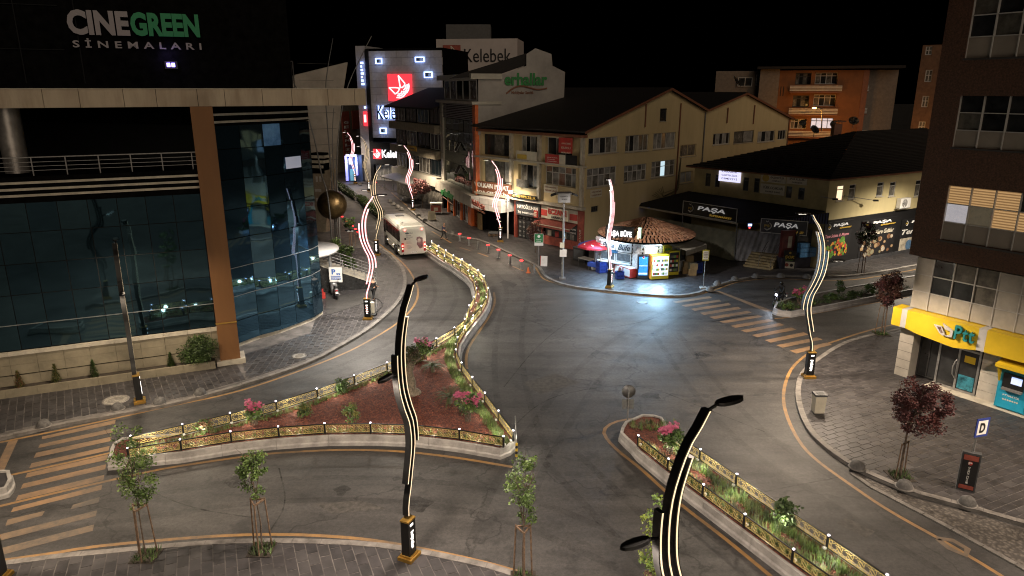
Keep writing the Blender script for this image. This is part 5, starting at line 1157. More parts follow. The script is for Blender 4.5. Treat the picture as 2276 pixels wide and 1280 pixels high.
for q in po: window(PB, FP, *q, 1, 1, M_DFRAME, None, .1, .06, split=[.75])
# hipped roof
ap = PY(1905, 291, 72.5); e0, e1, e2 = FP.p(-.6, EZ, .6), FP.p(FP.L + .3, EZ, .75), FQ.p(22.5, EZ, .6); ap2 = ap + Vector((FQ.d.x * 12, FQ.d.y * 12, 0)); bk_ = FP.p(-.6, EZ, -13)
tile = MB()
def tiled(mb, quad, rows, m):            # rows of overlapping roof tiles across the quad (low-left, low-right, up-right, up-left)
    a, c, d, e = quad
    for k in range(rows):
        t0, t1 = k / rows, (k + 1.06) / rows; p0, p1, p2, p3 = a.lerp(e, t0), c.lerp(d, t0), c.lerp(d, min(t1, 1)), a.lerp(e, min(t1, 1)); up = Vector((0, 0, .07)); lo = Vector((0, 0, .0))
        mb.face([p0 + up, p1 + up, p2, p3], m); mb.face([p0, p1, p1 + up, p0 + up], m)
tiled(tile, (e0, e1, ap, ap), 26, M_ROOF); tile.build('roof', PB, label='left slope of the dark tiled roof'); tile = MB(); tiled(tile, (e1, e2, ap2, ap), 30, M_ROOF); tile.build('roof', PB); 
s = MB(); s.raw([e0, ap, bk_], [(0, 1, 2)], M_ROOF); s.build('roof', PB)
for a, c in ((e0, e1), (e1, e2)): s = MB(); s.bar(a + Vector((0, 0, -.06)), c + Vector((0, 0, -.06)), .12, .12, M_BRN); s.build('gutter', PB)
# black shop front with pictures
s = MB(); fbox(s, FQ, 0, 22, .1, 4.3, -.2, .06, M_SIGNK); s.build('black_shop_front', PB)
s = MB(); fbox(s, FQ, -.2, 22, .1, .42, .06, .18, mat('dark_plinth', (.05, .05, .055), .7, var=.2)); s.build('plinth', PB)
def emblem(par, fr, u, w, r, n):
    s = MB(); s.tube([fr.p(u + r * math.cos(R(a)), w + r * math.sin(R(a)), n) for a in range(-140, 61, 20)], r * .13, M_SIGNW, 5); s.tube([fr.p(u - .5 * r, w - .75 * r, n), fr.p(u, w - 1.1 * r, n), fr.p(u + .8 * r, w - .6 * r, n)], r * .2, M_SIGNW, 5)
    s.tube([fr.p(u - .1 * r, w + 1.0 * r, n), fr.p(u + .25 * r, w + 1.35 * r, n)], r * .1, M_SIGNW, 4); s.tube([fr.p(u - .1 * r, w + 1.0 * r, n), fr.p(u - .4 * r, w + 1.3 * r, n)], r * .1, M_SIGNW, 4); s.build('emblem_outline', par)
    text(par, fr, u - .75 * r, u + .6 * r, w - .35 * r, w + .35 * r, 'PS', M_GLD, n, .01, .04)
M_SIGNL = mat('sign_letter_pale', (.8, .79, .76), .5, var=.03, emit=(1, .97, .95), estr=.07); M_GLDL = mat('sign_letter_gold', (.6, .4, .06), .5, var=.03, emit=(1, .6, .1), estr=.04)
def pasa(par, fr, u0, u1, w0, w1, n):
    L_ = u1 - u0; h = w1 - w0; emblem(par, fr, u0 + .13 * L_, w0 + .5 * h, .28 * h, n + .03)
    text(par, fr, u0 + .28 * L_, u0 + .82 * L_, w0 + .38 * h, w0 + .82 * h, 'PAŞA', M_SIGNL, n, .03, .02, .15); text(par, fr, u0 + .52 * L_, u0 + .96 * L_, w0 + .1 * h, w0 + .26 * h, 'SUPERMARKET', M_GLDL, n, .02, .01, .15)
def frame(par, fr, u0, u1, w0, w1, n, m, t=.06):
    s = MB()
    for q in ((u0, u1, w0, w0 + t), (u0, u1, w1 - t, w1), (u0, u0 + t, w0 + t, w1 - t), (u1 - t, u1, w0 + t, w1 - t)): fbox(s, fr, *q, n, n + .03, m)
    s.build('sign_frame', par)
FRUIT = [mat('print_red', (.45, .05, .03), .6, var=.2), mat('print_yellow', (.6, .42, .04), .6, var=.2), mat('print_orange', (.6, .22, .03), .6, var=.2), mat('print_green', (.12, .28, .04), .6, var=.2)]
NUTS = [mat('print_tan', (.42, .30, .17), .7, var=.25), mat('print_brown', (.20, .10, .05), .7, var=.25), mat('print_cream', (.5, .45, .36), .7, var=.25), mat('print_seed', (.26, .24, .15), .7, var=.25)]
def flat(mb, fr, u, w, r, n, m, k=12, sq=1.0): mb.face([fr.p(u + r * math.cos(2 * PI * i / k), w + r * sq * math.sin(2 * PI * i / k), n) for i in range(k)], m)
PINKL = mat('print_pink', (.62, .25, .30), .6, var=.1)
for kind, (x0, y0, x1, y1) in (('fruit', (1830,492,1890,571)), ('nuts', (1912,486,1988,566)), ('blue', (2000,484,2070,562))):
    u0, u1, w0, w1 = wpx(FQ, x0, y0, x1, y1, .07); pn = sign(PB, FQ, u0, u1, w0, w1, .06, .085, mat('print_black', (.02, .02, .022), .4, var=.1), 'shop_poster'); h = w1 - w0; L_ = u1 - u0; rr = random.Random(3)
    sg = sign(PB, FQ, u0 - .1, u1 + .1, w1 - .75, w1 - .02, .09, .15, M_SIGNK, 'sign_board'); pasa(sg, FQ, u0, u1 - .1, w1 - .72, w1 - .05, .155)
    s = MB()
    if kind == 'fruit':
        text(pn, FQ, u0 + .2, u1 - .35, w0 + h * .55, w0 + h * .66, 'Taze Sebze & Meyve', PINKL, .086, .004, .02, .3)
        s.tube([FQ.p(u0 + .55 + .35 * math.cos(R(a)), w0 + h * .33 + .55 * math.sin(R(a)), .09) for a in range(60, 260, 20)], .06, NUTS[1], 5)
        for k in range(90):
            t = rr.random(); uu = u0 + .35 + t * (L_ - .75); top = h * (.20 + .26 * math.sin(PI * (.15 + .8 * t))); flat(s, FQ, uu, w0 + .12 + rr.random() * top, rr.uniform(.08, .19), .087 + k * .0004, rr.choice(FRUIT), 9)
        flat(s, FQ, u0 + L_ * .7, w0 + h * .46, .33, .0872, FRUIT[3], 14)
    elif kind == 'nuts':
        text(pn, FQ, u0 + .3, u1 - .3, w0 + h * .58, w0 + h * .70, 'Kahve & Kuru Gıdalar', M_CREAM, .086, .004, .02, .3)
        for k in range(26):
            uu = u0 + .3 + rr.random() * (L_ - .6); ww = w0 + .2 + rr.random() * h * .42; r = rr.uniform(.18, .36); flat(s, FQ, uu, ww, r, .087 + k * .0011, NUTS[1], 14, .8); flat(s, FQ, uu, ww, r * .84, .0876 + k * .0011, rr.choice(NUTS), 14, .8)
    else:
        text(pn, FQ, u0 + .2, u1 - .2, w0 + h * .58, w0 + h * .72, 'Temizlik', M_SIGNW, .086, .004, .02, .3); fbox(s, FQ, u0 + .1, u1 - .2, w0 + .1, w0 + h * .48, .086, .09, NUTS[2]); flat(s, FQ, u0 + 1.6, w0 + h * .28, .5, .093, mat('print_blue', (.10, .20, .35), .6, var=.2), 16)
    s.build('printed_picture', pn)
# air conditioner and wall arms
AC = thing('air_conditioner', 'white air conditioner unit mounted on the yellow supermarket wall', 'air conditioner', tuple(FQ.p(9.5, 4.6, .1)))
u0, u1, w0, w1 = wpx(FQ, 1996, 440, 2018, 461, .2); s = MB(); fbox(s, FQ, u0, u1, w0, w1, .06, .45, M_WHITE); s.build('case', AC)
s = MB(); cu, cw, rr_ = u0 + (u1 - u0) * .42, (w0 + w1) / 2, (w1 - w0) * .4
for k in range(3): s.tube([FQ.p(cu + rr_ * (1 - k * .3) * math.cos(R(a)), cw + rr_ * (1 - k * .3) * math.sin(R(a)), .46) for a in range(0, 361, 24)], .02, M_DFRAME, 4)
for k in range(6): s.bar(FQ.p(cu, cw, .46), FQ.p(cu + rr_ * math.cos(R(60 * k)), cw + rr_ * math.sin(R(60 * k)), .46), .02, .02, M_DFRAME)
s.build('fan_grille', AC); s = MB(); fbox(s, FQ, u0 - .1, u1 + .1, w0 - .08, w0 - .02, .06, .5, M_STEEL); s.build('bracket', AC)
for i, (x0, y0, x1, y1) in enumerate(((1825,437,1853,442),(1876,435,1943,445))):
    a, c = FQ.uw(x0, y0, .1), FQ.uw(x1, y1, .8); t = thing('wall_flood_arm', ('short flood lamp arm under the lit supermarket window', 'long flood lamp arm beside the second supermarket window')[i], 'lamp arm', tuple(FQ.p(*a, .1))); s = MB(); s.bar(FQ.p(*a, .06), FQ.p(*c, .9), .05, .05, M_STEELD); s.build('arm', t)
    s = MB(); s.box(FQ.p(*c, .95), (.4, .2, .14), M_BLACK); s.build('lamp_head', t)
# lit notice and club boards on the left wing
u0, u1, w0, w1 = wpx(FP, 1598, 376, 1646, 404, .1); LN = thing('lit_notice_board', 'glowing lilac-white notice board on the dim yellow wall', 'sign', tuple(FP.p(u0, w0, .1))); s = MB(); fbox(s, FP, u0, u1, w0, w1, .02, .14, mat('lilac_lit', (.6, .6, .7), .4, var=.3, scale=5, emit=(.72, .70, 1.0), estr=.42, col2=(.3, .3, .5))); s.build('light_box', LN)
for k, tx in enumerate(('KARABÜK', 'GAZETECİLER', 'CEMİYETİ')): text(LN, FP, u0 + .3, u1 - .3, w1 - .32 - k * .32, w1 - .12 - k * .32, tx, mat('lilac_ink', (.2, .1, .3), .5, var=0), .14, .004)
for k, (bx, txs, m) in enumerate((((1692,388,1747,406), ('GAZETECİLER', 'CEMİYETİ'), M_CREAM), ((1749,392,1794,410), ('SPOR KULÜBÜ', 'DERNEĞİ'), M_CREAM), ((1690,410,1744,432), ('TÜRK OCAKLARI', 'KARABÜK ŞUBESİ'), M_CREAM))):
    u0, u1, w0, w1 = wpx(FP, *bx, .05); t = thing('club_board', ('unlit white club board with seal above another board', 'unlit framed club board beside the seal board', 'lower unlit white club board with dark lettering')[k], 'sign', tuple(FP.p(u0, w0, .05))); s = MB(); fbox(s, FP, u0, u1, w0, w1, .02, .08, m); s.build('board', t)
    h = w1 - w0; text(t, FP, u0 + (.9 if k == 0 else .25), u1 - .15, w0 + h * .52, w0 + h * .84, txs[0], M_SIGNK, .08, .006, .01); text(t, FP, u0 + (1.1 if k == 0 else .5), u1 - .4, w0 + h * .15, w0 + h * .38, txs[1], M_SIGNK, .08, .006, .01)
    if k == 0: s = MB(); flat(s, FP, u0 + .45, w0 + h * .5, .33, .085, M_GLD, 16); s.build('seal', t)
# satellite dishes on roofs
def dish(label, p, r, yaw, tilt=35, pole=.8):
    t = thing('satellite_dish', label, 'satellite dish', tuple(p), 'satellite dishes on the roofs'); s = MB(); s.tube([p, p + Vector((0, 0, pole))], .04, M_STEELD, 6); s.build('mast', t)
    Mx = Matrix.Rotation(yaw, 3, 'Z') @ Matrix.Rotation(R(90 - tilt), 3, 'X'); c = p + Vector((0, 0, pole)); s = MB(); k = 18; vs = []
    for rr, z in ((.02, 0), (.5, .05), (1.0, .2)):
        for j in range(k): q = 2 * PI * j / k; vs.append(c + Mx @ Vector((rr * r * math.cos(q), rr * r * math.sin(q), z * r)))
    fs = [(i * k + j, i * k + (j + 1) % k, (i + 1) * k + (j + 1) % k, (i + 1) * k + j) for i in range(2) for j in range(k)]; s.raw(vs, fs + [f[::-1] for f in fs], M_GREY, True); s.build('reflector', t)
    s = MB(); s.bar(c, c + Mx @ Vector((0, 0, r * .9)), .03, .03, M_STEELD); s.build('feed_arm', t)
dish('large satellite dish on the supermarket roof before the orange flats', PY(1808, 306, 74), .5, R(20)); dish('small dish higher up beside the orange-lit balcony', PY(1782, 288, 92), .45, R(-20)); dish('dark dish right of the chimney before the orange flats', PY(1850, 295, 80), .45, R(10)); dish('white dish left of the orange flats on the second gable roof', PY(1635, 196, 95), .8, R(60)); dish('dim dish on the long dark roof below the green lettering', PY(1265, 236, 82), .55, R(40)); dish('dim smaller dish on the long dark roof, right of another', PY(1287, 240, 83), .45, R(40)); dish('round dish by the white balcony right of the orange flats', PY(1895, 285, 82), .55, R(-10))
CH = thing('chimney', 'dark capped chimney on the supermarket roof ridge', 'chimney', tuple(PY(1858, 296, 76))); c = PY(1858, 296, 76); s = MB(); s.box(c + Vector((0, 0, .35)), (.8, .8, 1.2), M_BRN); s.build('stack', CH); s = MB(); s.box(c + Vector((0, 0, 1.25)), (1.3, 1.3, .08), M_BLACK)
for i, j in ((-1, -1), (1, -1), (1, 1), (-1, 1)): s.bar(c + Vector((i * .35, j * .35, .9)), c + Vector((i * .35, j * .35, 1.25)), .05, .05, M_BLACK)
s.build('cap', CH)
# ---------------- market awning with signs, tarps, steps
a0 = G(1640, 495, 3.6); a1 = G(1412, 456, 3.6); FA = Fr(a1, a0)       # front edge of the awning
AW = thing('market_awning', 'wide dark awning of the supermarket with grey side tarps', 'awning', (a0.x, a0.y, 0))
M_AWN = mat('awning_black', (.009, .008, .008), .8, var=.3); M_TARP = mat('grey_tarp', (.22, .22, .165), .75, var=.25, scale=.8, bump=.4, bscale=1.2); M_TARPB = mat('blue_grey_tarp', (.28, .28, .30), .75, var=.25, scale=.8, bump=.4, bscale=1.2)
r0, r1 = FP.p(-.5, 5.3, .05), FP.p(FP.L - .1, 5.05, .05); f0, f1 = FA.p(0, 3.6), FA.p(FA.L, 3.6); cr = FQ.p(.3, 4.25, .1)
s = MB(); va = [f0, f1, r1, r0]; s.raw(va + [p + Vector((0, 0, .08)) for p in va], [(3, 2, 1, 0), (4, 5, 6, 7), (0, 1, 5, 4), (1, 2, 6, 5), (2, 3, 7, 6), (3, 0, 4, 7)], M_AWN); s.build('awning_cloth', AW)
g1 = G(1815, 470, 4.2); FA2 = Fr(f1.xy, FQ.p(-.1, 0, .4).xy)
M_BLS = mat('blue_corrugated', (.05, .055, .12), .5, .2, var=.15); s = MB(); nst = 34
for k in range(nst):
    u0 = FA2.L * k / nst; u1 = FA2.L * (k + .6) / nst; tt = (k + .5) / nst; s.raw([FA2.p(u0, 3.6 + .5 * tt, .02), FA2.p(u1, 3.6 + .5 * tt, .02), FA2.p(u1, 3.65 + 1.4 * tt, -.05), FA2.p(u0, 3.65 + 1.4 * tt, -.05)], [(0, 1, 2, 3)], M_BLS)
s.face([FA2.p(0, 3.6, 0), FA2.p(FA2.L, 4.1, 0), FA2.p(FA2.L, 5.05, -.06), FA2.p(0, 3.65, -.06)], M_AWN); s.build('corrugated_side', AW)
s = MB(); s.bar(FA.p(0, 3.52, .03), FA.p(FA.L, 3.52, .03), .12, .14, M_STONEC); s.build('gutter', AW)
u0, u1, w0, w1 = wpx(FA, 1513, 441, 1639, 487, .1); sg = sign(AW, FA, FA.L - 6.1, FA.L - .05, 3.62, 4.85, .05, .14, M_SIGNK, 'sign_board'); frame(sg, FA, FA.L - 6.1, FA.L - .05, 3.62, 4.85, .14, M_SIGNW, .05); pasa(sg, FA, FA.L - 5.9, FA.L - .3, 3.68, 4.8, .15)
b0, b1 = FA2.uw(1690, 505, .1)[0], FA2.uw(1796, 500, .1)[0]; wq0 = FA2.uw(1740, 520, .1)[1]; wq1 = FA2.uw(1740, 488, .1)[1]
sg = sign(AW, FA2, b0, b1, wq0, wq1, .06, .16, mat('sign_navy', (.03, .03, .045), .4, var=.1), 'sign_board'); frame(sg, FA2, b0, b1, wq0, wq1, .16, M_SIGNW, .05); pasa(sg, FA2, b0 + .1, b1 - .1, wq0 + .04, wq1 - .04, .17)
def tarp(name, fr, ua, ub, w0, w1, m, amp=.12):
    s = MB(); n = 40; h = 10; P = [[fr.p(ua + (ub - ua) * i / n, w0 + (w1 - w0) * j / h, amp * math.sin(i * .55 + j * .25) * (1 - j / h) + .05 * math.sin(i * 1.7 - j)) for i in range(n + 1)] for j in range(h + 1)]
    for j in range(h):
        for i in range(n): s.face([P[j][i], P[j][i + 1], P[j + 1][i + 1], P[j + 1][i]], m, True)
    s.build(name, AW)
tarp('tarp', FA, 2.6, FA.L - .05, .15, 2.75, M_TARP); FA3 = Fr(f1.xy, f1.xy + FA2.d * 5.2); tarp('tarp', FA3, .05, 4.9, .2, 3.0, M_TARPB)
for fr_, u in ((FA, .1), (FA, FA.L - .05), (FA, FA.L * .5)): s = MB(); s.tube([fr_.p(u, .1, 0), fr_.p(u, 3.5, 0)], .06, M_STEELD, 8); s.build('awning_post', AW)
for k, (p, m) in enumerate(((PY(1667, 500, FA3.p(3, 0, .2).y), glow('small_blue_screen', (.4, .55, 1), 1.0)), (PY(1666, 506, FA3.p(3, 0, .2).y), glow('small_red_led', (1, .05, .05), 1.2)), (PY(1443, 460, 71), glow('small_blue_lamp', (.1, .2, 1.0), 3)))):
    t = thing('indicator_light', ('tiny blue screen under the market awning', 'tiny red light under the market awning', 'tiny blue lamp under the left end of the awning')[k], 'light', tuple(p)); s = MB(); s.box(p, (.32, .04, .2) if k == 0 else (.12, .06, .12), m); s.build('lens', t); s = MB(); s.box(p + Vector((0, .07, 0)), (.4, .08, .28) if k == 0 else (.18, .08, .2), M_BLACK); s.build('case', t)
# steps
st0, st1 = G(1652, 592, .13), G(1704, 600, .13); FST = Fr(st0, st1); STP = thing('entrance_steps', 'worn yellowish steps with railing up to the supermarket door', 'steps', (st0.x, st0.y, .13)); M_STEP = mat('step_stone', (.36, .29, .16), .7, var=.25)
for k in range(6): s = MB(); fbox(s, FST, 0, FST.L + .3, .13 + k * .17, .13 + (k + 1) * .17, -.32 * k - 2.6, -.32 * k, M_STEP); s.build('step', STP)
for u in (FST.L * .62, FST.L + .25): 
    s = MB(); s.tube([FST.p(u, .3, -.1), FST.p(u, 1.15, -.1), FST.p(u, 2.15, -1.9), FST.p(u, 2.15, -2.6)], .025, M_STEELD, 6); s.tube([FST.p(u, .75, -.1), FST.p(u, 1.75, -1.9)], .018, M_STEELD, 6); s.build('handrail', STP)
# entrance glazing with stacked blue packs
FD = Fr(G(1736, 575, 1.0), G(1802, 570, 1.0)); DG = thing('shop_entrance', 'dark shop entrance with red doors and glass bay beside the steps', 'entrance', (FD.A.x, FD.A.y, 0)); s = MB(); fbox(s, FD, 0, FD.L, .1, 1.1, -1, .2, mat('bay_base', (.05, .05, .075), .6, var=.2)); s.build('bay_base', DG)
window(DG, FD, FD.L * .45, FD.L, 1.1, 3.4, 1, 1, M_DFRAME, M_PANE, -.05, .06, name='bay_window'); s = MB(); fbox(s, FD, 0, FD.L * .43, 1.1, 3.4, -.4, -.1, mat('red_door', (.16, .03, .03), .5, var=.2)); s.build('door', DG); s = MB(); fbox(s, FD, FD.L * .2, FD.L * .32, 1.9, 2.9, -.1, -.06, M_CREAM); s.build('door_poster', DG)
for k in range(5): s = MB(); u = FD.L * .48 + (k % 2) * .95; w_ = 1.12 + (k // 2) * .42; fbox(s, FD, u, u + .9, w_, w_ + .38, .08, .55, mat('blue_pack', (.07, .22, .45), .4, var=.3, scale=8)); s.build('water_pack', DG)
AB = thing('advert_board', 'black advertising board with yellow lettering beside the steps', 'sign', (*G(1752, 600, .13), .13)); ab = G(1752, 598, .13); FAB = Fr((ab.x - .45, ab.y + .12), (ab.x + .5, ab.y - .1)); s = MB(); fbox(s, FAB, 0, .97, .13, 1.75, -.08, 0, M_SIGNK); s.build('board', AB)
text(AB, FAB, .1, .87, 1.0, 1.32, 'ŞOK', FRUIT[1], .0, .008, .03, .1); text(AB, FAB, .15, .8, .84, .95, 'fiyatlar', FRUIT[3], 0, .006, .01); s = MB(); fbox(s, FAB, .05, .92, .2, .78, 0, .008, M_CREAM); flat(s, FAB, .3, .5, .16, .012, M_REDW, 12); flat(s, FAB, .68, .48, .14, .012, M_SIGNK, 12); flat(s, FAB, .48, 1.55, .1, .012, M_GLD, 12); s.build('printed_picture', AB)
# ---------------- post office and brown tower at the right
Ap = Vector((20.9, 35.4)); FT = Fr(Ap, Ap + Vector((.55, -.835)).normalized() * 14)
PT = thing('post_office_tower', 'tall brown tiled tower over the yellow post office at the right', 'building', (Ap.x, Ap.y, 0))
M_BT = mat('brown_tiles', (.11, .052, .030), .6, var=.34, scale=13, bump=.25, bscale=60); M_SPAN = mat('beige_spandrel', (.33, .29, .245), .55, var=.08, scale=.8)
def brk(x0, y0, x1, y1): return wpx(FT, x0, y0, x1, y1)
b = MB(); b.prism([FT.p(.3, 0, -3).xy, FT.p(14, 0, -3).xy, FT.p(14, 0, -18).xy, FT.p(.3, 0, -18).xy], 0, 6.7, M_DARK); b.prism([FT.p(-.2, 0, -.35).xy, FT.p(14, 0, -.35).xy, FT.p(14, 0, -18).xy, FT.p(-.2, 0, -18).xy], 6.72, 30, M_BT); b.build('core', PT)
bands = [(1.0, 13.0, 7.75, 10.45), (.85, 13.0, 12.3, 14.7), (.75, 13, 16.4, 19.2), (.7, 13, 20.7, 23.5)]
s = MB(); wall(s, FT, -.35, 14, 6.72, 30, bands, M_BT, .3); s.build('tiled_wall', PT)
M_BLIND = mat('lit_blind', (.5, .38, .22), .7, var=.1, emit=(1.0, .60, .26), estr=.15); M_DBL = mat('dark_blind', (.13, .12, .10), .5, var=.3)
for bi, (u0, u1, w0, w1) in enumerate(bands):
    ncol = 7; cw_ = 1.06; h = w1 - w0; rows_ = [(w0, w0 + h * .33, 0), (w0 + h * .34, w0 + h * .67, 1), (w0 + h * .68, w1, 2)]
    fm = MB()
    for k in range(9):
        a = u0 + k * 1.06
        if a > 8.5: break
        for (c, d, r) in rows_:
            m = M_SPAN if r == 0 else (M_DBL if random.random() < .5 else M_PANE)
            if bi == 0 and k < 3 and r == 2: m = M_BLIND
            if bi == 0 and r == 1: m = (mat('lit_pane_white', (.5, .5, .5), .4, var=.5, scale=1.5, emit=(.85, .8, .85), estr=.14, col2=(.1, .1, .1)) if k == 0 else mat('lit_pane_dim', (.14, .12, .08), .3, var=.3, emit=(1, .8, .5), estr=.02) if k == 1 else M_BLIND)
            s = MB(); fbox(s, FT, a + .02, a + 1.04, c + .01, d - .01, -.25, -.2 if r else -.12, m)
            if m is M_BLIND:
                for q in range(7): wq = c + (d - c) * (q + .5) / 7; fbox(s, FT, a + .03, a + 1.03, wq, wq + .06, -.2, -.185, mat('blind_gap', (.3, .2, .1), .7, var=.1, emit=(1.0, .55, .22), estr=.07))
            s.build('spandrel' if r == 0 else 'pane', PT)
        s = MB(); fbox(s, FT, a - .025, a + .02, w0, w1, -.22, -.06, M_WFRAME); s.build('mullion', PT)
    for wv in (w0 + h * .335, w0 + h * .675): s = MB(); fbox(s, FT, u0, 9, wv - .02, wv + .02, -.22, -.08, M_WFRAME); s.build('transom', PT)
    s = MB(); fbox(s, FT, u0 - .05, 13, w0 - .09, w0 - .01, -.3, .05, M_DFRAME); s.build('sill', PT)
# pale grid storey over the yellow fascia
g0, g1 = 3.95, 6.68; rows_ = [g0, g0 + .95, g0 + 1.85, g1]; M_GW = mat('pale_grid_panel', (.46, .43, .38), .5, var=.08); xs_ = [.08, .95] + [.95 + 1.0 * k for k in range(1, 11)]
for i in range(len(xs_) - 1):
    for j in range(3):
        m = M_GW if (j == 0 or i in (0, 4, 5, 9)) else random.choice([M_PANE, M_PANE, M_DBL]); s = MB(); fbox(s, FT, xs_[i] + .02, xs_[i + 1] - .02, rows_[j] + .02, rows_[j + 1] - .02, -.3, -.04 if m is M_GW else -.08, m); s.build('grid_panel' if m is M_GW else 'pane', PT)
    s = MB(); fbox(s, FT, xs_[i + 1] - .02, xs_[i + 1] + .02, g0, g1, -.1, .0, M_WFRAME); s.build('mullion', PT)
for wv in rows_[1:3]: s = MB(); fbox(s, FT, .06, 11, wv - .02, wv + .02, -.1, .004, M_WFRAME); s.build('transom', PT)
s = MB(); fbox(s, FT, .06, 12, g0, g1, -3, -.31, M_DARK); s.build('grid_core', PT)
# yellow fascia, round pillar, door, cash machine
M_PY = mat('post_yellow', (.66, .46, .02), .45, var=.06, scale=1); M_PW = mat('post_grey_band', (.52, .51, .50), .5, var=.05)
FY = thing('post_office_sign', 'yellow post office fascia with teal lettering and bird emblem', 'sign', tuple(FT.p(0, 3, .5)))
s = MB(); 
def fas(a, c, m, nm, n=.55, lowa=2.95, lowc=2.95):
    s = MB(); vs = [FT.p(a, lowa, n), FT.p(c, lowc, n), FT.p(c, 3.93, n), FT.p(a, 3.93, n), FT.p(a, lowa, -.3), FT.p(c, lowc, -.3), FT.p(c, 3.93, -.3), FT.p(a, 3.93, -.3)]
    s.raw(vs, [(0, 1, 2, 3), (5, 4, 7, 6), (3, 2, 6, 7), (1, 0, 4, 5), (0, 3, 7, 4), (2, 1, 5, 6)], m); s.build(nm, FY)
fas(-.45, .02, M_PY, 'yellow_panel'); fas(.02, .3, M_PW, 'grey_band', .552); fas(.3, 1.0, M_PY, 'yellow_panel', .55, 2.95, 2.8); fas(1.0, 2.75, M_PY, 'yellow_panel', .55, 2.8, 2.62); fas(2.75, 3.75, M_PY, 'yellow_panel', .55, 2.62, 2.8); fas(3.75, 4.1, M_PW, 'grey_band', .552, 2.82, 2.82); fas(4.1, 9, M_PY, 'yellow_panel', .55, 2.82, 2.82)
u0, u1, w0, w1 = wpx(FT, 2121, 727, 2167, 760, .65); M_TEAL = mat('post_teal', (.02, .22, .24), .4, var=.05)
text(FY, FT, u0, u1, w0 + .02, w1, 'Ptt', M_TEAL, .58, .06, .012, 0.0, space=1.12)
u0, u1, w0, w1 = wpx(FT, 2074, 718, 2120, 748, .65)
def em(pts, m):
    s = MB(); q = [(u0 + a * (u1 - u0), w0 + c * (w1 - w0)) for a, c in pts]; n = len(q); s.raw([FT.p(*p, .66) for p in q] + [FT.p(*p, .57) for p in q], [tuple(range(n))] + [(i, n + i, n + (i + 1) % n, (i + 1) % n) for i in range(n)], m); s.build('emblem', FY)
em([(0, .72), (.38, .72), (.62, .15), (.5, .05), (.32, .2)], M_PW); em([(.42, .98), (.98, .62), (.96, .1), (.66, .05), (.62, .1), (.85, .25), (.84, .5), (.55, .58)], M_PW); em([(.16, .66), (.36, .66), (.5, .28), (.4, .2)], M_BRN)
s = MB(); fbox(s, FT, -.1, .62, .1, 2.95, -.8, .12, M_GW); s.build('pillar', PT)
for k in range(1, 6): s = MB(); fbox(s, FT, -.105, .625, .1 + k * .48, .115 + k * .48, .1, .124, M_DFRAME); s.build('pillar_joint', PT)
nD = -.35
window(PT, FT, 1.75, 3.75, .16, 2.95, 2, 1, M_STEEL, M_PANE, -nD, .1, split=[.8], name='glass_door')
s = MB(); s.tube([FT.p(2.72, .8, nD + .08), FT.p(2.62, 1.0, nD + .18), FT.p(2.6, 1.4, nD + .2), FT.p(2.66, 1.7, nD + .16), FT.p(2.74, 1.85, nD + .08)], .03, M_STEEL, 8); s.build('door_handle', PT)
s = MB(); fbox(s, FT, 2.85, 3.6, .3, 1.05, nD + .012, nD + .02, mat('teal_poster', (.04, .22, .30), .4, var=.4, scale=4)); s.build('door_poster', PT); s = MB(); fbox(s, FT, 3.0, 3.5, 1.75, 2.1, nD + .012, nD + .02, M_PY); s.build('door_poster', PT)
window(PT, FT, .62, 1.7, .2, 2.95, 2, 1, M_DFRAME, M_PANE, .7, .06, name='lobby_glazing')
for a, c in ((3.8, 4.75), (6.2, 7.4), (7.4, 9)):
    for k in range(6): s = MB(); fbox(s, FT, a + .01, c - .01, .12 + k * .47, .575 + k * .47, nD - .2, nD + .06, M_GW); s.build('wall_slab', PT)
s = MB(); fbox(s, FT, .3, 12, .1, 2.9, -3.0, -1.2, M_DARK); s.build('lobby_back', PT)
s = MB(); fbox(s, FT, 1.6, 9, .1, .15, nD - .2, .35, M_STONEC); s.build('threshold', PT)
ATM = thing('cash_machine', 'blue and yellow cash machine set by the post office wall', 'cash machine', tuple(FT.p(4.8, .14, 0))); nA = .32
s = MB(); fbox(s, FT, 4.8, 6.1, .2, 2.35, nD, nA - .2, mat('atm_teal', (.02, .30, .46), .4, var=.1)); s.build('cabinet', ATM); s = MB(); fbox(s, FT, 4.86, 6.04, .25, 1.2, nA - .2, nA - .17, mat('atm_blue', (.02, .34, .55), .4, var=.08, scale=2)); s.build('lower_panel', ATM)
s = MB(); fbox(s, FT, 5.0, 5.9, 1.25, 2.0, nA - .2, nA - .12, M_BLACK); s.build('recess', ATM); s = MB(); fbox(s, FT, 5.35, 5.8, 1.55, 1.9, nA - .12, nA - .1, glow('atm_screen', (.15, .35, .9), .35)); s.build('screen', ATM); s = MB(); fbox(s, FT, 5.05, 5.9, 1.2, 1.3, nA - .12, nA + .05, M_GREY); s.build('keypad', ATM)
s = MB(); va = [FT.p(4.7, 2.3, nA + .25), FT.p(6.2, 2.3, nA + .25), FT.p(6.2, 2.5, nD), FT.p(4.7, 2.5, nD)]; s.raw(va + [p + Vector((0, 0, .16)) for p in va], [(3, 2, 1, 0), (4, 5, 6, 7), (0, 1, 5, 4), (1, 2, 6, 5), (2, 3, 7, 6), (3, 0, 4, 7)], M_PY); s.build('yellow_hood', ATM)
s = MB(); va = [FT.p(4.78, 1.5, nA - .2), FT.p(4.86, 1.5, nA - .2), FT.p(4.86, 2.3, nA + .2), FT.p(4.78, 2.3, nA + .2), FT.p(4.86, 2.3, nA - .2), FT.p(4.78, 2.3, nA - .2)]; s.raw(va, [(0, 1, 2, 3), (0, 3, 5), (1, 4, 2), (0, 5, 4, 1)], M_PY); s.build('yellow_side', ATM)
text(ATM, FT, 5.1, 5.8, .85, .97, 'PTTMATİK', M_SIGNW, nA - .17, .004, .01); s = MB()
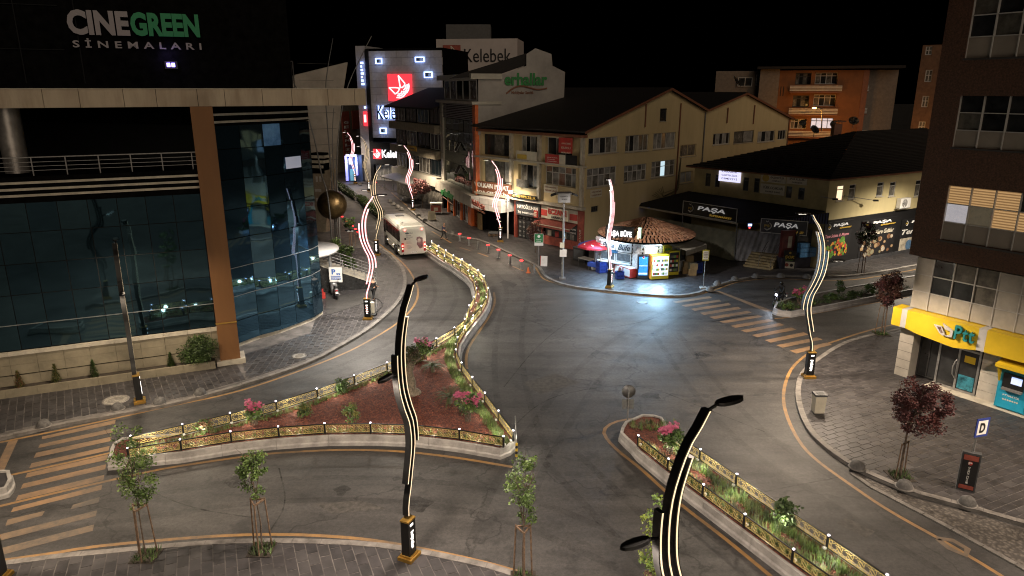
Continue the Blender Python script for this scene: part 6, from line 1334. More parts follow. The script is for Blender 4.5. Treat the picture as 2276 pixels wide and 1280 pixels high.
for k in range(7): flat(s, FT, 5.15 + k * .1, .68, .045, nA - .165, M_CREAM, 8)
s.build('print_dots', ATM)
# ---------------- far orange flats and brown flats
FO = Fr(PY(1722, 280, 118).xy, PY(1905, 280, 114).xy); OF = thing('orange_flats', 'far orange block of flats with white balcony rails, lit below', 'building', (FO.A.x, FO.A.y, 0)); M_OR = mat('orange_render', (.22, .085, .028), .75, var=.15, scale=.4); M_WR = mat('white_render', (.20, .165, .135), .75, var=.12)
zt2 = FO.uw(1800, 156)[1]
b = MB(); b.prism([FO.p(-10, 0, -1.5).xy, FO.p(FO.L + 5, 0, -1.2).xy, FO.p(FO.L + 5, 0, -14).xy, FO.p(-10, 0, -14).xy], 0, zt2, M_WR); b.build('rear_wall', OF)
oo = [wpx(FO, *p) for p in ((1768,162,1803,188),(1812,161,1862,187),(1762,212,1798,238),(1808,210,1858,236),(1802,262,1852,286),(1757,264,1792,286))]
s = MB(); wall(s, FO, 0, FO.L, 0, zt2, oo, M_OR, .8); s.build('front_wall', OF)
for i, q in enumerate(oo): window(OF, FO, *q, 4, 1, M_WFRAME if i % 2 else M_DFRAME, None, .7, .1, split=[.72], pms=[M_PANEC, M_PANE] if i != 4 else [mat('far_lit_curtain', (.5, .45, .4), .6, var=.2, emit=(.8, .75, .8), estr=.25)])
for (x0, x1, y) in ((1756,1872,196),(1753,1862,247),(1742,1848,297),(1686,1712,199),(1910,1934,196),(1905,1930,246),(1880,1938,296)):
    u0, u1, w0, w1 = wpx(FO, x0, y - 7, x1, y + 6, 1.0); n_ = 1.0 if 1740 < x0 < 1880 else -.4
    s = MB(); fbox(s, FO, u0, u1, w0 - .3, w0 - .1, -1.0, n_, M_BRN); s.build('balcony_floor', OF)
    for k in range(4): s = MB(); wq = w0 + (w1 - w0) * k / 4; fbox(s, FO, u0, u1, wq, wq + .13, n_ - .06, n_, M_WFRAME); s.build('balcony_slat', OF)
for (x0, y0, x1, y1) in ((1640,172,1672,192),(1680,166,1705,190),(1911,162,1928,187),(1906,212,1922,236),(1903,262,1914,285)):
    q = wpx(FO, x0, y0, x1, y1, -1.3); window(OF, FO, *q, 2, 1, M_WFRAME, M_PANE, 1.24, .1)
for k in range(4): s = MB(); u0, u1, w0, w1 = wpx(FO, 1722 + k * 6, 192, 1724 + k * 6, 213, .0); fbox(s, FO, u0 , u1, w0, w1, .0, .02, M_SIGNK); s.build('vent_slit', OF)
s = MB(); fbox(s, FO, -3.0, -.02, 0, zt2 + .2, -1.5, .15, M_WR); s.build('stair_tower', OF); s = MB(); fbox(s, FO, FO.L, FO.L + .8, 0, zt2, -1, .05, M_BRN); s.build('brown_stripe', OF)
s = MB(); fbox(s, FO, -3.5, FO.L + 5.5, zt2 + .2, zt2 + .6, -14, 1.2, M_ROOF); s.build('roof', OF)
OL = thing('wall_street_lamp', 'orange-lit bent street lamp in front of the orange flats', 'street lamp', tuple(PY(1826, 290, 108))); c = PY(1826, 290, 108); tp = PY(1845, 240, 108); s = MB(); s.tube([c, PY(1827, 262, 108), PY(1826, 242, 108), PY(1815, 238, 107.5)], .1, M_STEELD, 6); s.build('bent_pole', OL); s = MB(); q = PY(1810, 240, 107.5); s.ellip(q, (.35, .2, .12), glow('sodium_lens', (1.0, .5, .12), 4), 8, 6); s.build('lens', OL)
lamp('sodium_beam', 'POINT', q + Vector((.3, 2.5, -1.6)), 170, (1.0, .42, .08), OL, .2)
lamp('sodium_beam_low', 'POINT', PY(1850, 285, 110), 120, (1.0, .42, .08), OL, .2)
FBn = Fr(PY(2040, 250, 82).xy, PY(2120, 250, 80).xy); BF = thing('brown_flats', 'narrow brown flats with white cross windows behind the tower', 'building', (FBn.A.x, FBn.A.y, 0)); zz3 = FBn.uw(2060, 100)[1]
fo2 = [wpx(FBn, *p) for p in ((2057,103,2072,122),(2056,155,2072,182),(2049,213,2064,238),(2041,270,2056,295))]; s = MB(); wall(s, FBn, -.5, FBn.L, 0, zz3, fo2, mat('brown_render', (.20, .11, .065), .75, var=.15), .2); s.build('front_wall', BF)
for q in fo2: window(BF, FBn, *q, 2, 1, M_WFRAME, M_PANEC, .12, .09, split=[.55])
b = MB(); b.prism([FBn.p(-.5, 0, -.3).xy, FBn.p(FBn.L, 0, -.3).xy, FBn.p(FBn.L, 0, -10).xy, FBn.p(-.5, 0, -10).xy], 0, zz3, M_BRN); b.build('core', BF)
lamp('sodium_spill', 'POINT', PY(2030, 318, 78), 90, (1.0, .45, .12), OL, .3)
# ---------------- far left side of the upper street
FL1 = Fr(PY(735, 330, 128).xy, PY(795, 330, 139).xy); LB = thing('bridal_shop_block', 'dim beige block with vertical red bridal sign at the street end', 'building', (FL1.A.x, FL1.A.y, 0)); M_DB = mat('dim_beige', (.22, .20, .16), .75, var=.2)
b = MB(); zt4 = FL1.uw(765, 215)[1]; b.prism([FL1.p(-20, 0).xy, FL1.p(FL1.L, 0).xy, FL1.p(FL1.L, 0, -12).xy, FL1.p(-20, 0, -12).xy], 0, zt4, M_DB); b.build('wall', LB)
u0, u1, w0, w1 = wpx(FL1, 760, 272, 776, 340); vs_ = sign(LB, FL1, u0, u1, w0 - 2, w1 + 2, .1, .3, M_REDW, 'vertical_sign'); n = 8
for k, ch in enumerate('GELİNLİK'): a = w1 + .6 - (w1 - w0 + 1) * (k + 1) / n; text(vs_, FL1, u0 + .6, u1 - .6, a, a + (w1 - w0) / n * .7, ch, M_SIGNW, .3, .03, .02)
for k in range(4):
    for j in range(2): window(LB, FL1, -14 + k * 3.4, -11.6 + k * 3.4, 5 + j * 4, 7.4 + j * 4, 3, 1, M_WFRAME, M_PANEC, -.05, .12)
u0, u1, w0, w1 = wpx(FL1, 786, 245, 804, 286); sign(LB, FL1, u0 - 1, u1 - 1, w0, w1, .1, .25, M_REDW, 'red_banner')
SHP = thing('blue_shop', 'brightly blue-lit small shop front at the far street end', 'shop', (*G(785, 402), 0)); FB_ = Fr(G(771, 404, .12) , G(806, 404, .12)); M_BL = glow('blue_neon', (.05, .10, 1.0), .45); M_SL = glow('shop_white', (.7, .8, 1.0), .3)
s = MB(); fbox(s, FB_, 0, FB_.L, .1, 4.4, -3, -.3, mat('blue_panel', (.03, .06, .17), .5, var=.1)); s.build('shell', SHP)
for q in ((-.1, .25, .3, 4.4), (FB_.L * .62, FB_.L * .62 + .3, 1.2, 4.2)): s = MB(); fbox(s, FB_, *q, -.3, .1, M_BL); s.build('neon_edge', SHP)
s = MB(); fbox(s, FB_, .1, FB_.L * .7, 4.3, 4.6, -.3, .2, M_BL); s.build('neon_edge', SHP)
s = MB(); fbox(s, FB_, .5, FB_.L * .35, 3.0, 4.0, -.3, -.1, M_SL); s.build('lit_window', SHP); s = MB(); fbox(s, FB_, .6, FB_.L * .55, .3, 2.2, -.3, -.15, mat('cyan_door', (.1, .3, .4), .3, var=.2, emit=(.2, .5, .7), estr=.15)); s.build('shop_door', SHP)
lamp('shop_glow', 'POINT', FB_.p(1.5, 3.4, .8), 50, (.62, .75, 1.0), SHP, .3)
# ================================================================== KIOSK AND ITS THINGS
c0, c1, c2, c3, c4 = G(1322,600,.14), G(1404,613,.14), G(1420,619,.14), G(1468,617,.14), G(1524,599,.14)
kc = Vector((11.45, 58.9)); back = [kc + (kc - p) * .9 for p in (c1, c3)]
KI = thing('kiosk', 'small brightly lit corner kiosk with round clay tile roof', 'kiosk', (kc.x, kc.y, .14))
def bricks(name, c1_, c2_):
    m = bpy.data.materials.new(name); m.use_nodes = True; t = m.node_tree; L = t.links.new; N = t.nodes.new; b = t.nodes['Principled BSDF']; g = N('ShaderNodeTexCoord').outputs['UV']
    br = N('ShaderNodeTexBrick'); br.inputs['Color1'].default_value = (*c1_, 1); br.inputs['Color2'].default_value = (*c2_, 1); br.inputs['Mortar'].default_value = (.03, .03, .03, 1); br.inputs['Scale'].default_value = 1.0
    L(g, br.inputs['Vector']); L(br.outputs['Color'], b.inputs['Base Color']); b.inputs['Roughness'].default_value = .5; return m
M_BRK = mat('white_brick', (.62, .62, .62), .5, var=.12, scale=3); M_MORT = mat('dark_mortar', (.05, .05, .05), .8, var=.1)
faces = [(c0, c1), (c1, c2), (c2, c3), (c3, c4), (c4, back[0]), (back[0], back[1]), (back[1], c0)]
zt_k = 3.15
b = MB(); b.prism([p.lerp(kc, .03) for p in (c0, c1, c2, c3, c4, back[0], back[1])], .14, zt_k, M_MORT); b.build('core', KI)
brick_far = MB(); nbk = 0
kf = [Fr(*f) for f in faces]
opn = {0: (.15, .98, 1.15, 2.9), 2: (.15, .85, .1, 2.75), 3: (.05, .30, 2.2, 2.8)}
for fi in (0, 1, 2, 3):
    f = kf[fi]; row = 0; wv = .16
    while wv < zt_k - .1:
        u = -(row % 2) * .16
        while u < f.L:
            a, e = max(u, 0), min(u + .31, f.L)
            o = opn.get(fi); mid = (a + e) / 2 / f.L
            if e - a > .04 and not (o and o[0] < mid < o[1] and o[2] < wv + .06 < o[3]):
                fbox(brick_far, f, a + .008, e - .008, wv, wv + .135, -.03, .02 + random.uniform(-.003, .003), M_BRK)
            u += .32
        wv += .155; row += 1
brick_far.build('bricks', KI, kind='stuff')
# serving window with white script panels
f = kf[0]; M_TUBE = glow('fluorescent', (.72, .86, 1.0), 3.0); M_KW = mat('kiosk_white_panel', (.7, .75, .78), .4, var=.05, emit=(.6, .8, 1.0), estr=.06)
for k in range(2):
    u0 = f.L * (.15 + .42 * k); u1 = u0 + f.L * .40; s = MB(); fbox(s, f, u0, u1, 2.05, 2.85, .02, .08, M_KW); p = s.build('name_panel', KI); text(p, f, u0 + .15, u1 - .12, 2.2, 2.7, ('Paşa', 'Büfe')[k], mat('panel_ink', (.03, .06, .10), .5, var=0), .08, .006, .02, .35)
    window(KI, f, u0, u1, 1.2, 2.0, 1, 1, M_WFRAME, mat('kiosk_pane', (.05, .06, .07), .15, var=.5, scale=5, emit=(.6, .8, 1), estr=.05), -.03, .07, name='serving_window')
s = MB(); fbox(s, f, f.L * .1, f.L * .98, 1.08, 1.16, .02, .35, M_WHITE); s.build('counter_ledge', KI)
s = MB(); fbox(s, f, f.L * .45, f.L * .62, 1.9, 2.15, .08, .14, mat('blue_notice', (.03, .12, .25), .4, var=.2)); s.build('notice', KI)
f = kf[2]; s = MB(); fbox(s, f, f.L * .15, f.L * .8, .2, 2.75, .0, .06, M_WFRAME); s.build('door_frame', KI); s = MB(); fbox(s, f, f.L * .2, f.L * .76, 2.2, 2.68, .06, .09, mat('kiosk_picture', (.5, .42, .36), .5, var=.5, scale=6, emit=(.9, .85, .8), estr=.25, col2=(.2, .08, .05))); s.build('lit_picture', KI)
f = kf[3]; s = MB(); fbox(s, f, .1, 1.3, 2.2, 2.8, .03, .09, mat('yellow_lottery', (.45, .42, .03), .5, var=.08)); p = s.build('yellow_board', KI); text(p, f, .25, 1.1, 2.32, 2.58, 'iddaa', M_GRN, .09, .006, .03)
window(KI, f, f.L * .72, f.L * .92, 1.1, 2.5, 1, 1, M_DFRAME, M_PANE, -.03, .06, name='side_window')
s = MB(); f = kf[3]; va = [f.p(.6, 2.85, .05), f.p(f.L + .6, 2.75, .05), f.p(f.L + .6, 2.5, 1.5), f.p(.9, 2.5, 1.7), f.p(f.L + .6, 2.1, 1.5), f.p(.9, 2.1, 1.7)]; s.raw(va, [(0, 1, 2, 3), (3, 2, 4, 5), (1, 4, 2)], mat('awning_cream', (.34, .32, .27), .8, var=.15)); s.build('side_awning', KI)
for fi, nn in ((0, 1.9), (2, 1.3)):
    f = kf[fi]; s = MB(); fbox(s, f, f.L * .15, f.L * .9, 2.90, 2.95, .25, .31, M_TUBE); s.build('fluorescent_tube', KI)
    l = bpy.data.lights.new('tube_light', 'AREA'); l.shape = 'RECTANGLE'; l.size = f.L * .7; l.size_y = .08; l.energy = 130 if fi == 0 else 160; l.color = (.40, .70, 1.0); o = bpy.data.objects.new('tube_light', l); COL.objects.link(o); o.parent = KI
    q = f.p(f.L * .5, 2.80, 1.0); o.location = q - org(KI); o.rotation_euler = (R(-38), 0, f.rz); lamp('tube_wall_light', 'POINT', f.p(f.L * .5, 2.75, .45), 14, (.7, .86, 1.0), KI, .2)
# conical tiled roof
RC = Vector((kc.x, kc.y)); RE = 4.05; ZE, ZA = 3.16, 4.5
b = MB(); b.lathe([(RE - .05, ZE - .14), (RE, ZE - .10), (RE, ZE), (.05, ZA)], (RC.x, RC.y, 0), M_DARK, 40); b.lathe([(0.01, ZE - .12), (RE - .05, ZE - .14)], (RC.x, RC.y, 0), M_WHITE, 40); b.build('roof', KI)
M_TILE = [mat('clay_tile_a', (.30, .145, .075), .75, var=.2, scale=3), mat('clay_tile_b', (.24, .11, .06), .75, var=.2, scale=3), mat('clay_tile_c', (.35, .19, .11), .75, var=.2, scale=3)]
rt = MB(); nr = 11; per = []
for i in range(nr):
    r0 = RE + .06 - (RE - .15) * i / nr; r1 = RE + .06 - (RE - .15) * (i + 1.15) / nr; n = max(8, int(2 * PI * r0 / .34)); off = random.random()
    for j in range(n):
        a = 2 * PI * (j + off) / n; ca, sa = math.cos(a), math.sin(a); z0 = ZE + (ZA - ZE) * (RE - r0) / RE + .05; z1 = ZE + (ZA - ZE) * (RE - r1) / RE + .03; w0 = PI * r0 / n * .74; w1 = PI * max(r1, .1) / n * .60; t = Vector((-sa, ca, 0)); d = Vector((ca, sa, 0)); cc = Vector((RC.x, RC.y, 0)); jit = random.uniform(-.012, .012)
        vs = []
        for (r, z, w_) in ((r0, z0 + jit, w0), (r1, z1, w1)):
            for q in (-1, -.6, 0, .6, 1): vs.append(cc + d * r + t * (w_ * q) + Vector((0, 0, z + .12 * math.sqrt(max(0, 1 - q * q)))))
        rt.raw(vs, [(k, k + 1, k + 6, k + 5) for k in range(4)] + [(4, 3, 2, 1, 0)], random.choice(M_TILE))
rt.build('roof_tiles', KI, kind='stuff')
# roof sign
FB2 = Fr(PY(1346, 520, 56.6).xy, PY(1409, 525, 55.7).xy); RS = thing('kiosk_sign', 'black box sign with lit white lettering on the kiosk roof', 'sign', (FB2.A.x, FB2.A.y, 3.0)); u0, u1, w0, w1 = wpx(FB2, 1346, 493, 1409, 526)
s = MB(); fbox(s, FB2, u0, u1, 3.1, 4.25, -.35, 0, M_SIGNK); s.build('sign_box', RS); text(RS, FB2, u0 + .12, u1 - .15, 3.35, 4.0, 'PAŞA BÜFE', glow('white_sign_letters', (.95, .97, 1.0), .55), 0, .03, .035)
s = MB(); fbox(s, FB2, u1 + .35, u1 + .6, 2.95, 4.3, -.1, .05, glow('green_pole_sign', (.05, .55, .3), .25)); fbox(s, FB2, u1 + .28, u1 + .35, 3.2, 4.0, -.05, .03, glow('yellow_pole_sign', (.9, .8, .1), .3)); s.build('upright_sign', RS)
# fridges
M_SHELF = mat('fridge_shelf_goods', (.45, .45, .45), .5, var=.5, scale=9, emit=(.7, .8, 1), estr=.3, col2=(.05, .08, .2)); M_FW = glow('fridge_white', (.82, .9, 1.0), .34); M_FB = mat('fridge_blue', (.02, .15, .5), .3, var=.4, scale=7, emit=(.05, .32, 1.0), estr=.32, col2=(.01, .06, .3))
def fridge(label, p, rz, w_, d_, h_, mb_, md, doors, lit=True, crown=None, side=None):
    T = thing('drinks_fridge', label, 'fridge', (p.x, p.y, .15), 'fridges before the kiosk'); ca = Vector((math.cos(rz), math.sin(rz))); F = Fr(p - ca * w_ / 2, p + ca * w_ / 2, .15)
    s = MB(); fbox(s, F, 0, w_, .08, h_, -d_, 0, mb_); s.build('body', T); s = MB(); fbox(s, F, .02, w_ - .02, 0, .08, -d_ + .05, -.05, M_BLACK); s.build('foot', T)
    if side: s = MB(); s.face([F.p(-.004, .1, -d_), F.p(-.004, .1, 0), F.p(-.004, h_ - .05, 0), F.p(-.004, h_ - .05, -d_)], side); s.build('side_print', T)
    for k in range(doors):
        a = .05 + (w_ - .1) * k / doors; c = .05 + (w_ - .1) * (k + 1) / doors; s = MB(); fbox(s, F, a + .02, c - .02, .35, h_ - .12, .0, .03, md); dr = s.build('glass_door', T)
        for q in range(4):
            wq = .42 + (h_ - .6) * q / 4
            if doors > 1 or not lit:
                for g in range(4): s = MB(); uu = a + .06 + (c - a - .14) * g / 4; fbox(s, F, uu, uu + (c - a) / 5, wq, wq + .2, .03, .04, random.choice([FRUIT[0], FRUIT[1], FRUIT[3], M_PANEC, M_SIGNW])); s.build('drink_bottle', dr)
        s = MB(); fbox(s, F, a + .02, a + .05, .9, 1.3, .03, .07, M_BLACK); s.build('handle', dr)
    if crown: s = MB(); fbox(s, F, 0, w_, h_, h_ + .18, -.2, .02, crown); s.build('crown', T)
    return F
F1 = fridge('black fridge with glowing blue door before the kiosk', G(1428,621,.15), R(-3), .85, .75, 2.0, M_SIGNK, M_FB, 1)
T_ = bpy.data.objects['drinks_fridge']; s = MB(); flat(s, F1, .42, 1.82, .1, .04, M_SIGNW, 16); flat(s, F1, .42, 1.85, .08, .045, FRUIT[0], 16); s.build('round_badge', T_); s = MB(); fbox(s, F1, .08, .77, 1.12, 1.16, .032, .04, M_FW); fbox(s, F1, .08, .77, .44, .56, .032, .04, M_FW); s.build('white_band', T_)
M_FY = mat('fridge_yellow', (.55, .46, .02), .4, var=.06); M_FO = mat('fridge_orange_print', (.6, .25, .03), .4, var=.5, scale=3, col2=(.5, .06, .02))
fridge('yellow double fridge with two bright white doors', G(1466,622,.15), R(12), 1.5, .85, 2.05, M_FY, M_FW, 2, True, None, M_FO)
fridge('dark yellow-rimmed fridge right of the bright double fridge', G(1496,613,.15), R(14), .95, .8, 2.1, M_FY, M_PANE, 1, False)
for k, (u, nr_) in enumerate(((F1.p(.42, 1.2, .5), 55), (Vector((*G(1464, 630, .15), 1.2)), 110))):
    l = lamp('fridge_glow', 'AREA', u, nr_ * .6, (.42, .72, 1.0), T_ if k == 0 else bpy.data.objects['drinks_fridge.001'], .2); l.data.size = .7; l.rotation_euler = (R(-55), 0, R(5))
# chest freezer, crates, parasol, tables, cabinet
def crate(label, p, rz, w_=.6, d_=.4, h_=.3, z=.15, m=None, group='crates round the kiosk', nm='drinks_crate'):
    T = thing(nm, label, 'crate', (p.x, p.y, z), group, rz); m = m or mat('crate_blue', (.02, .045, .26), .45, var=.15)
    def pb(n_, s): o = bpy.data.objects.new(n_, s.mesh(n_)); COL.objects.link(o); o.parent = T
    s = MB(); s.box((0, 0, .02), (w_, d_, .03), m); pb('floor', s)
    for sx, L_, ax in ((1, d_, 0), (-1, d_, 0), (1, w_, 1), (-1, w_, 1)):
        s = MB()
        for k in range(3):
            zc = .05 + k * h_ / 3.2
            s.box((sx * w_ / 2, 0, zc + h_ / 9) if ax == 0 else (0, sx * d_ / 2, zc + h_ / 9), (.025, L_, h_ / 4.5) if ax == 0 else (L_, .025, h_ / 4.5), m)
        for q in (-.48, 0, .48): s.box((sx * w_ / 2, q * L_, h_ / 2) if ax == 0 else (q * L_, sx * d_ / 2, h_ / 2), (.035, .05, h_) if ax == 0 else (.05, .035, h_), m)
        pb('side_wall', s)
    s = MB(); s.box((0, 0, h_ - .06), (w_ * .86, d_ * .82, .08), M_DARK); pb('contents', s)
    return T
for k in range(2): crate(('lower small blue crate before the chest freezer', 'upper small blue crate of bottles before the chest freezer')[k], G(1377,619,.15), R(10), z=.15 + k * .31)
g0 = G(1344,605,.15)
for k in range(3):
    for j in range(2): crate(('bottom', 'middle', 'top')[k] + (' blue crate at the parasol side of the stack left of the freezer', ' blue crate at the freezer side of the stack left of the freezer')[j], g0 + Vector((-.32 + .64 * j, .3 * j)), R(25), z=.15 + k * .31, w_=.62, d_=.62)
FZ = Fr(G(1362,606,.15), G(1400,620,.15)); T = thing('chest_freezer', 'red and white ice-cream chest freezer under the serving window', 'freezer', (FZ.A.x, FZ.A.y, .15)); s = MB(); fbox(s, FZ, 0, FZ.L, .22, .95, -.65, 0, M_RED); s.build('body', T)
s = MB(); fbox(s, FZ, .25, FZ.L * .55, .3, .9, 0, .01, M_SIGNW); flat(s, FZ, FZ.L * .42, .62, .22, .014, M_REDW, 14); fbox(s, FZ, FZ.L * .62, FZ.L - .05, .3, .9, 0, .012, M_SIGNW); s.build('side_print', T); s = MB(); fbox(s, FZ, .03, FZ.L - .03, .95, 1.0, -.62, -.03, M_KW); s.build('glass_lid', T)
for u in (.1, FZ.L - .15):
    s = MB(); fbox(s, FZ, u, u + .06, .14, .22, -.1, -.04, M_BLACK); s.build('caster', T)
UB = G(1320,598,.14); T = thing('parasol', 'red parasol with blue patch and white swirls beside the kiosk', 'parasol', (UB.x, UB.y, .14)); s = MB(); s.tube([(UB.x, UB.y, .14), (UB.x, UB.y, 2.65)], .03, M_WHITE, 8); s.build('pole', T); s = MB(); s.lathe([(.01, .32), (.12, .30), (.24, .2), (.26, 0)], (UB.x, UB.y, .14), M_WHITE, 16); s.build('base', T)
M_PR, M_PBL = mat('parasol_red', (.55, .03, .05), .7, var=.1), mat('parasol_blue', (.04, .09, .42), .7, var=.1)
for k in range(8):
    s = MB(); a0, a1 = 2 * PI * k / 8 + .2, 2 * PI * (k + 1) / 8 + .2; m = M_PBL if k in (1, 2, 3) else M_PR; r = 1.5; top = Vector((UB.x, UB.y, 2.72)); e = [Vector((UB.x + r * math.cos(a), UB.y + r * math.sin(a), 2.25)) for a in (a0, a1)]; mm = [top.lerp(q, .5) + Vector((0, 0, .06)) for q in e]
    s.raw([top, mm[0], mm[1]], [(0, 1, 2)], m); s.raw([mm[0], e[0], e[1], mm[1]], [(0, 1, 2, 3)], m); lo = [q + Vector((0, 0, -.16)) for q in e]; s.raw([e[0], lo[0], lo[1], e[1]], [(0, 1, 2, 3)], M_PR)
    if k not in (1, 2, 3): c = (e[0] + e[1]) / 2 + Vector((0, 0, .05)); q0, q1 = mm[0].lerp(e[0], .3), mm[1].lerp(e[1], .3); s.raw([q0.lerp(q1, .15) + Vector((0, 0, .012)), q0.lerp(q1, .3) + Vector((0, 0, .012)), q0.lerp(q1, .55).lerp(e[0].lerp(e[1], .55), .4) + Vector((0, 0, .02)), q0.lerp(q1, .35).lerp(e[0].lerp(e[1], .4), .5) + Vector((0, 0, .02))], [(0, 1, 2, 3)], M_SIGNW)
    s.build('canopy_panel', T)
for (pa, pb_, lb, h_, m) in ((G(1284,590,.15), G(1310,597,.15), 'small white table on thin legs left of the parasol', .72, M_WHITE), (G(1306,600,.15), G(1335,606,.15), 'low table under a blue cloth below the parasol', .7, M_PBL)):
    F = Fr(pa, pb_); T = thing('table', lb, 'table', (pa.x, pa.y, .15)); s = MB(); fbox(s, F, 0, F.L, .15 + h_ - .05, .15 + h_, -.8, 0, m); s.build('table_top', T)
    for u, n in ((.05, -.05), (F.L - .05, -.05), (.05, -.75), (F.L - .05, -.75)): s = MB(); s.tube([F.p(u, .14, n), F.p(u, .15 + h_ - .05, n)], .02, M_STEELD, 6); s.build('leg', T)
    if m is M_PBL: s = MB(); fbox(s, F, -.02, F.L + .02, .5, .15 + h_ + .01, -.82, .02, m); s.build('cloth', T)
F = Fr(G(1273,578,.15), G(1298,584,.15)); T = thing('stall_cabinet', 'black cabinet standing by the pharmacy corner', 'cabinet', (F.A.x, F.A.y, .15)); s = MB(); fbox(s, F, 0, F.L, .15, 1.35, -.6, 0, M_SIGNK); s.build('body', T); s = MB(); fbox(s, F, .1, F.L - .1, .35, 1.2, 0, .02, M_SIGNG); s.build('door', T); s = MB(); fbox(s, F, -.04, F.L + .04, 1.35, 1.4, -.64, .04, M_SIGNG); s.build('top', T)
M_CARD = mat('cardboard', (.28, .19, .09), .8, var=.15)
for k, (x, y, z) in enumerate(((1524,607,.15),(1538,611,.15),(1526,607,.66),(1540,611,.66),(1530,606,1.17))):
    p = G(x, y, .15); T = thing('cardboard_box', ('lower brown cardboard box nearest the kiosk wall', 'lower brown cardboard box nearest the notice pole', 'second-layer cardboard box nearest the kiosk wall', 'second-layer cardboard box nearest the notice pole', 'single cardboard box on top of the pile')[k], 'box', (p.x, p.y, z), 'cardboard boxes beside the kiosk'); s = MB(); s.box((p.x, p.y, z + .25), (.6, .5, .5), M_CARD); s.build('carton', T); s = MB(); s.box((p.x, p.y, z + .502), (.58, .08, .006), M_CREAM); s.build('tape', T)
for k in range(3): crate(('lowest', 'middle', 'topmost')[k] + ' blue crate of the stack right of the cardboard boxes', G(1552,606,.15), R(20), z=.15 + k * .31, w_=.5)
# ================================================================== POLES AND SIGNS
def pole(par, p, z0, z1, r, m, r1=None, name='pole'): s = MB(); s.tube([(p.x, p.y, z0), (p.x, p.y, z1)], [r, r1 or r], m, 10); return s.build(name, par)
p = G(1250,619,.14); T = thing('camera_pole', 'tall grey pole with camera box on top at the pavement corner', 'camera pole', (p.x, p.y, .14)); pole(T, p, .14, 6.6, .10, M_STEEL, .08); s = MB(); s.box((p.x, p.y, .18), (.5, .5, .1), M_STEEL); s.build('base_plate', T)
s = MB(); s.box((p.x, p.y, 6.75), (.95, .6, .7), M_GREY); cb = s.build('camera_box', T); s = MB(); s.box((p.x, p.y, 7.15), (1.15, .8, .06), M_STEELD); s.build('hood', T); FCB = Fr((p.x - .45, p.y - .301), (p.x + .45, p.y - .301)); text(cb, FCB, .15, .75, 6.85, 6.97, 'KARABÜK', M_SIGNK, 0, .004); text(cb, FCB, .25, .65, 6.62, 6.72, 'MOBESE', M_SIGNK, 0, .004)
for k, (dx, dy) in enumerate(((-.85, -.2), (.85, -.2), (-.8, .3), (.8, .3))): s = MB(); s.box((p.x + dx, p.y + dy, 7.0), (.45, .14, .14), M_BLACK, Matrix.Rotation(R(20 if dx > 0 else 160), 3, 'Z') @ Matrix.Rotation(R(20), 3, 'Y')); s.bar((p.x, p.y, 7.05), (p.x + dx, p.y + dy, 7.02), .04, .04, M_STEELD); s.build('camera', T)
s = MB(); s.box((p.x, p.y - .16, 2.3), (.55, .3, .55), M_WHITE); s.build('junction_box', T); s = MB(); s.box((p.x - .1, p.y - .2, 2.95), (.35, .25, .4), M_CREAM); s.build('junction_box', T)
def signpost(label, bp, h, plates, name='road_sign', cat='sign', r=.03, m=None):
    T = thing(name, label, cat, (bp.x, bp.y, .0)); pole(T, bp, .0, h, r, m or M_STEEL)
    return T
p = G(1197,592,.14); T = signpost('green stop sign on a pole before the pharmacy', p, 2.9, 0); F = Fr((p.x - .38, p.y - .05), (p.x + .38, p.y - .05)); s = MB(); fbox(s, F, 0, .76, 2.0, 3.05, 0, .03, M_WHITE); s.build('plate', T); s = MB(); fbox(s, F, .03, .73, 2.28, 3.02, .03, .04, mat('sign_green_plate', (.02, .20, .06), .5, var=.05)); flat(s, F, .38, 2.82, .13, .045, M_SIGNW, 14); s.build('green_field', T); text(T, F, .15, .6, 2.5, 2.62, 'TAKSİ', M_SIGNW, .04, .004); text(T, F, .18, .58, 2.34, 2.44, 'DURAK', M_SIGNW, .04, .004)
p = G(1208,590,.14); F = Fr((p.x - .22, p.y + .05), (p.x + .35, p.y - .05)); T = thing('leaning_board', 'white board leaning beside the green sign pole', 'board', (p.x, p.y, .14)); s = MB(); s.raw([F.p(0, .14, .25), F.p(.57, .14, .25), F.p(.57, 1.0, .05), F.p(0, 1.0, .05), F.p(0, .14, .2), F.p(.57, .14, .2), F.p(.57, 1.0, 0), F.p(0, 1.0, 0)], [(0, 1, 2, 3), (7, 6, 5, 4), (0, 3, 7, 4), (1, 5, 6, 2), (3, 2, 6, 7)], M_WHITE); s.build('panel', T); s = MB(); s.bar(F.p(-.03, .1, .2), F.p(-.03, 1.0, 0), .04, .05, M_RED); s.build('red_edge', T)
p = G(1563,640,.14); T = signpost('small yellow-framed notice on a pole at the kiosk corner', p, 3.1, 0); F = Fr((p.x - .26, p.y - .02), (p.x + .24, p.y - .10)); s = MB(); fbox(s, F, 0, .5, 2.35, 3.2, .02, .05, mat('notice_yellow', (.45, .40, .05), .5, var=.05)); s.build('frame', T); s = MB(); fbox(s, F, .06, .44, 2.45, 3.1, .05, .06, M_SIGNW); s.build('notice', T)
for k in range(4): text(T, F, .1, .4, 2.95 - k * .13, 3.02 - k * .13, ('DİKKAT', 'PARK', 'YASAK', 'ALAN')[k], M_SIGNK, .06, .003)
s = MB(); s.box((p.x, p.y, .17), (.5, .5, .08), M_CONC); s.build('foot', T)
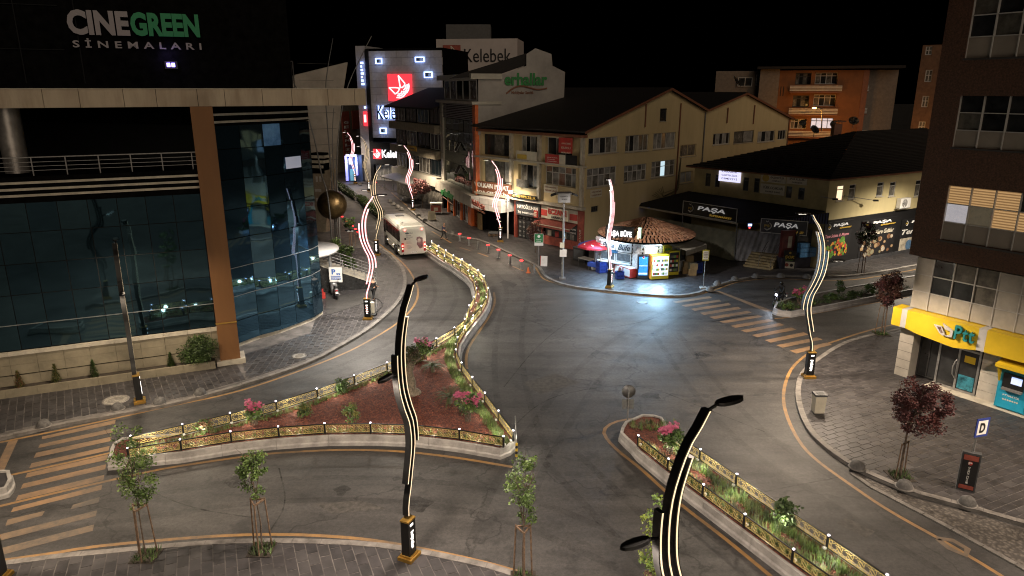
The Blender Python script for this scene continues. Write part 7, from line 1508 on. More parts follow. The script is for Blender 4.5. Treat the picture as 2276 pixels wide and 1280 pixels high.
p = G(1394,945); T = signpost('back of a round traffic sign at the lavender island nose', p, 1.95, 0); F = Fr((p.x + .4, p.y + .05), (p.x - .4, p.y + .05)); s = MB(); s.lathe([(.001, 0), (.32, 0), (.32, .015), (.001, .015)], (0, 0, 0), M_STEELD, 24); vs = [Vector((v[0], v[2], v[1])) + Vector((p.x, p.y + .05, 1.68)) for v in s.v]; s.v = [tuple(v) for v in vs]; s.build('round_plate', T); s = MB(); s.box((p.x, p.y + .06, 1.05), (.56, .015, .48), M_STEELD); s.build('square_plate', T)
p = G(1148,1018); T = thing('marker_post', 'thin leaning post with black and yellow chevron at the island tip', 'marker post', (p.x, p.y, 0)); s = MB(); s.tube([(p.x, p.y, 0), (p.x - .02, p.y - .0, 1.2), (p.x - .05, p.y, 1.95)], .025, M_STEEL, 8); s.build('pole', T)
for k in range(5): s = MB(); s.box((p.x, p.y - .05, .15 + k * .13), (.10, .03, .12), M_SIGNK if k % 2 else FRUIT[1], Matrix.Rotation(R(12), 3, 'Y')); s.build('chevron_band', T)
# parking sign
p = G(750,652,.14); T = signpost('blue parking sign on white plate above the scooter', p, 2.0, 0); F = Fr((p.x - .5, p.y - .05), (p.x + .48, p.y - .1)); s = MB(); fbox(s, F, 0, .98, 1.05, 2.2, 0, .04, M_SIGNW); s.build('plate', T); MB_BL = mat('sign_blue', (.03, .12, .42), .5, var=.05); text(T, F, .2, .5, 1.65, 2.05, 'P', MB_BL, .04, .005, .04); s = MB(); fbox(s, F, .12, .86, 1.48, 1.54, .04, .05, MB_BL); fbox(s, F, .12, .86, 1.25, 1.42, .04, .05, MB_BL); fbox(s, F, .55, .85, 1.66, 1.74, .04, .05, MB_BL); flat(s, F, .62, 1.66, .05, .055, MB_BL, 10); flat(s, F, .79, 1.66, .05, .055, MB_BL, 10); s.build('car_symbol', T); text(T, F, .16, .82, 1.29, 1.38, 'OTOPARK', M_SIGNW, .05, .004)
# bus-stop totem with D sign
p = G(2147,1090,.14); T = thing('bus_stop_sign', 'blue-edged D bus stop sign on a dark totem at the right', 'bus stop', (p.x, p.y, .14)); F = Fr((p.x - .33, p.y + .12), (p.x + .27, p.y - .24)); s = MB(); fbox(s, F, 0, .62, .14, 1.75, -.24, 0, M_SIGNG); s.build('totem', T); s = MB(); fbox(s, F, .05, .57, .2, 1.68, 0, .015, M_SIGNK); pn = s.build('front_panel', T); s = MB(); fbox(s, F, .07, .55, 1.45, 1.66, .015, .02, M_REDW); fbox(s, F, .07, .55, .24, .4, .015, .02, M_REDW); flat(s, F, .31, 1.33, .08, .02, M_RED, 14); s.build('printed_bands', pn)
text(pn, F, .25, .37, 1.28, 1.38, 'P', M_SIGNW, .02, .003)
for k, ch in enumerate('OTOBÜS DURAĞI'): 
    if ch != ' ': text(pn, F, .27, .34, 1.14 - k * .055, 1.18 - k * .055, ch, M_SIGNW, .015, .003)
pole(T, p + Vector((.05, .08)), 1.75, 2.75, .03, M_STEEL); q = p + Vector((.08, .0)); F = Fr((q.x - .27, q.y - .10), (q.x + .28, q.y + .06)); s = MB(); fbox(s, F, 0, .62, 2.45, 3.2, .0, .03, mat('sign_blue_edge', (.03, .05, .25), .5, var=.05)); s.build('blue_plate', T); s = MB(); fbox(s, F, .08, .54, 2.54, 3.11, .03, .035, M_SIGNW); s.build('white_field', T); text(T, F, .18, .44, 2.62, 3.02, 'D', M_SIGNK, .035, .004, .04)
# litter bins
p = G(1817,915,.14); T = thing('litter_bin', 'cream tapered litter bin with dark lid on the right pavement', 'litter bin', (p.x, p.y, .14)); s = MB(); s.box((p.x, p.y, .58), (.46, .42, .86), M_CREAM, None, 1.12); s.build('body', T); s = MB(); s.box((p.x, p.y, 1.06), (.56, .5, .10), M_SIGNG); s.build('lid', T); s = MB(); s.box((p.x, p.y - .05, 1.115), (.32, .2, .02), M_SIGNK); s.build('slot', T); s = MB(); s.box((p.x, p.y, .15), (.38, .34, .06), M_SIGNG); s.build('foot', T)
p = G(828,700,.14); T = thing('handcart', 'small cart with cream cylinder parked behind the pink-lit lamp', 'cart', (p.x, p.y, .14)); s = MB(); s.tube([(p.x, p.y, .3), (p.x, p.y, 1.05)], .17, M_CREAM, 14); s.build('cylinder', T); s = MB(); s.box((p.x, p.y, .24), (.5, .6, .05), M_SIGNG); s.build('platform', T); s = MB(); s.tube([(p.x + .2, p.y + .2, .25), (p.x + .25, p.y + .5, 1.1), (p.x - .2, p.y + .5, 1.1), (p.x - .2, p.y + .2, .25)], .02, M_STEELD, 6); s.build('handle', T)
for dx in (-.27, .27): s = MB(); s.lathe([(.001, 0), (.1, 0), (.1, .05), (.001, .05)], (0, 0, 0), M_BLACK, 12); s.v = [(p.x + dx + v[2] - .025, p.y + v[0], .24 + v[1]) for v in s.v]; s.build('wheel', T)
# bollards with red lights
M_RLED = glow('bollard_red', (1.0, .03, .03), 1.6, (.5, .02, .02)); s = MB(); s.tube([(0, 0, 0), (0, 0, .72)], .09, M_STEEL, 12); s.tube([(0, 0, .72), (0, 0, .74)], .11, M_STEELD, 12); BOLM = s.mesh('post'); s = MB(); s.tube([(0, 0, .0), (0, 0, .07)], [.17, .15], M_RLED, 14); BCAP = s.mesh('light_cap'); s = MB(); s.tube([(0, 0, 0), (0, 0, .02)], .16, M_STEELD, 12); BBASE = s.mesh('base_ring')
def bollard(label, x, y, lit=True, z=0.0, grp='bollards with red light caps'):
    p = G(x, y, z); T = thing('bollard', label, 'bollard', (p.x, p.y, z), grp); place('post', BOLM, T, (p.x, p.y, z)); place('base_ring', BBASE, T, (p.x, p.y, z))
    if lit: place('light_cap', BCAP, T, (p.x, p.y, z + .74))
ords = ['first', 'second', 'third', 'fourth', 'fifth', 'sixth', 'seventh', 'eighth']
for i, (x, y, l) in enumerate(((1022,536,1),(1043,546,1),(1063,553,0),(1085,562,1),(1108,573,1),(1133,586,1),(1159,598,1),(1187,607,0))): bollard(ords[i] + (' steel bollard with red light cap' if l else ' steel bollard, unlit,') + ' from the walking man towards the kiosk', x, y, l)
for i, (x, y, l) in enumerate(((761,496,1),(767,500,0),(772,506,1),(778,512,1),(784,518,1),(791,525,1),(797,531,1))): bollard(ords[i] + (' red-capped bollard' if l else ' unlit bollard') + ' in the row behind the small round tree', x, y, l)
for i, (x, y, l) in enumerate(((836,416,1),(855,420,0),(874,421,0))): bollard(('far red-capped bollard on the lit forecourt', 'far grey bollard, middle of the forecourt row', 'far grey bollard nearest the forecourt steps')[i], x, y, l, .12)
# concrete dome bollards
s = MB(); s.lathe([(.30, 0), (.29, .10), (.22, .24), (.10, .32), (.01, .34)], (0, 0, 0), mat('dome_concrete', (.13, .125, .12), .8, var=.3, scale=4), 16); DOM = s.mesh('dome'); s = MB(); s.lathe([(.34, 0), (.34, .03), (.29, .035)], (0, 0, 0), M_KERB, 16); DOMB = s.mesh('footing')
for lb, x, y in (('round concrete dome bollard by the zebra at the left kerb', 97,947), ('concrete dome bollard left of the straight lamp', 262,909), ('concrete dome bollard right of the straight lamp', 355,896), ('concrete dome bollard farther right along the left kerb', 445,876),
    ('pale dome bollard beside the yellow notice pole', 1578,645), ('second pale dome bollard along the side street kerb', 1594,632), ('third pale dome bollard along the side street kerb', 1633,622), ('fourth pale dome bollard, before the market steps', 1679,616), ('fifth pale dome bollard, below the advert board', 1735,615), ('sixth pale dome bollard, left of the curved lamp', 1793,617),
    ('dark dome bollard at the broken kerb on the right', 1905,1039), ('dark dome bollard at the foot of the red-leaved tree', 2010,1083), ('dark dome bollard below the bus stop totem', 2150,1120),
    ('far dome bollard by the cart along the upper kerb', 945,491), ('far dome bollard, next along the upper kerb', 930,480), ('dome bollard beside the walking man', 1003,518)):
    p = G(x, y, .14); T = thing('dome_bollard', lb, 'bollard', (p.x, p.y, .14), 'concrete dome bollards on the kerbs'); place('dome', DOM, T, (p.x, p.y, .14), random.random() * 6); place('footing', DOMB, T, (p.x, p.y, .14))
for k, (x, y) in enumerate(((866,447),(875,454),(884,460),(892,465),(740,408),(752,412),(765,413),(800,410))):
    p = G(x, y, .14); T = thing('dome_bollard', ords[k % 4] + (' far dome bollard on the right kerb behind the bus', ' far dome bollard on the kerb before the blue shop')[k // 4], 'bollard', (p.x, p.y, .14), 'tiny far dome bollards'); place('dome', DOM, T, (p.x, p.y, .14)); place('footing', DOMB, T, (p.x, p.y, .14))
p = G(1174,606); T = thing('traffic_cone', 'small orange traffic cone between the bollards and kerb', 'traffic cone', (p.x, p.y, 0)); s = MB(); s.lathe([(.15, .03), (.03, .5), (.01, .5)], (p.x, p.y, 0), M_ORANGE, 12); s.build('cone', T); s = MB(); s.box((p.x, p.y, .015), (.38, .38, .03), M_ORANGE); s.build('foot', T)
# food cart, A-board, pallets
p = G(970,474,.14); T = thing('food_cart', 'small red and white vending cart before the showroom', 'cart', (p.x, p.y, .14)); s = MB(); s.box((p.x, p.y, .75), (1.3, .85, .8), M_REDW); s.build('body', T); s = MB(); s.box((p.x, p.y, 1.45), (1.5, 1.0, .06), M_WHITE); s.build('roof', T)
for i in (-1, 1):
    for j in (-1, 1): s = MB(); s.bar((p.x + i * .65, p.y + j * .42, .15), (p.x + i * .65, p.y + j * .42, 1.45), .05, .05, M_WHITE); s.build('frame_post', T)
s = MB(); s.box((p.x, p.y - .43, .72), (.5, .02, .4), M_CREAM); s.build('picture', T)
p = G(960,488,.14); F = Fr((p.x - .4, p.y + .1), (p.x + .4, p.y - .1)); T = thing('sidewalk_board', 'pale folding pavement board before the vending cart', 'board', (p.x, p.y, .14))
for sgn in (0, 1): s = MB(); s.raw([F.p(0, .14, .3 - sgn * .6), F.p(.82, .14, .3 - sgn * .6), F.p(.82, 1.15, .02 - sgn * .04), F.p(0, 1.15, .02 - sgn * .04)], [(0, 1, 2, 3), (3, 2, 1, 0)], M_CREAM); s.build('leaf', T)
for k, (x, y, z) in enumerate(((1098,524,.14),(1098,524,.29))):
    p = G(x, y, .14); T = thing('pallet', ('lower wooden pallet stacked before the showroom corner', 'upper wooden pallet with a dark sheet before the showroom corner')[k], 'pallet', (p.x, p.y, z)); 
    for q in range(5): s = MB(); s.box((p.x, p.y - .4 + q * .2, z + .125), (1.2, .13, .022), M_WOODS); s.build('deck_board', T)
    for q in (-.5, 0, .5): s = MB(); s.box((p.x + q, p.y, z + .055), (.1, .95, .11), M_WOODS); s.build('bearer', T)
    if k: s = MB(); s.box((p.x, p.y, z + .2), (1.1, .85, .12), M_SIGNG); s.build('dark_sheet', T)
T = thing('leaning_crates', 'pale slatted crates leaning in the showroom corner', 'crates', tuple(FE.p(14.0, .14, -.2)))
for k in range(6): s = MB(); fbox(s, FE, 13.6 + k * .2, 13.74 + k * .2, .15, 1.9 - .05 * (k % 3), -.5, -.3, M_CARD); s.build('slat', T)
# barrel of white mesh letters hanging at the bridal front: bright flood lamp
FLD = thing('shop_flood_light', 'white flood light shining on the canopy by the bridal sign', 'flood light', tuple(FG.p(6.2, 5.0, 1.0))); s = MB(); s.box(FG.p(6.2, 5.0, 1.0), (.4, .2, .25), glow('flood_white', (.95, 1.0, .95), 5)); s.build('lens', FLD); s = MB(); s.bar(FG.p(6.2, 5.0, .3), FG.p(6.2, 5.0, .95), .05, .05, M_STEELD); s.build('bracket', FLD); lamp('flood_beam', 'POINT', FG.p(6.2, 4.75, 1.3), 30, (.95, 1.0, .92), FLD, .1)
# green showroom-side pillars of scaffolding next to the business door
s = MB(); sp_ = thing('steel_post', 'white steel post with hanging wires left of the business door', 'post', tuple(FG.p(5.75, .14, 1.0))); s.tube([FG.p(5.75, .14, 1.0), FG.p(5.75, 4.6, 1.0)], .09, M_WHITE, 10); s.build('post', sp_); s = MB(); s.tube([FG.p(5.6, 4.4, 1.05), FG.p(5.0, 3.2, 1.15), FG.p(4.6, 2.4, 1.2), FG.p(4.2, 1.95, 1.2), FG.p(4.9, 1.8, 1.2)], .03, M_SIGNW, 5); s.build('hanging_wire', sp_)
# ================================================================== BUS
rl, rr_ = G(888,576), G(953,571); hd = Vector((-.36, .933)); hd.normalize(); wv_ = Vector((hd.y, -hd.x))
rc = (rl + rr_) / 2; BUS = thing('bus', 'white midibus with printed rear panel driving away beside the island', 'bus', (rc.x, rc.y, 0))
FBs = Fr(rc - wv_ * 1.2, rc + wv_ * 1.2)          # rear face, n towards the camera
M_BUS = mat('bus_white', (.62, .61, .55), .32, var=.05, spec=.6); M_BGL = mat('bus_glass', (.02, .02, .02), .12, var=.1, spec=.7)
Lb, Wb, Hb = 8.3, 2.4, 3.0
def bp(u, w_, d): return FBs.p(u, w_, -d)          # d metres ahead of the rear face
secs = [(0.0, .06, .42, 2.72), (.12, .0, .36, 2.9), (.5, .0, .34, 2.98), (2.5, .0, .34, 3.0), (6.5, .0, .34, 3.0), (7.6, .0, .34, 2.92), (8.1, .05, .36, 2.6), (8.3, .12, .42, 1.9)]
s = MB(); rings = []
for d, ins, z0, z1 in secs:
    a, c = ins, Wb - ins; r = .16
    rings.append([bp(a, z0, d), bp(c, z0, d), bp(c + .0, 1.2, d), bp(c - .03, z1 - r * 1.6, d), bp(c - .12, z1 - r * .5, d), bp(c - .32, z1, d), bp(a + .32, z1, d), bp(a + .12, z1 - r * .5, d), bp(a + .03, z1 - r * 1.6, d), bp(a, 1.2, d)])
for q0, q1 in zip(rings[:-1], rings[1:]):
    for j in range(10): s.face([q0[j], q1[j], q1[(j + 1) % 10], q0[(j + 1) % 10]], M_BUS)
s.face(rings[0], M_BUS); s.face(rings[-1][::-1], M_BUS); s.build('body', BUS)
def side(nm, d0, d1, w0, w1, m, left=True, off=.012):
    s = MB(); u = -off if left else Wb + off; q = [bp(u, w0, d0), bp(u, w0, d1), bp(u + (.03 if left else -.03) * (w1 > 1.5), w1, d1), bp(u + (.03 if left else -.03) * (w1 > 1.5), w1, d0)]; s.raw(q, [(0, 1, 2, 3), (3, 2, 1, 0)], m); return s.build(nm, BUS)
for lf in (True, False):
    for k in range(4): side('side_window', .35 + k * 1.62, 1.93 + k * 1.62, 1.5, 2.55, M_BGL, lf)
    side('side_window', 6.9, 7.9, 1.2, 2.5, M_BGL, lf)
    side('trim_line', .3, 7.4, 1.06, 1.09, M_DFRAME, lf); side('trim_line', .3, 7.4, .74, .76, M_DFRAME, lf); side('air_grille', .35, 1.3, 1.0, 1.18, M_BLACK, lf, .02)
    side('wheel_arch', 1.55, 2.75, .34, .98, M_BLACK, lf, .008); side('wheel_arch', 6.0, 7.1, .34, .98, M_BLACK, lf, .008)
    for d in (2.15, 6.55):
        u = -.02 if lf else Wb + .02; c = bp(u, .46, d); ax = Vector((FBs.d.x, FBs.d.y, 0)); s = MB(); wh = []
        for (r, t) in ((.46, .12), (.46, -.12)):
            wh.append([c + ax * t + Vector((-FBs.n.x, -FBs.n.y, 0)) * (r * math.cos(q)) + Vector((0, 0, r * math.sin(q))) for q in [2 * PI * k / 18 for k in range(18)]])
        for k in range(18): s.face([wh[0][k], wh[0][(k + 1) % 18], wh[1][(k + 1) % 18], wh[1][k]], M_BLACK)
        s.face(wh[0], M_BLACK); s.face(wh[1][::-1], M_BLACK); o = s.build('wheel', BUS)
        s = MB(); e = .128 if not lf else -.128; ring = [c + ax * e + Vector((-FBs.n.x, -FBs.n.y, 0)) * (.26 * math.cos(q)) + Vector((0, 0, .26 * math.sin(q))) for q in [2 * PI * k / 14 for k in range(14)]]; s.face(ring if lf else ring[::-1], M_GREY); s.face(ring[::-1], M_GREY); s.build('rim', o)
# roof units and hatches
for nm, (u0, u1, d0, d1, h) in (('roof_unit', (.35, 2.05, .5, 2.4, .22)), ('roof_unit', (.45, 1.95, 2.5, 4.6, .14))):
    s = MB(); q = [(u0, d0), (u1, d0), (u1, d1), (u0, d1)]; s.raw([bp(u, 2.97, d) for u, d in q] + [bp(u + (.15 if u < 1.2 else -.15), 2.97 + h, d + (.2 if d == d0 else -.2)) for u, d in q], [(4, 5, 6, 7), (0, 1, 5, 4), (1, 2, 6, 5), (2, 3, 7, 6), (3, 0, 4, 7)], M_BUS); s.build(nm, BUS)
for (u, d) in ((.62, .85), (.62, 1.15), (1.78, .85), (1.78, 1.15)): s = MB(); s.lathe([(.14, 0), (.14, .04), (.02, .05)], bp(u, 3.14, d), M_BLACK, 10); s.build('roof_fan', BUS)
s = MB(); vs = [bp(u, z, d) for z in (2.99, 3.06) for u, d in ((.8, 5.3), (1.6, 5.3), (1.6, 6.0), (.8, 6.0))]; s.raw(vs, [(4, 5, 6, 7), (0, 1, 5, 4), (1, 2, 6, 5), (2, 3, 7, 6), (3, 0, 4, 7)], M_GREY); s.build('roof_hatch', BUS)
# rear: printed panel, lamps, plate
s = MB(); fbox(s, FBs, .3, 2.1, .72, 2.55, .0, .008, mat('bus_rear_print', (.60, .59, .52), .45, var=.05)); RP = s.build('rear_panel', BUS)
M_INK = mat('bus_ink', (.06, .07, .09), .5, var=0); s = MB(); flat(s, FBs, .62, 2.36, .18, .012, M_INK, 16, .5); s.build('oval_badge', RP); text(RP, FBs, .82, 1.15, 2.30, 2.42, 'ZELA', M_INK, .008, .002)
for k, tx in enumerate(('MUSTAFA', 'YÜZ YÜREK', 'GALERİ')): text(RP, FBs, .5, (.98, 1.15, .9)[k], 2.08 - k * .14, 2.18 - k * .14, tx, M_INK, .008, .002, .01)
for k in range(7): s = MB(); fbox(s, FBs, .52, .9 + .07 * (k % 3), 1.62 - k * .1 - (.1 if k > 2 else 0), 1.645 - k * .1 - (.1 if k > 2 else 0), .008, .011, M_GREY); s.build('text_line', RP)
s = MB(); M_PLUM = mat('bus_portrait', (.20, .10, .11), .5, var=.35, scale=4)
q = [(1.5, 1.95), (1.75, 2.0), (2.05, 1.85), (2.09, 1.3), (2.05, .95), (1.75, .85), (1.6, 1.1), (1.48, 1.3), (1.55, 1.55), (1.46, 1.7)]; s.face([FBs.p(a, c, .011) for a, c in q], M_PLUM); flat(s, FBs, 1.72, 1.62, .17, .014, mat('bus_portrait_light', (.42, .33, .30), .5, var=.3, scale=5), 12, 1.2); s.build('portrait_print', RP)
s = MB(); fbox(s, FBs, .92, 1.5, .52, .64, .0, .02, M_SIGNW); s.build('number_plate', BUS); text(bpy.data.objects['number_plate'], FBs, .96, 1.46, .545, .615, '78 L 0108', M_SIGNK, .02, .002)
M_TAIL = mat('tail_red', (.35, .01, .015), .3, var=.1); M_BRK2 = glow('brake_lit', (1.0, .06, .05), 3.0); M_AMB = glow('marker_lit', (1.0, .75, .5), 1.6)
for u0, u1 in ((.06, .28), (2.12, 2.34)):
    s = MB(); fbox(s, FBs, u0, u1, .62, 1.5, -.08, .02, M_TAIL); tl = s.build('tail_lamp', BUS); s = MB(); flat(s, FBs, (u0 + u1) / 2, 1.22, .09, .03, M_BRK2, 12); s.build('lit_bulb', tl); s = MB(); flat(s, FBs, (u0 + u1) / 2, .95, .05, .03, M_AMB, 10); s.build('reverse_bulb', tl)
for u in (.42, 2.0): s = MB(); flat(s, FBs, u, 2.68, .09, .04, M_BRK2, 12); s.build('upper_brake_lamp', BUS)
for d in (.9, 3.3, 5.9): s = MB(); c = bp(-.03, .66 if d < 1 else .72, d); s.box(c, (.06, .12, .07), M_AMB); s.build('side_marker', BUS)
for u in (.15, 2.2): s = MB(); fbox(s, FBs, u, u + .1, .42, .5, .0, .03, M_BLACK); s.build('parking_sensor', BUS)
s = MB(); fbox(s, FBs, .35, .5, 1.75, 1.95, .01, .03, M_BLACK); s.build('rear_latch', BUS)
lamp('brake_glow', 'POINT', FBs.p(.2, 1.2, .4), 1.5, (1, .1, .05), BUS, .1); lamp('brake_glow', 'POINT', FBs.p(2.2, 1.2, .4), 1.5, (1, .1, .05), BUS, .1)
# ================================================================== PEOPLE
def skin_body(name, par, joints, edges, radii, m, root=0, sub=2):
    me = bpy.data.meshes.new(name); me.from_pydata([tuple(j) for j in joints], edges, []); ob = bpy.data.objects.new(name, me); COL.objects.link(ob); ob.parent = par
    md = ob.modifiers.new('Skin', 'SKIN'); md.use_smooth_shade = True
    if not me.skin_vertices: 
        me.attributes.new('x', 'FLOAT', 'POINT') if False else None
    bm = bmesh.new(); bm.from_mesh(me); ly = bm.verts.layers.skin.verify(); bm.verts.ensure_lookup_table()
    for v, r in zip(bm.verts, radii): v[ly].radius = (r, r) if not isinstance(r, tuple) else r
    bm.verts[root][ly].use_root = True; bm.to_mesh(me); bm.free()
    sd = ob.modifiers.new('Sub', 'SUBSURF'); sd.levels = sub; sd.render_levels = sub
    me.materials.append(m); return ob
M_SKIN = mat('skin', (.42, .24, .16), .6, var=.08); M_HAIR = mat('dark_hair', (.02, .015, .012), .7, var=.2)
def person(label, p, rz, top, trousers, shoes, stride=.28, arms='walk', hair=True, stripe=None, z=0.0, h=1.0):
    T = thing('person', label, 'person', (p.x, p.y, z), None, rz); T.scale = (h, h, h)   # faces local -y
    J = [(0, 0, .95), (0, -.01, 1.15), (0, 0, 1.38), (0, -.01, 1.47), (0, -.02, 1.53),                   # 0 pelvis,1 waist,2 chest,3 neck,4 head base
         (.10, 0, .90), (.11, -stride * .5, .50), (.11, -stride * .8, .10), (.11, -stride * .8 - .14, .05),
         (-.10, 0, .90), (-.10, stride * .35, .52), (-.10, stride * 1.1, .14), (-.10, stride * 1.1 - .12, .06),
         (.19, 0, 1.40), (-.19, 0, 1.40)]
    if arms == 'walk': J += [(.25, .10, 1.13), (.24, -.02, .92), (.23, -.07, .86), (-.25, -.10, 1.15), (-.24, -.30, 1.0), (-.23, -.36, .97)]
    else: J += [(.27, -.02, 1.14), (.20, -.24, 1.05), (.18, -.31, 1.03), (-.27, -.02, 1.14), (-.20, -.24, 1.05), (-.18, -.31, 1.03)]
    E_ = [(0, 1), (1, 2), (2, 3), (3, 4), (0, 5), (5, 6), (6, 7), (7, 8), (0, 9), (9, 10), (10, 11), (11, 12), (2, 13), (2, 14), (13, 15), (15, 16), (16, 17), (14, 18), (18, 19), (19, 20)]
    Rr = [(.15, .11), (.135, .10), (.16, .11), .055, .055, .095, .065, .045, .04, .095, .065, .045, .04, .07, .07, .05, .038, .033, .05, .038, .033]
    b = skin_body('body', T, J, E_, Rr, M_SKIN)
    def cloth(nm, ids, grow, m, extra=None):
        mp = {v: i for i, v in enumerate(ids)}; jj = [J[i] for i in ids]; ee = [(mp[a], mp[c]) for a, c in E_ if a in mp and c in mp]; rr2 = [tuple(x * grow for x in Rr[i]) if isinstance(Rr[i], tuple) else Rr[i] * grow for i in ids]; return skin_body(nm, T, jj, ee, rr2, m)
    cloth('shirt', [1, 0, 2, 13, 14, 15, 18], 1.14, top); cloth('trousers', [0, 5, 6, 7, 9, 10, 11], 1.16, trousers); 
    for a, c in ((7, 8), (11, 12)):
        s = MB(); q = (Vector(J[a]) + Vector(J[c])) / 2; s.ellip(Vector((q.x, q.y, J[c][2])), (.055, .14, .05), shoes, 10, 6); o = bpy.data.objects.new('shoe', s.mesh('shoe')); COL.objects.link(o); o.parent = T
    s = MB(); hc = Vector((0, -.03, 1.64)); s.ellip(hc, (.078, .095, .115), M_SKIN, 16, 12); s.ellip(hc + Vector((0, -.095, -.015)), (.014, .02, .022), M_SKIN, 8, 6); s.ellip(hc + Vector((.08, 0, -.01)), (.015, .025, .035), M_SKIN, 8, 6); s.ellip(hc + Vector((-.08, 0, -.01)), (.015, .025, .035), M_SKIN, 8, 6)
    for sx in (-.033, .033): s.ellip(hc + Vector((sx, -.086, .012)), (.012, .008, .007), M_HAIR, 6, 4)
    s.box(hc + Vector((0, -.092, -.055)), (.04, .006, .008), mat('lips', (.3, .12, .1), .5, var=0)); o = bpy.data.objects.new('head', s.mesh('head')); COL.objects.link(o); o.parent = T
    s = MB(); s.ellip(hc + Vector((0, .015, .03)), (.083, .095, .10) if hair else (.08, .085, .075), M_HAIR if hair else mat('cropped_hair', (.16, .11, .09), .7, var=.1), 14, 8); o = bpy.data.objects.new('hair', s.mesh('hair')); COL.objects.link(o); o.parent = T
    for wi, ei in ((17, 16), (20, 19)):
        d = (Vector(J[wi]) - Vector(J[ei])).normalized(); w0 = Vector(J[wi]); sdv = d.cross(Vector((0, 0, 1)))
        if sdv.length < .1: sdv = Vector((1, 0, 0))
        sdv.normalize(); s = MB(); s.ellip(w0 + d * .04, (.03, .045, .03), M_SKIN, 8, 6)
        for k in range(4): b0 = w0 + d * .07 + sdv * ((k - 1.5) * .018); L_ = (.055, .07, .066, .05)[k]; s.tube([b0, b0 + d * L_ * .5 + Vector((0, 0, -.012)), b0 + d * L_ + Vector((0, 0, -.035))], [.010, .009, .007], M_SKIN, 6)
        b0 = w0 + d * .03 + sdv * .035; s.tube([b0, b0 + d * .03 + sdv * .025, b0 + d * .055 + sdv * .03], [.011, .010, .008], M_SKIN, 6); o = bpy.data.objects.new('hand', s.mesh('hand')); COL.objects.link(o); o.parent = T
    if stripe:
        s = MB()
        for i, j in ((5, 6), (6, 7)): a, c = Vector(J[i]), Vector(J[j]); off = Vector((.105 if i == 5 else .085, 0, 0)); s.bar(a + off, c + Vector((.065, 0, 0)), .03, .012, stripe)
        s.bar(Vector(J[13]) + Vector((.05, 0, .05)), Vector(J[15]) + Vector((.06, 0, 0)), .03, .012, stripe); o = bpy.data.objects.new('side_stripe', s.mesh('side_stripe')); COL.objects.link(o); o.parent = T
    return T
M_NAVY = mat('navy_cloth', (.025, .035, .09), .8, var=.15); M_KBLK = mat('black_cloth', (.010, .010, .011), .8, var=.15)
person('walking man in navy shirt and dark striped trousers by the showroom', G(987,533), R(62), M_NAVY, mat('charcoal_cloth', (.028, .028, .03), .8, var=.1), M_KBLK, .30, 'walk', False, M_SIGNW, h=1.02)
person('person in black clothes with hose near the pink-lit lamp', G(831,668,.14), R(150), M_KBLK, M_KBLK, M_KBLK, .16, 'hold', True, None, .14, 1.0)
# pressure hose held and lying
HS = thing('cleaning_hose', 'dark cleaning hose from the cart to the person in black', 'hose', (*G(835,668,.16), .16)); s = MB(); q = [G(828,700,.2), G(840,690,.17), G(852,678,.17), G(846,668,.17), G(838,664,.17)]; s.tube([(p.x, p.y, .17 + (.2 if i == 0 else 0)) for i, p in enumerate(smooth(q, 2))], .02, M_BLACK, 6); s.build('hose', HS)
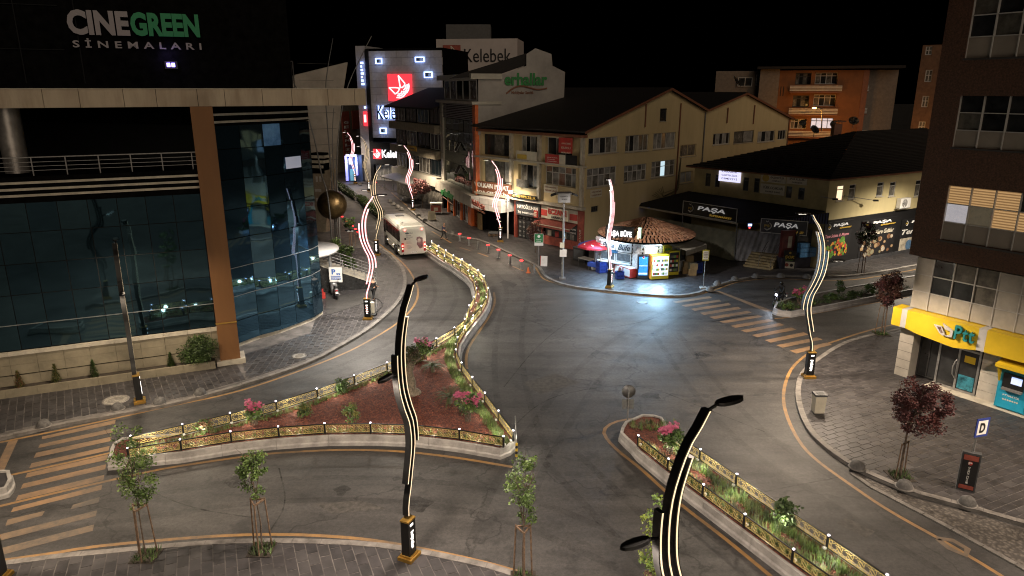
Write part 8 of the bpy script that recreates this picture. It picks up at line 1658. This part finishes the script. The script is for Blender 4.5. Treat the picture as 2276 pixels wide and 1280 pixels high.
# ================================================================== TWO-WHEELERS
def two_wheeler(label, name, p, rz, body, lit=False, z=0.0, scoot=True):
    T = thing(name, label, 'motorcycle' if not scoot else 'scooter', (p.x, p.y, z), None, rz)      # front towards local +x
    def P_(nm, s): o = bpy.data.objects.new(nm, s.mesh(nm)); COL.objects.link(o); o.parent = T; return o
    for x in (.62, -.62):
        s = MB(); r = .27 if not scoot else .24; s.tube([(x + r * math.cos(2 * PI * k / 20), 0, r + .02 + r * math.sin(2 * PI * k / 20)) for k in range(21)], .055, M_BLACK, 8); wo = P_('wheel', s); s = MB(); 
        for k in range(5): s.bar((x, 0, r), (x + (r - .04) * math.cos(2 * PI * k / 5), 0, r + (r - .04) * math.sin(2 * PI * k / 5)), .04, .03, M_GREY)
        o = bpy.data.objects.new('rim', s.mesh('rim')); COL.objects.link(o); o.parent = wo
    s = MB(); s.ellip((-.3, 0, .62), (.45, .16, .2), body, 14, 8); s.ellip((-.62, 0, .7), (.22, .15, .14), body, 12, 6); s.box((.1, 0, .38), (.5, .26, .08), M_BLACK); s.ellip((-.05, 0, .42), (.35, .15, .14), M_GREY, 10, 6); P_('engine_cover', s)
    s = MB(); s.ellip((-.28, 0, .82), (.42, .14, .08), M_BLACK, 14, 6); P_('seat', s)
    s = MB(); s.raw([(.38, -.2, .4), (.38, .2, .4), (.5, .24, .75), (.42, .12, 1.02), (.42, -.12, 1.02), (.5, -.24, .75)], [(0, 1, 2, 3, 4, 5), (5, 4, 3, 2, 1, 0)], body); s.ellip((.47, 0, .85), (.12, .18, .16), body, 12, 8); P_('front_shield', s)
    s = MB(); s.tube([(.62, .07, .27), (.5, .07, .75), (.42, .04, 1.0)], .025, M_GREY, 6); s.tube([(.62, -.07, .27), (.5, -.07, .75), (.42, -.04, 1.0)], .025, M_GREY, 6); P_('fork', s)
    s = MB(); s.tube([(.28, -.34, 1.06), (.40, -.18, 1.04), (.42, 0, 1.02), (.40, .18, 1.04), (.28, .34, 1.06)], .018, M_BLACK, 6); P_('handlebar', s)
    for sy in (-1, 1): s = MB(); s.bar((.36, sy * .24, 1.05), (.33, sy * .32, 1.22), .015, .015, M_BLACK); s.ellip((.33, sy * .33, 1.25), (.02, .07, .045), M_BLACK, 8, 6); P_('mirror', s)
    s = MB(); s.ellip((.58, 0, .88), (.06, .1, .08), glow('headlight_on', (.75, .8, 1.0), 9.0) if lit else M_PANEC, 10, 8); P_('headlight', s)
    s = MB(); s.box((-.84, 0, .72), (.05, .16, .07), M_TAIL); P_('tail_light', s); s = MB(); s.box((-.86, 0, .55), (.015, .2, .16), M_SIGNW); P_('number_plate', s)
    s = MB(); s.tube([(-.1, -.16, .3), (-.75, -.2, .36)], .045, M_GREY, 8); P_('exhaust', s); s = MB(); s.bar((0, .12, .35), (.05, .3, .03), .02, .02, M_STEELD); P_('side_stand', s)
    return T
two_wheeler('silver scooter parked below the parking sign', 'scooter', G(746,660,.155), R(112), mat('silver_paint', (.36, .36, .36), .35, .5, var=.1), False, .155)
pm = G(1732,678); two_wheeler('dark motorcycle with lit headlight turning out of the side street', 'motorcycle', pm, R(222), mat('dark_blue_paint', (.012, .014, .03), .35, .2, var=.1), True, 0.0, False)
hd_ = Vector((math.cos(R(222)), math.sin(R(222)))); lb = lamp('headlight_beam', 'SPOT', Vector((pm.x, pm.y, .9)) + Vector((hd_.x * .75, hd_.y * .75, 0)), 40, (.75, .85, 1.0), None, .05, None, 70, .5); lb.rotation_euler = Vector((hd_.x, hd_.y, -.16)).to_track_quat('-Z', 'Y').to_euler()
lb.parent = bpy.data.objects['motorcycle']; lb.matrix_parent_inverse = Matrix.Translation((pm.x, pm.y, 0)).inverted() if False else Matrix.Identity(4); lb.location = (.75, 0, .9); lb.rotation_euler = Vector((1, 0, -.16)).to_track_quat('-Z', 'Y').to_euler()
# rider, seated
T = thing('person', 'motorcycle rider in dark clothes and helmet on the dark motorcycle', 'person', (pm.x, pm.y, 0), None, R(222))
J = [(-.28, 0, .92), (-.24, 0, 1.12), (-.12, 0, 1.36), (-.08, 0, 1.46), (-.05, 0, 1.52), (-.2, .12, .9), (.12, .2, .78), (-.02, .2, .40), (.10, .2, .36), (-.2, -.12, .9), (.12, -.2, .78), (-.02, -.2, .40), (.10, -.2, .36), (-.1, .19, 1.38), (-.1, -.19, 1.38), (.08, .28, 1.2), (.27, .3, 1.09), (.31, .31, 1.08), (.08, -.28, 1.2), (.27, -.3, 1.09), (.31, -.31, 1.08)]
E_ = [(0, 1), (1, 2), (2, 3), (3, 4), (0, 5), (5, 6), (6, 7), (7, 8), (0, 9), (9, 10), (10, 11), (11, 12), (2, 13), (2, 14), (13, 15), (15, 16), (16, 17), (14, 18), (18, 19), (19, 20)]
skin_body('body', T, J, E_, [(.16, .13), (.15, .12), (.17, .13), .07, .06, .1, .075, .055, .05, .1, .075, .055, .05, .08, .08, .06, .045, .04, .06, .045, .04], M_KBLK)
s = MB(); s.ellip((-.03, 0, 1.64), (.14, .125, .145), M_BLACK, 16, 12); s.ellip((.05, 0, 1.63), (.075, .10, .07), M_BGL, 12, 8); o = bpy.data.objects.new('helmet', s.mesh('helmet')); COL.objects.link(o); o.parent = T
# far parked motorcycles reading as a dark cluster
for k, (x, y) in enumerate(((722,398),(730,396),(738,399),(746,397))): two_wheeler(ords[k] + ' parked motorcycle in the far row left of the blue shop', 'motorcycle', G(x, y, .12), R(70 + 10 * k), M_STEELD, False, .12, False)
# red fuel can by the glass wall
p = G(718,663,.155); T = thing('fuel_can', 'red canister standing by the curved glass wall', 'canister', (p.x, p.y, .155)); s = MB(); s.box((p.x, p.y, .38), (.34, .26, .42), M_RED); s.build('body', T); s = MB(); s.box((p.x - .06, p.y, .75), (.2, .2, .3), M_RED); s.build('upper_can', T); s = MB(); s.tube([(p.x, p.y, .9), (p.x, p.y, .98)], .04, M_BLACK, 8); s.build('cap', T)
# ================================================================== PLANTS
def V3(p, z=0.0): return Vector((p.x, p.y, z))
def tree(name, label, base, z, th, crown_c, crown_r, n, size, mats, seed, trunk_r=.045, stakes=3, group=None, clumps=14, lean=(0, 0), limbs=7, pit=None, stake_h=1.9, cs=.75):
    rnd = random.Random(seed); T = thing(name, label, 'tree', (base.x, base.y, z), group); b3 = V3(base, z); top = b3 + Vector((lean[0], lean[1], th)); c = b3 + Vector(crown_c)
    s = MB(); mid = b3.lerp(top, .5) + Vector((rnd.uniform(-.05, .05), rnd.uniform(-.05, .05), 0)); s.tube([b3, mid, top, c + Vector((0, 0, crown_r[2] * .7))], [trunk_r, trunk_r * .8, trunk_r * .6, trunk_r * .15], M_BARK, 7)
    for k in range(limbs):
        a = 2 * PI * k / limbs + rnd.random(); st = top.lerp(c + Vector((0, 0, crown_r[2] * .5)), rnd.uniform(0, .8)); e = c + Vector((crown_r[0] * .8 * math.cos(a), crown_r[1] * .8 * math.sin(a), crown_r[2] * rnd.uniform(-.5, .8))); s.tube([st, st.lerp(e, .5) + Vector((0, 0, .08)), e], [trunk_r * .5, trunk_r * .3, trunk_r * .1], M_BARK, 5)
    s.build('trunk', T); s = MB(); leaves(s, c, crown_r, n, size, mats, rnd, clumps=clumps, cs=cs)
    s.build('crown', T)
    if stakes:
        st = []
        for k in range(stakes):
            a = 2 * PI * k / stakes + .6; q = b3 + Vector((.34 * math.cos(a), .34 * math.sin(a), 0)); t = b3 + Vector((.26 * math.cos(a), .26 * math.sin(a), stake_h)); s = MB(); s.tube([q, t], .028, M_WOODS, 6); s.build('stake', T); st.append(t)
        s = MB()
        for k in range(stakes): s.bar(st[k] + Vector((0, 0, -.05)), st[(k + 1) % stakes] + Vector((0, 0, -.05)), .04, .06, M_WOODS)
        s.build('stake_brace', T)
    if pit:
        s = MB(); s.box((base.x, base.y, z + .008), (pit, pit, .02), M_DARKSOIL); s.build('tree_pit', T)
        s = MB()
        for k in range(150):
            p = b3 + Vector((rnd.uniform(-.35, .35), rnd.uniform(-.35, .35), 0)); a = rnd.random() * 6.28; h = rnd.uniform(.08, .25); s.face([p, p + Vector((.05 * math.cos(a), .05 * math.sin(a), 0)), p + Vector((.12 * math.cos(a + 1), .12 * math.sin(a + 1), h))], rnd.choice([M_LEAF, M_LEAFD]))
        s.build('weeds', T, kind='stuff')
    return T
GRP = 'staked saplings on the near pavement'
def sap(label, bx, by, ytop, ybot, half, n, mats, seed, size=.085, xo=0):
    b = G(bx, by, .14); zt_, zb_ = zat(b, ytop), zat(b, ybot); sc_ = 71.0 * 20 / b.y; hw = half / sc_
    tree('sapling', label, b, .14, zb_ - .1, (xo / sc_, 0, (zt_ + zb_) / 2 - .14), (hw, hw, (zt_ - zb_) / 2 * 1.12), n, size, mats, seed, .03, 3, GRP, 34, pit=.8, limbs=11)
sap('tallest staked sapling beside the zebra crossing', 325, 1236, 925, 1135, 50, 2300, [M_LEAF, M_LEAFB, M_LEAFB], 1)
sap('slim staked sapling, second from the zebra crossing', 582, 1222, 985, 1112, 40, 1700, [M_LEAF, M_LEAFB], 2, xo=-6)
sap('light green staked sapling between lamp and lavender island', 1163, 1288, 985, 1180, 44, 1700, [M_LEAFB, M_LEAF], 3)
sap('yellow-green sapling behind the large lamp at the bottom edge', 1447, 1400, 1095, 1330, 44, 1600, [mat('leaf_yellow_green', (.20, .26, .04), .55, var=.25), M_LEAFB], 4, xo=0)
# red-leaved trees
b = G(2000, 1058, .14); tree('purple_plum_tree', 'large red-leaved tree on the right pavement before the post office', b, .14, 1.95, (.45, .1, 3.0), (1.3, 1.1, 1.15), 8500, .095, [M_LEAFP, mat('leaf_purple_red', (.13, .04, .035), .55, var=.3), M_LEAFP], 11, .06, 2, 'red-leaved street trees', 40, limbs=16, cs=.62, pit=.9, stake_h=1.5)
b = G(1958, 742, .14); tree('purple_plum_tree', 'red-leaved tree left of the post office by the side street', b, .14, 2.0, (.1, 0, 3.1), (.95, .9, 1.25), 5200, .12, [M_LEAFP, mat('leaf_brown_red', (.095, .045, .03), .55, var=.3)], 12, .05, 3, 'red-leaved street trees', 34, pit=.9)
b = G(1915, 607, .14); tree('purple_plum_tree', 'thin dark tree before the supermarket pictures', b, .14, 1.9, (0, 0, 3.2), (.9, .9, 1.2), 2400, .13, [M_LEAFP, M_LEAFD], 13, .05, 3, 'red-leaved street trees', 22)
b = G(940, 462, .14); tree('purple_plum_tree', 'far red-leaved tree beside the pink-lit slim lamp', b, .14, 1.3, (-.3, 0, 2.7), (1.5, 1.5, 1.25), 3600, .16, [M_LEAFP, mat('leaf_purple_red', (.13, .04, .035))], 14, .06, 0, 'red-leaved street trees', 26)
b = G(1190, 562, .14); tree('purple_plum_tree', 'small dark red tree before the business door', b, .14, 1.0, (0, 0, 2.0), (.9, .9, 1.0), 1800, .13, [M_LEAFP, M_BRN], 15, .05, 0, 'red-leaved street trees', 22)
b = G(783, 548, .14); tree('round_tree', 'small round-headed green tree with stakes behind the sphere', b, .14, 1.5, (-.1, 0, 2.5), (.7, .7, .65), 1300, .14, [M_LEAFD, M_LEAF], 16, .05, 3, None, 16)
# shrubs
def shrub(name, label, base, z, rad, n, size, mats, seed, group=None, clumps=14, cat='shrub', stem=True, ch=None):
    rnd = random.Random(seed); T = thing(name, label, cat, (base.x, base.y, z), group); c = V3(base, z + (ch or rad[2] * .95)); s = MB()
    for k in range(5): a = k * 1.26 + rnd.random(); s.tube([V3(base, z - .02), V3(base, z) + Vector((rad[0] * .3 * math.cos(a), rad[1] * .3 * math.sin(a), rad[2] * .9)), c + Vector((rad[0] * .6 * math.cos(a), rad[1] * .6 * math.sin(a), rad[2] * .3))], [.02, .014, .006], M_BARK, 5)
    s.build('stems', T); s = MB(); leaves(s, c, rad, n, size, mats, rnd, clumps=clumps); s.build('foliage', T); return T, c, rnd
def flowers(T, c, rad, n, size, rnd):
    s = MB(); cl = [Vector((rnd.uniform(-1, 1) * rad[0], rnd.uniform(-1, 1) * rad[1], rnd.uniform(.25, 1) * rad[2])) for _ in range(9)]
    for k in range(n):
        q = c + rnd.choice(cl) + Vector((rnd.gauss(0, .08), rnd.gauss(0, .08), rnd.gauss(0, .07))); a0 = rnd.random() * 6.28
        tl = Vector((rnd.uniform(-.5, .5), rnd.uniform(-.7, .2), 1)).normalized(); ax = tl.cross(Vector((1, 0, 0))).normalized(); ay = tl.cross(ax)
        for j in range(5):
            a = a0 + j * 1.257; d0 = ax * math.cos(a) + ay * math.sin(a); d1 = ax * math.cos(a + .9) + ay * math.sin(a + .9); s.face([q, q + d0 * size, q + (d0 + d1) * size * .62, q + d1 * size * .8], M_PINK)
    s.build('blossom', T)
IZ = .40
def oleander(label, x, y, z, h, r, seed):
    b = G(x, y, z); T, c, rnd = shrub('oleander', label, b, z, (r, r, h * .34), 900, .15, [M_LEAF, M_LEAFB, M_LEAFD], seed, 'pink oleanders', 16, 'oleander', ch=h * .68)
    flowers(T, c, (r * .9, r * .8, h * .34), 200, .06, rnd); s = MB()
    for k in range(8):
        a0 = k * .785; s.tube([V3(b, z) + Vector((.13 * math.cos(a0 + t * 1.6), .13 * math.sin(a0 + t * 1.6), t * h * .42)) for t in (0, .25, .5, .75, 1)], .016, M_BARK, 5)
    s.build('braided_stem', T)
oleander('pink oleander near the left point of the triangular island', 566, 944, IZ, 1.05, .36, 21)
oleander('pink oleander at the far corner of the triangular island', 943, 800, IZ, 1.25, .5, 22)
oleander('largest pink oleander at the right of the triangular island', 1040, 936, IZ, 1.45, .62, 23)
oleander('pink oleander at the nose of the lavender island', 1488, 1008, IZ, 1.15, .45, 24)
oleander('dim pink oleander on the side street island', 1775, 677, .4, 1.2, .55, 25)
def cycad(label, x, y, r, seed):
    b = G(x, y, IZ); rnd = random.Random(seed); T = thing('cycad', label, 'cycad', (b.x, b.y, IZ), 'cycads on the island'); s = MB(); s.tube([V3(b, IZ), V3(b, IZ + .3)], [.13, .11], M_BARK, 10); s.build('trunk', T)
    for k in range(22):
        a = k * 2.4; el = rnd.uniform(.35, 1.0); s = MB(); d = Vector((math.cos(a), math.sin(a), 0)); sd = Vector((-math.sin(a), math.cos(a), 0)); pts = [V3(b, IZ + .3) + d * (r * t) + Vector((0, 0, r * (el * t * 1.3 - .85 * t * t))) for t in (0, .25, .5, .75, 1)]
        for i in range(4):
            for j in range(5):
                p = pts[i].lerp(pts[i + 1], j / 5); dd = (pts[i + 1] - pts[i]).normalized(); L_ = .13 * (1 - abs(i * 5 + j - 9) / 14)
                for sg in (1, -1): s.face([p, p + dd * .03, p + dd * .05 + sd * sg * L_ + Vector((0, 0, .02))], M_LEAFD if k % 3 else M_LEAF)
        s.build('frond', T)
cycad('upper small cycad on red mulch near the olive', 962, 826, .75, 31); cycad('lower cycad on red mulch left of the big oleander', 1000, 896, .85, 32)
# olive tree
b = G(914, 872, IZ); T = thing('olive_tree', 'old olive tree with thick trunk on the triangular island', 'tree', (b.x, b.y, IZ)); rnd = random.Random(40); s = MB(); M_OLB = mat('olive_bark', (.20, .165, .12), .9, var=.35, scale=7, bump=.9, bscale=14)
s.lathe([(.55, -.05), (.42, .10), (.24, .22)], (b.x, b.y, IZ), M_OLB, 12); s.tube([V3(b, IZ + .1), V3(b, IZ + .6) + Vector((.06, 0, 0)), V3(b, IZ + 1.1) + Vector((-.05, 0, 0)), V3(b, IZ + 1.5) + Vector((.08, 0, 0))], [.25, .19, .17, .15], M_OLB, 10)
for dx, dz in ((-.35, 2.1), (.25, 2.2), (.6, 1.95), (0, 2.4), (-.1, 2.0)): s.tube([V3(b, IZ + 1.3), V3(b, IZ + 1.65) + Vector((dx * .4, 0, 0)), V3(b, IZ + dz) + Vector((dx, rnd.uniform(-.3, .3), 0))], [.11, .08, .04], M_OLB, 7)
s.build('trunk', T); s = MB(); M_OLV = mat('olive_leaf', (.095, .10, .052), .6, var=.3); leaves(s, V3(b, IZ + 2.05), (.6, .5, .42), 1500, .09, [M_OLV, M_BARK, M_LEAFD], rnd, clumps=18); s.build('crown', T)
M_YG = mat('leaf_olive_yellow', (.16, .15, .035), .6, var=.3)
for i, (x, y, h, r, ms, lb) in enumerate(((455,963,.62,.42,[M_LEAF, mat('leaf_rust', (.16, .08, .04)), M_YG],'rusty low shrub near the island point'), (675,926,.62,.34,[M_LEAF, M_YG, M_LEAFD],'small rounded shrub along the far left fence of the island'), (762,872,1.0,.34,[M_LEAF, M_LEAFD],'tall green shrub by the far fence of the island'), (782,936,.95,.36,[M_YG, M_LEAF],'columnar yellowish shrub on the red mulch'), (930,802,.5,.3,[M_YG, M_LEAFD],'low shrub behind the olive tree'))):
    shrub('shrub', lb, G(x, y, IZ), IZ, (r, r, h / 2), 700, .10, ms, 50 + i, 'shrubs on the triangular island')
shrub('shrub', 'dark bushy shrub rising from the lavender island', G(1745, 1166, IZ), IZ, (.42, .42, .5), 900, .13, [M_LEAFD, M_LEAF], 60)
# conifers and bush at the glass building
for i, (u, h, r, ms, lb) in enumerate(((.75, .85, .26, [M_YG, M_BRN, M_LEAFD], 'brownish small conifer at the left end of the planter'), (2.35, .95, .26, [M_YG, M_LEAFD], 'second small conifer in the stone planter'), (4.05, .9, .24, [M_LEAFD, M_LEAF], 'third green conifer in the stone planter'), (7.7, .75, .22, [M_LEAFD, M_LEAF], 'small green conifer nearest the big bush'))):
    q = FM.p(u, 0, -.42); rnd = random.Random(70 + i); T = thing('conifer', lb, 'conifer', (q.x, q.y, .47), 'small conifers in the planter'); s = MB(); s.tube([(q.x, q.y, .45), (q.x, q.y, .47 + h * .8)], [.03, .008], M_BARK, 6); s.build('trunk', T); s = MB()
    for k in range(900):
        t = rnd.random() ** 1.4; rr2 = r * (1 - t * .85) * math.sqrt(rnd.random()); a = rnd.random() * 6.28; p = Vector((q.x + rr2 * math.cos(a), q.y + rr2 * math.sin(a), .5 + t * h)); d = Vector((math.cos(a) * .6, math.sin(a) * .6, 1)).normalized() * .07; w2 = Vector((-math.sin(a), math.cos(a), 0)) * .018; s.face([p - w2, p + w2, p + d], rnd.choice(ms))
    s.build('foliage', T)
q = FM.p(9.1, 0, -.42); shrub('bush', 'big dark round bush in front of the brown pier', Vector((q.x, q.y)), .45, (1.05, .75, .85), 6500, .10, [M_LEAFD, M_LEAFD, M_LEAF], 75, None, 40, 'bush')
# shrubs by the entrance ramp, far hedges, side-street planting
for i, (x, y, r, h) in enumerate(((748,560,.7,1.4),(770,578,.7,1.5),(780,596,.6,.9))): shrub('shrub', ('leafy shrub below the sphere sculpture', 'tall leafy shrub behind the stair rail', 'low shrub at the foot of the small round tree')[i], G(x, y, .14), .14, (r, r, h / 2), 1300, .15, [M_LEAF, M_LEAFB, M_LEAFD], 80 + i, 'shrubs by the entrance stairs')
def hedge(label, pts, z, h, wd, n, seed, mats, name='hedge'):
    rnd = random.Random(seed); rs = resample(pts, .3); c = rs[len(rs) // 2]; T = thing(name, label, 'hedge', (rs[0].x, rs[0].y, z)); s = MB()
    for p in rs[::4]: s.tube([(p.x, p.y, z - .02), (p.x, p.y, z + h * .7)], .02, M_BARK, 4)
    s.build('stems', T); s = MB()
    for k in range(n):
        p = rnd.choice(rs); q = Vector((p.x + rnd.uniform(-wd, wd) / 2, p.y + rnd.uniform(-wd, wd) / 2, z + rnd.random() ** .8 * h * (1 + .15 * math.sin(p.x * 3 + p.y * 2)))); a = Vector((rnd.gauss(0, 1), rnd.gauss(0, 1), rnd.gauss(.4, .8))).normalized(); bq = a.cross(Vector((rnd.gauss(0, 1), rnd.gauss(0, 1), rnd.gauss(0, 1)))).normalized(); sz = rnd.uniform(.1, .2); s.face([q, q + a * sz * .5 + bq * sz * .3, q + a * sz, q + a * sz * .5 - bq * sz * .3], rnd.choice(mats))
    s.build('foliage', T)
hedge('clipped hedge on the narrow island ahead of the bus', [G(848,483,.3), G(822,463,.3), G(797,442,.3)], .3, .75, .8, 3200, 91, [M_LEAF, M_LEAFD]); hedge('far hedge on the island behind the bronze sphere', [G(788,440,.3), G(762,421,.3), G(732,404,.3), G(694,385,.3)], .3, .75, .8, 3200, 92, [M_LEAF, M_LEAFD])
rr9 = random.Random(9)
for i, (x, y, h, r, lb) in enumerate(((1748,690,.5,.45,'low shrub at the nose of the side street island'), (1800,676,.45,.5,'low shrub behind the curved lamp on the side island'), (1845,666,.45,.5,'third low shrub along the side street island'), (1866,652,1.0,.3,'upright green shrub on the side street island'), (1895,660,.5,.5,'low shrub right of the upright one on the side island'), (1930,650,.6,.5,'shrub behind the red-leaved tree on the side island'), (1990,640,.6,.5,'last shrub on the side street island before the tower'))):
    shrub('shrub', lb, G(x, y, .4), .4, (r, r, h / 2), 500, .13, [M_LEAFD, M_LEAF, M_LEAF], 100 + i, 'shrubs on the side street island')
# ================================================================== GRASS AND MULCH (stuff)
def tufts(name, label, spots, z, h, mats, seed, blades=14, spread=.10):
    rnd = random.Random(seed); s = MB()
    for p in spots:
        hh = h * rnd.uniform(.5, 1.25); m = rnd.choice(mats)
        for k in range(blades):
            a = rnd.random() * 6.28; q = Vector((p.x + rnd.gauss(0, spread * .5), p.y + rnd.gauss(0, spread * .5), z)); d = Vector((math.cos(a), math.sin(a), 0)); t = q + d * rnd.uniform(.03, spread * 1.4) + Vector((0, 0, hh * rnd.uniform(.5, 1))); sd = Vector((-d.y, d.x, 0)) * .012
            s.face([q - sd, q + sd, t], m)
    o = s.build(name, kind='stuff'); o['label'] = label; return o
def along(pts, off, step, jit, rnd):
    rs = resample(offset(pts, off), step); return [p + Vector((rnd.uniform(-jit, jit), rnd.uniform(-jit, jit))) for p in rs]
rg = random.Random(5); MG = [M_GRASS, M_LEAF, mat('grass_pale', (.20, .22, .10), .7, var=.3), M_LEAFB]
sp = []
for k in range(3): sp += along(WFL2[:11], -.25 - .1 * k, .16 if k < 2 else .6, .06, rg) + along(WFB, .25 + .12 * k, .16 if k < 2 else .45, .07, rg)
for k in range(4): sp += along(WFR[:9], .22 + .12 * k, .10, .05, rg)
sp += along(WFR[8:], .25, .14, .1, rg) + along(WFR[8:], .45, .14, .1, rg)
sp += [G(285 + rg.uniform(0, 60), 1000 + rg.uniform(-12, 12), .4) for _ in range(40)]
tufts('grass_border', 'grassy lavender tufts along the fences of the triangular island', sp, .37, .27, MG, 6)
sp = []
for k in range(3): sp += along(WDL, .25 + .12 * k, .12, .06, rg) + along(WDR, -.25 - .12 * k, .12, .06, rg)
cl_ = [a.lerp(c, .5) for a, c in zip(resample(WDL, 1.0), resample(WDR, 1.0))]
for i, p in enumerate(resample(cl_, .05)):
    if i > 70: sp.append(p + Vector((rg.gauss(0, .28), rg.gauss(0, .28))))
sp += [G(1400 + rg.uniform(0, 110), 945 + rg.uniform(-10, 12), .4) for _ in range(30)]
tufts('lavender', 'dense lavender filling the long island at the lower right', sp, .37, .34, MG + [M_LEAFD, mat('lavender_grey', (.14, .16, .11), .7, var=.3)], 7, 18, .12)
sp = [G(1745 + rg.uniform(0, 280), 0, 0) for _ in range(0)]
for k in range(160): t = rg.random(); a = G(1735 + 300 * t, 690 - 45 * t, .4); sp.append(a + Vector((0, rg.uniform(.1, 1.7))))
tufts('ground_cover', 'low ground cover on the whitewashed side street island', sp, .36, .25, [M_LEAFD, M_LEAF], 8, 16, .16)
def chips(name, label, poly, n, z, mats, seed):
    rnd = random.Random(seed); xs = [p.x for p in poly]; ys = [p.y for p in poly]; s = MB(); k = 0
    while k < n:
        p = Vector((rnd.uniform(min(xs), max(xs)), rnd.uniform(min(ys), max(ys))))
        if not inpoly(p, poly): continue
        k += 1; a = rnd.random() * 6.28; L_ = rnd.uniform(.03, .09); d = Vector((math.cos(a), math.sin(a), rnd.uniform(-.3, .5))) * L_; sd = Vector((-math.sin(a), math.cos(a), rnd.uniform(-.3, .3))) * L_ * .4; q = Vector((p.x, p.y, z + rnd.uniform(0, .025))); s.face([q - sd, q + d, q + sd, q - d * .6], rnd.choice(mats))
    o = s.build(name, kind='stuff'); o['label'] = label
MCH = [mat('chip_a', (.17, .045, .026), .85, var=.3), mat('chip_b', (.10, .028, .018), .85, var=.3), mat('chip_c', (.23, .075, .042), .85, var=.3)]
chips('bark_mulch', 'loose red bark chips covering the triangular island', WFB + WFR[:9] + WFL2[:11][::-1], 24000, .375, MCH, 1)
chips('bark_mulch', 'loose red bark chips at the nose of the lavender island', WDL + WDR[::-1] + [G(1400, 955, .4)], 7000, .375, MCH, 2)
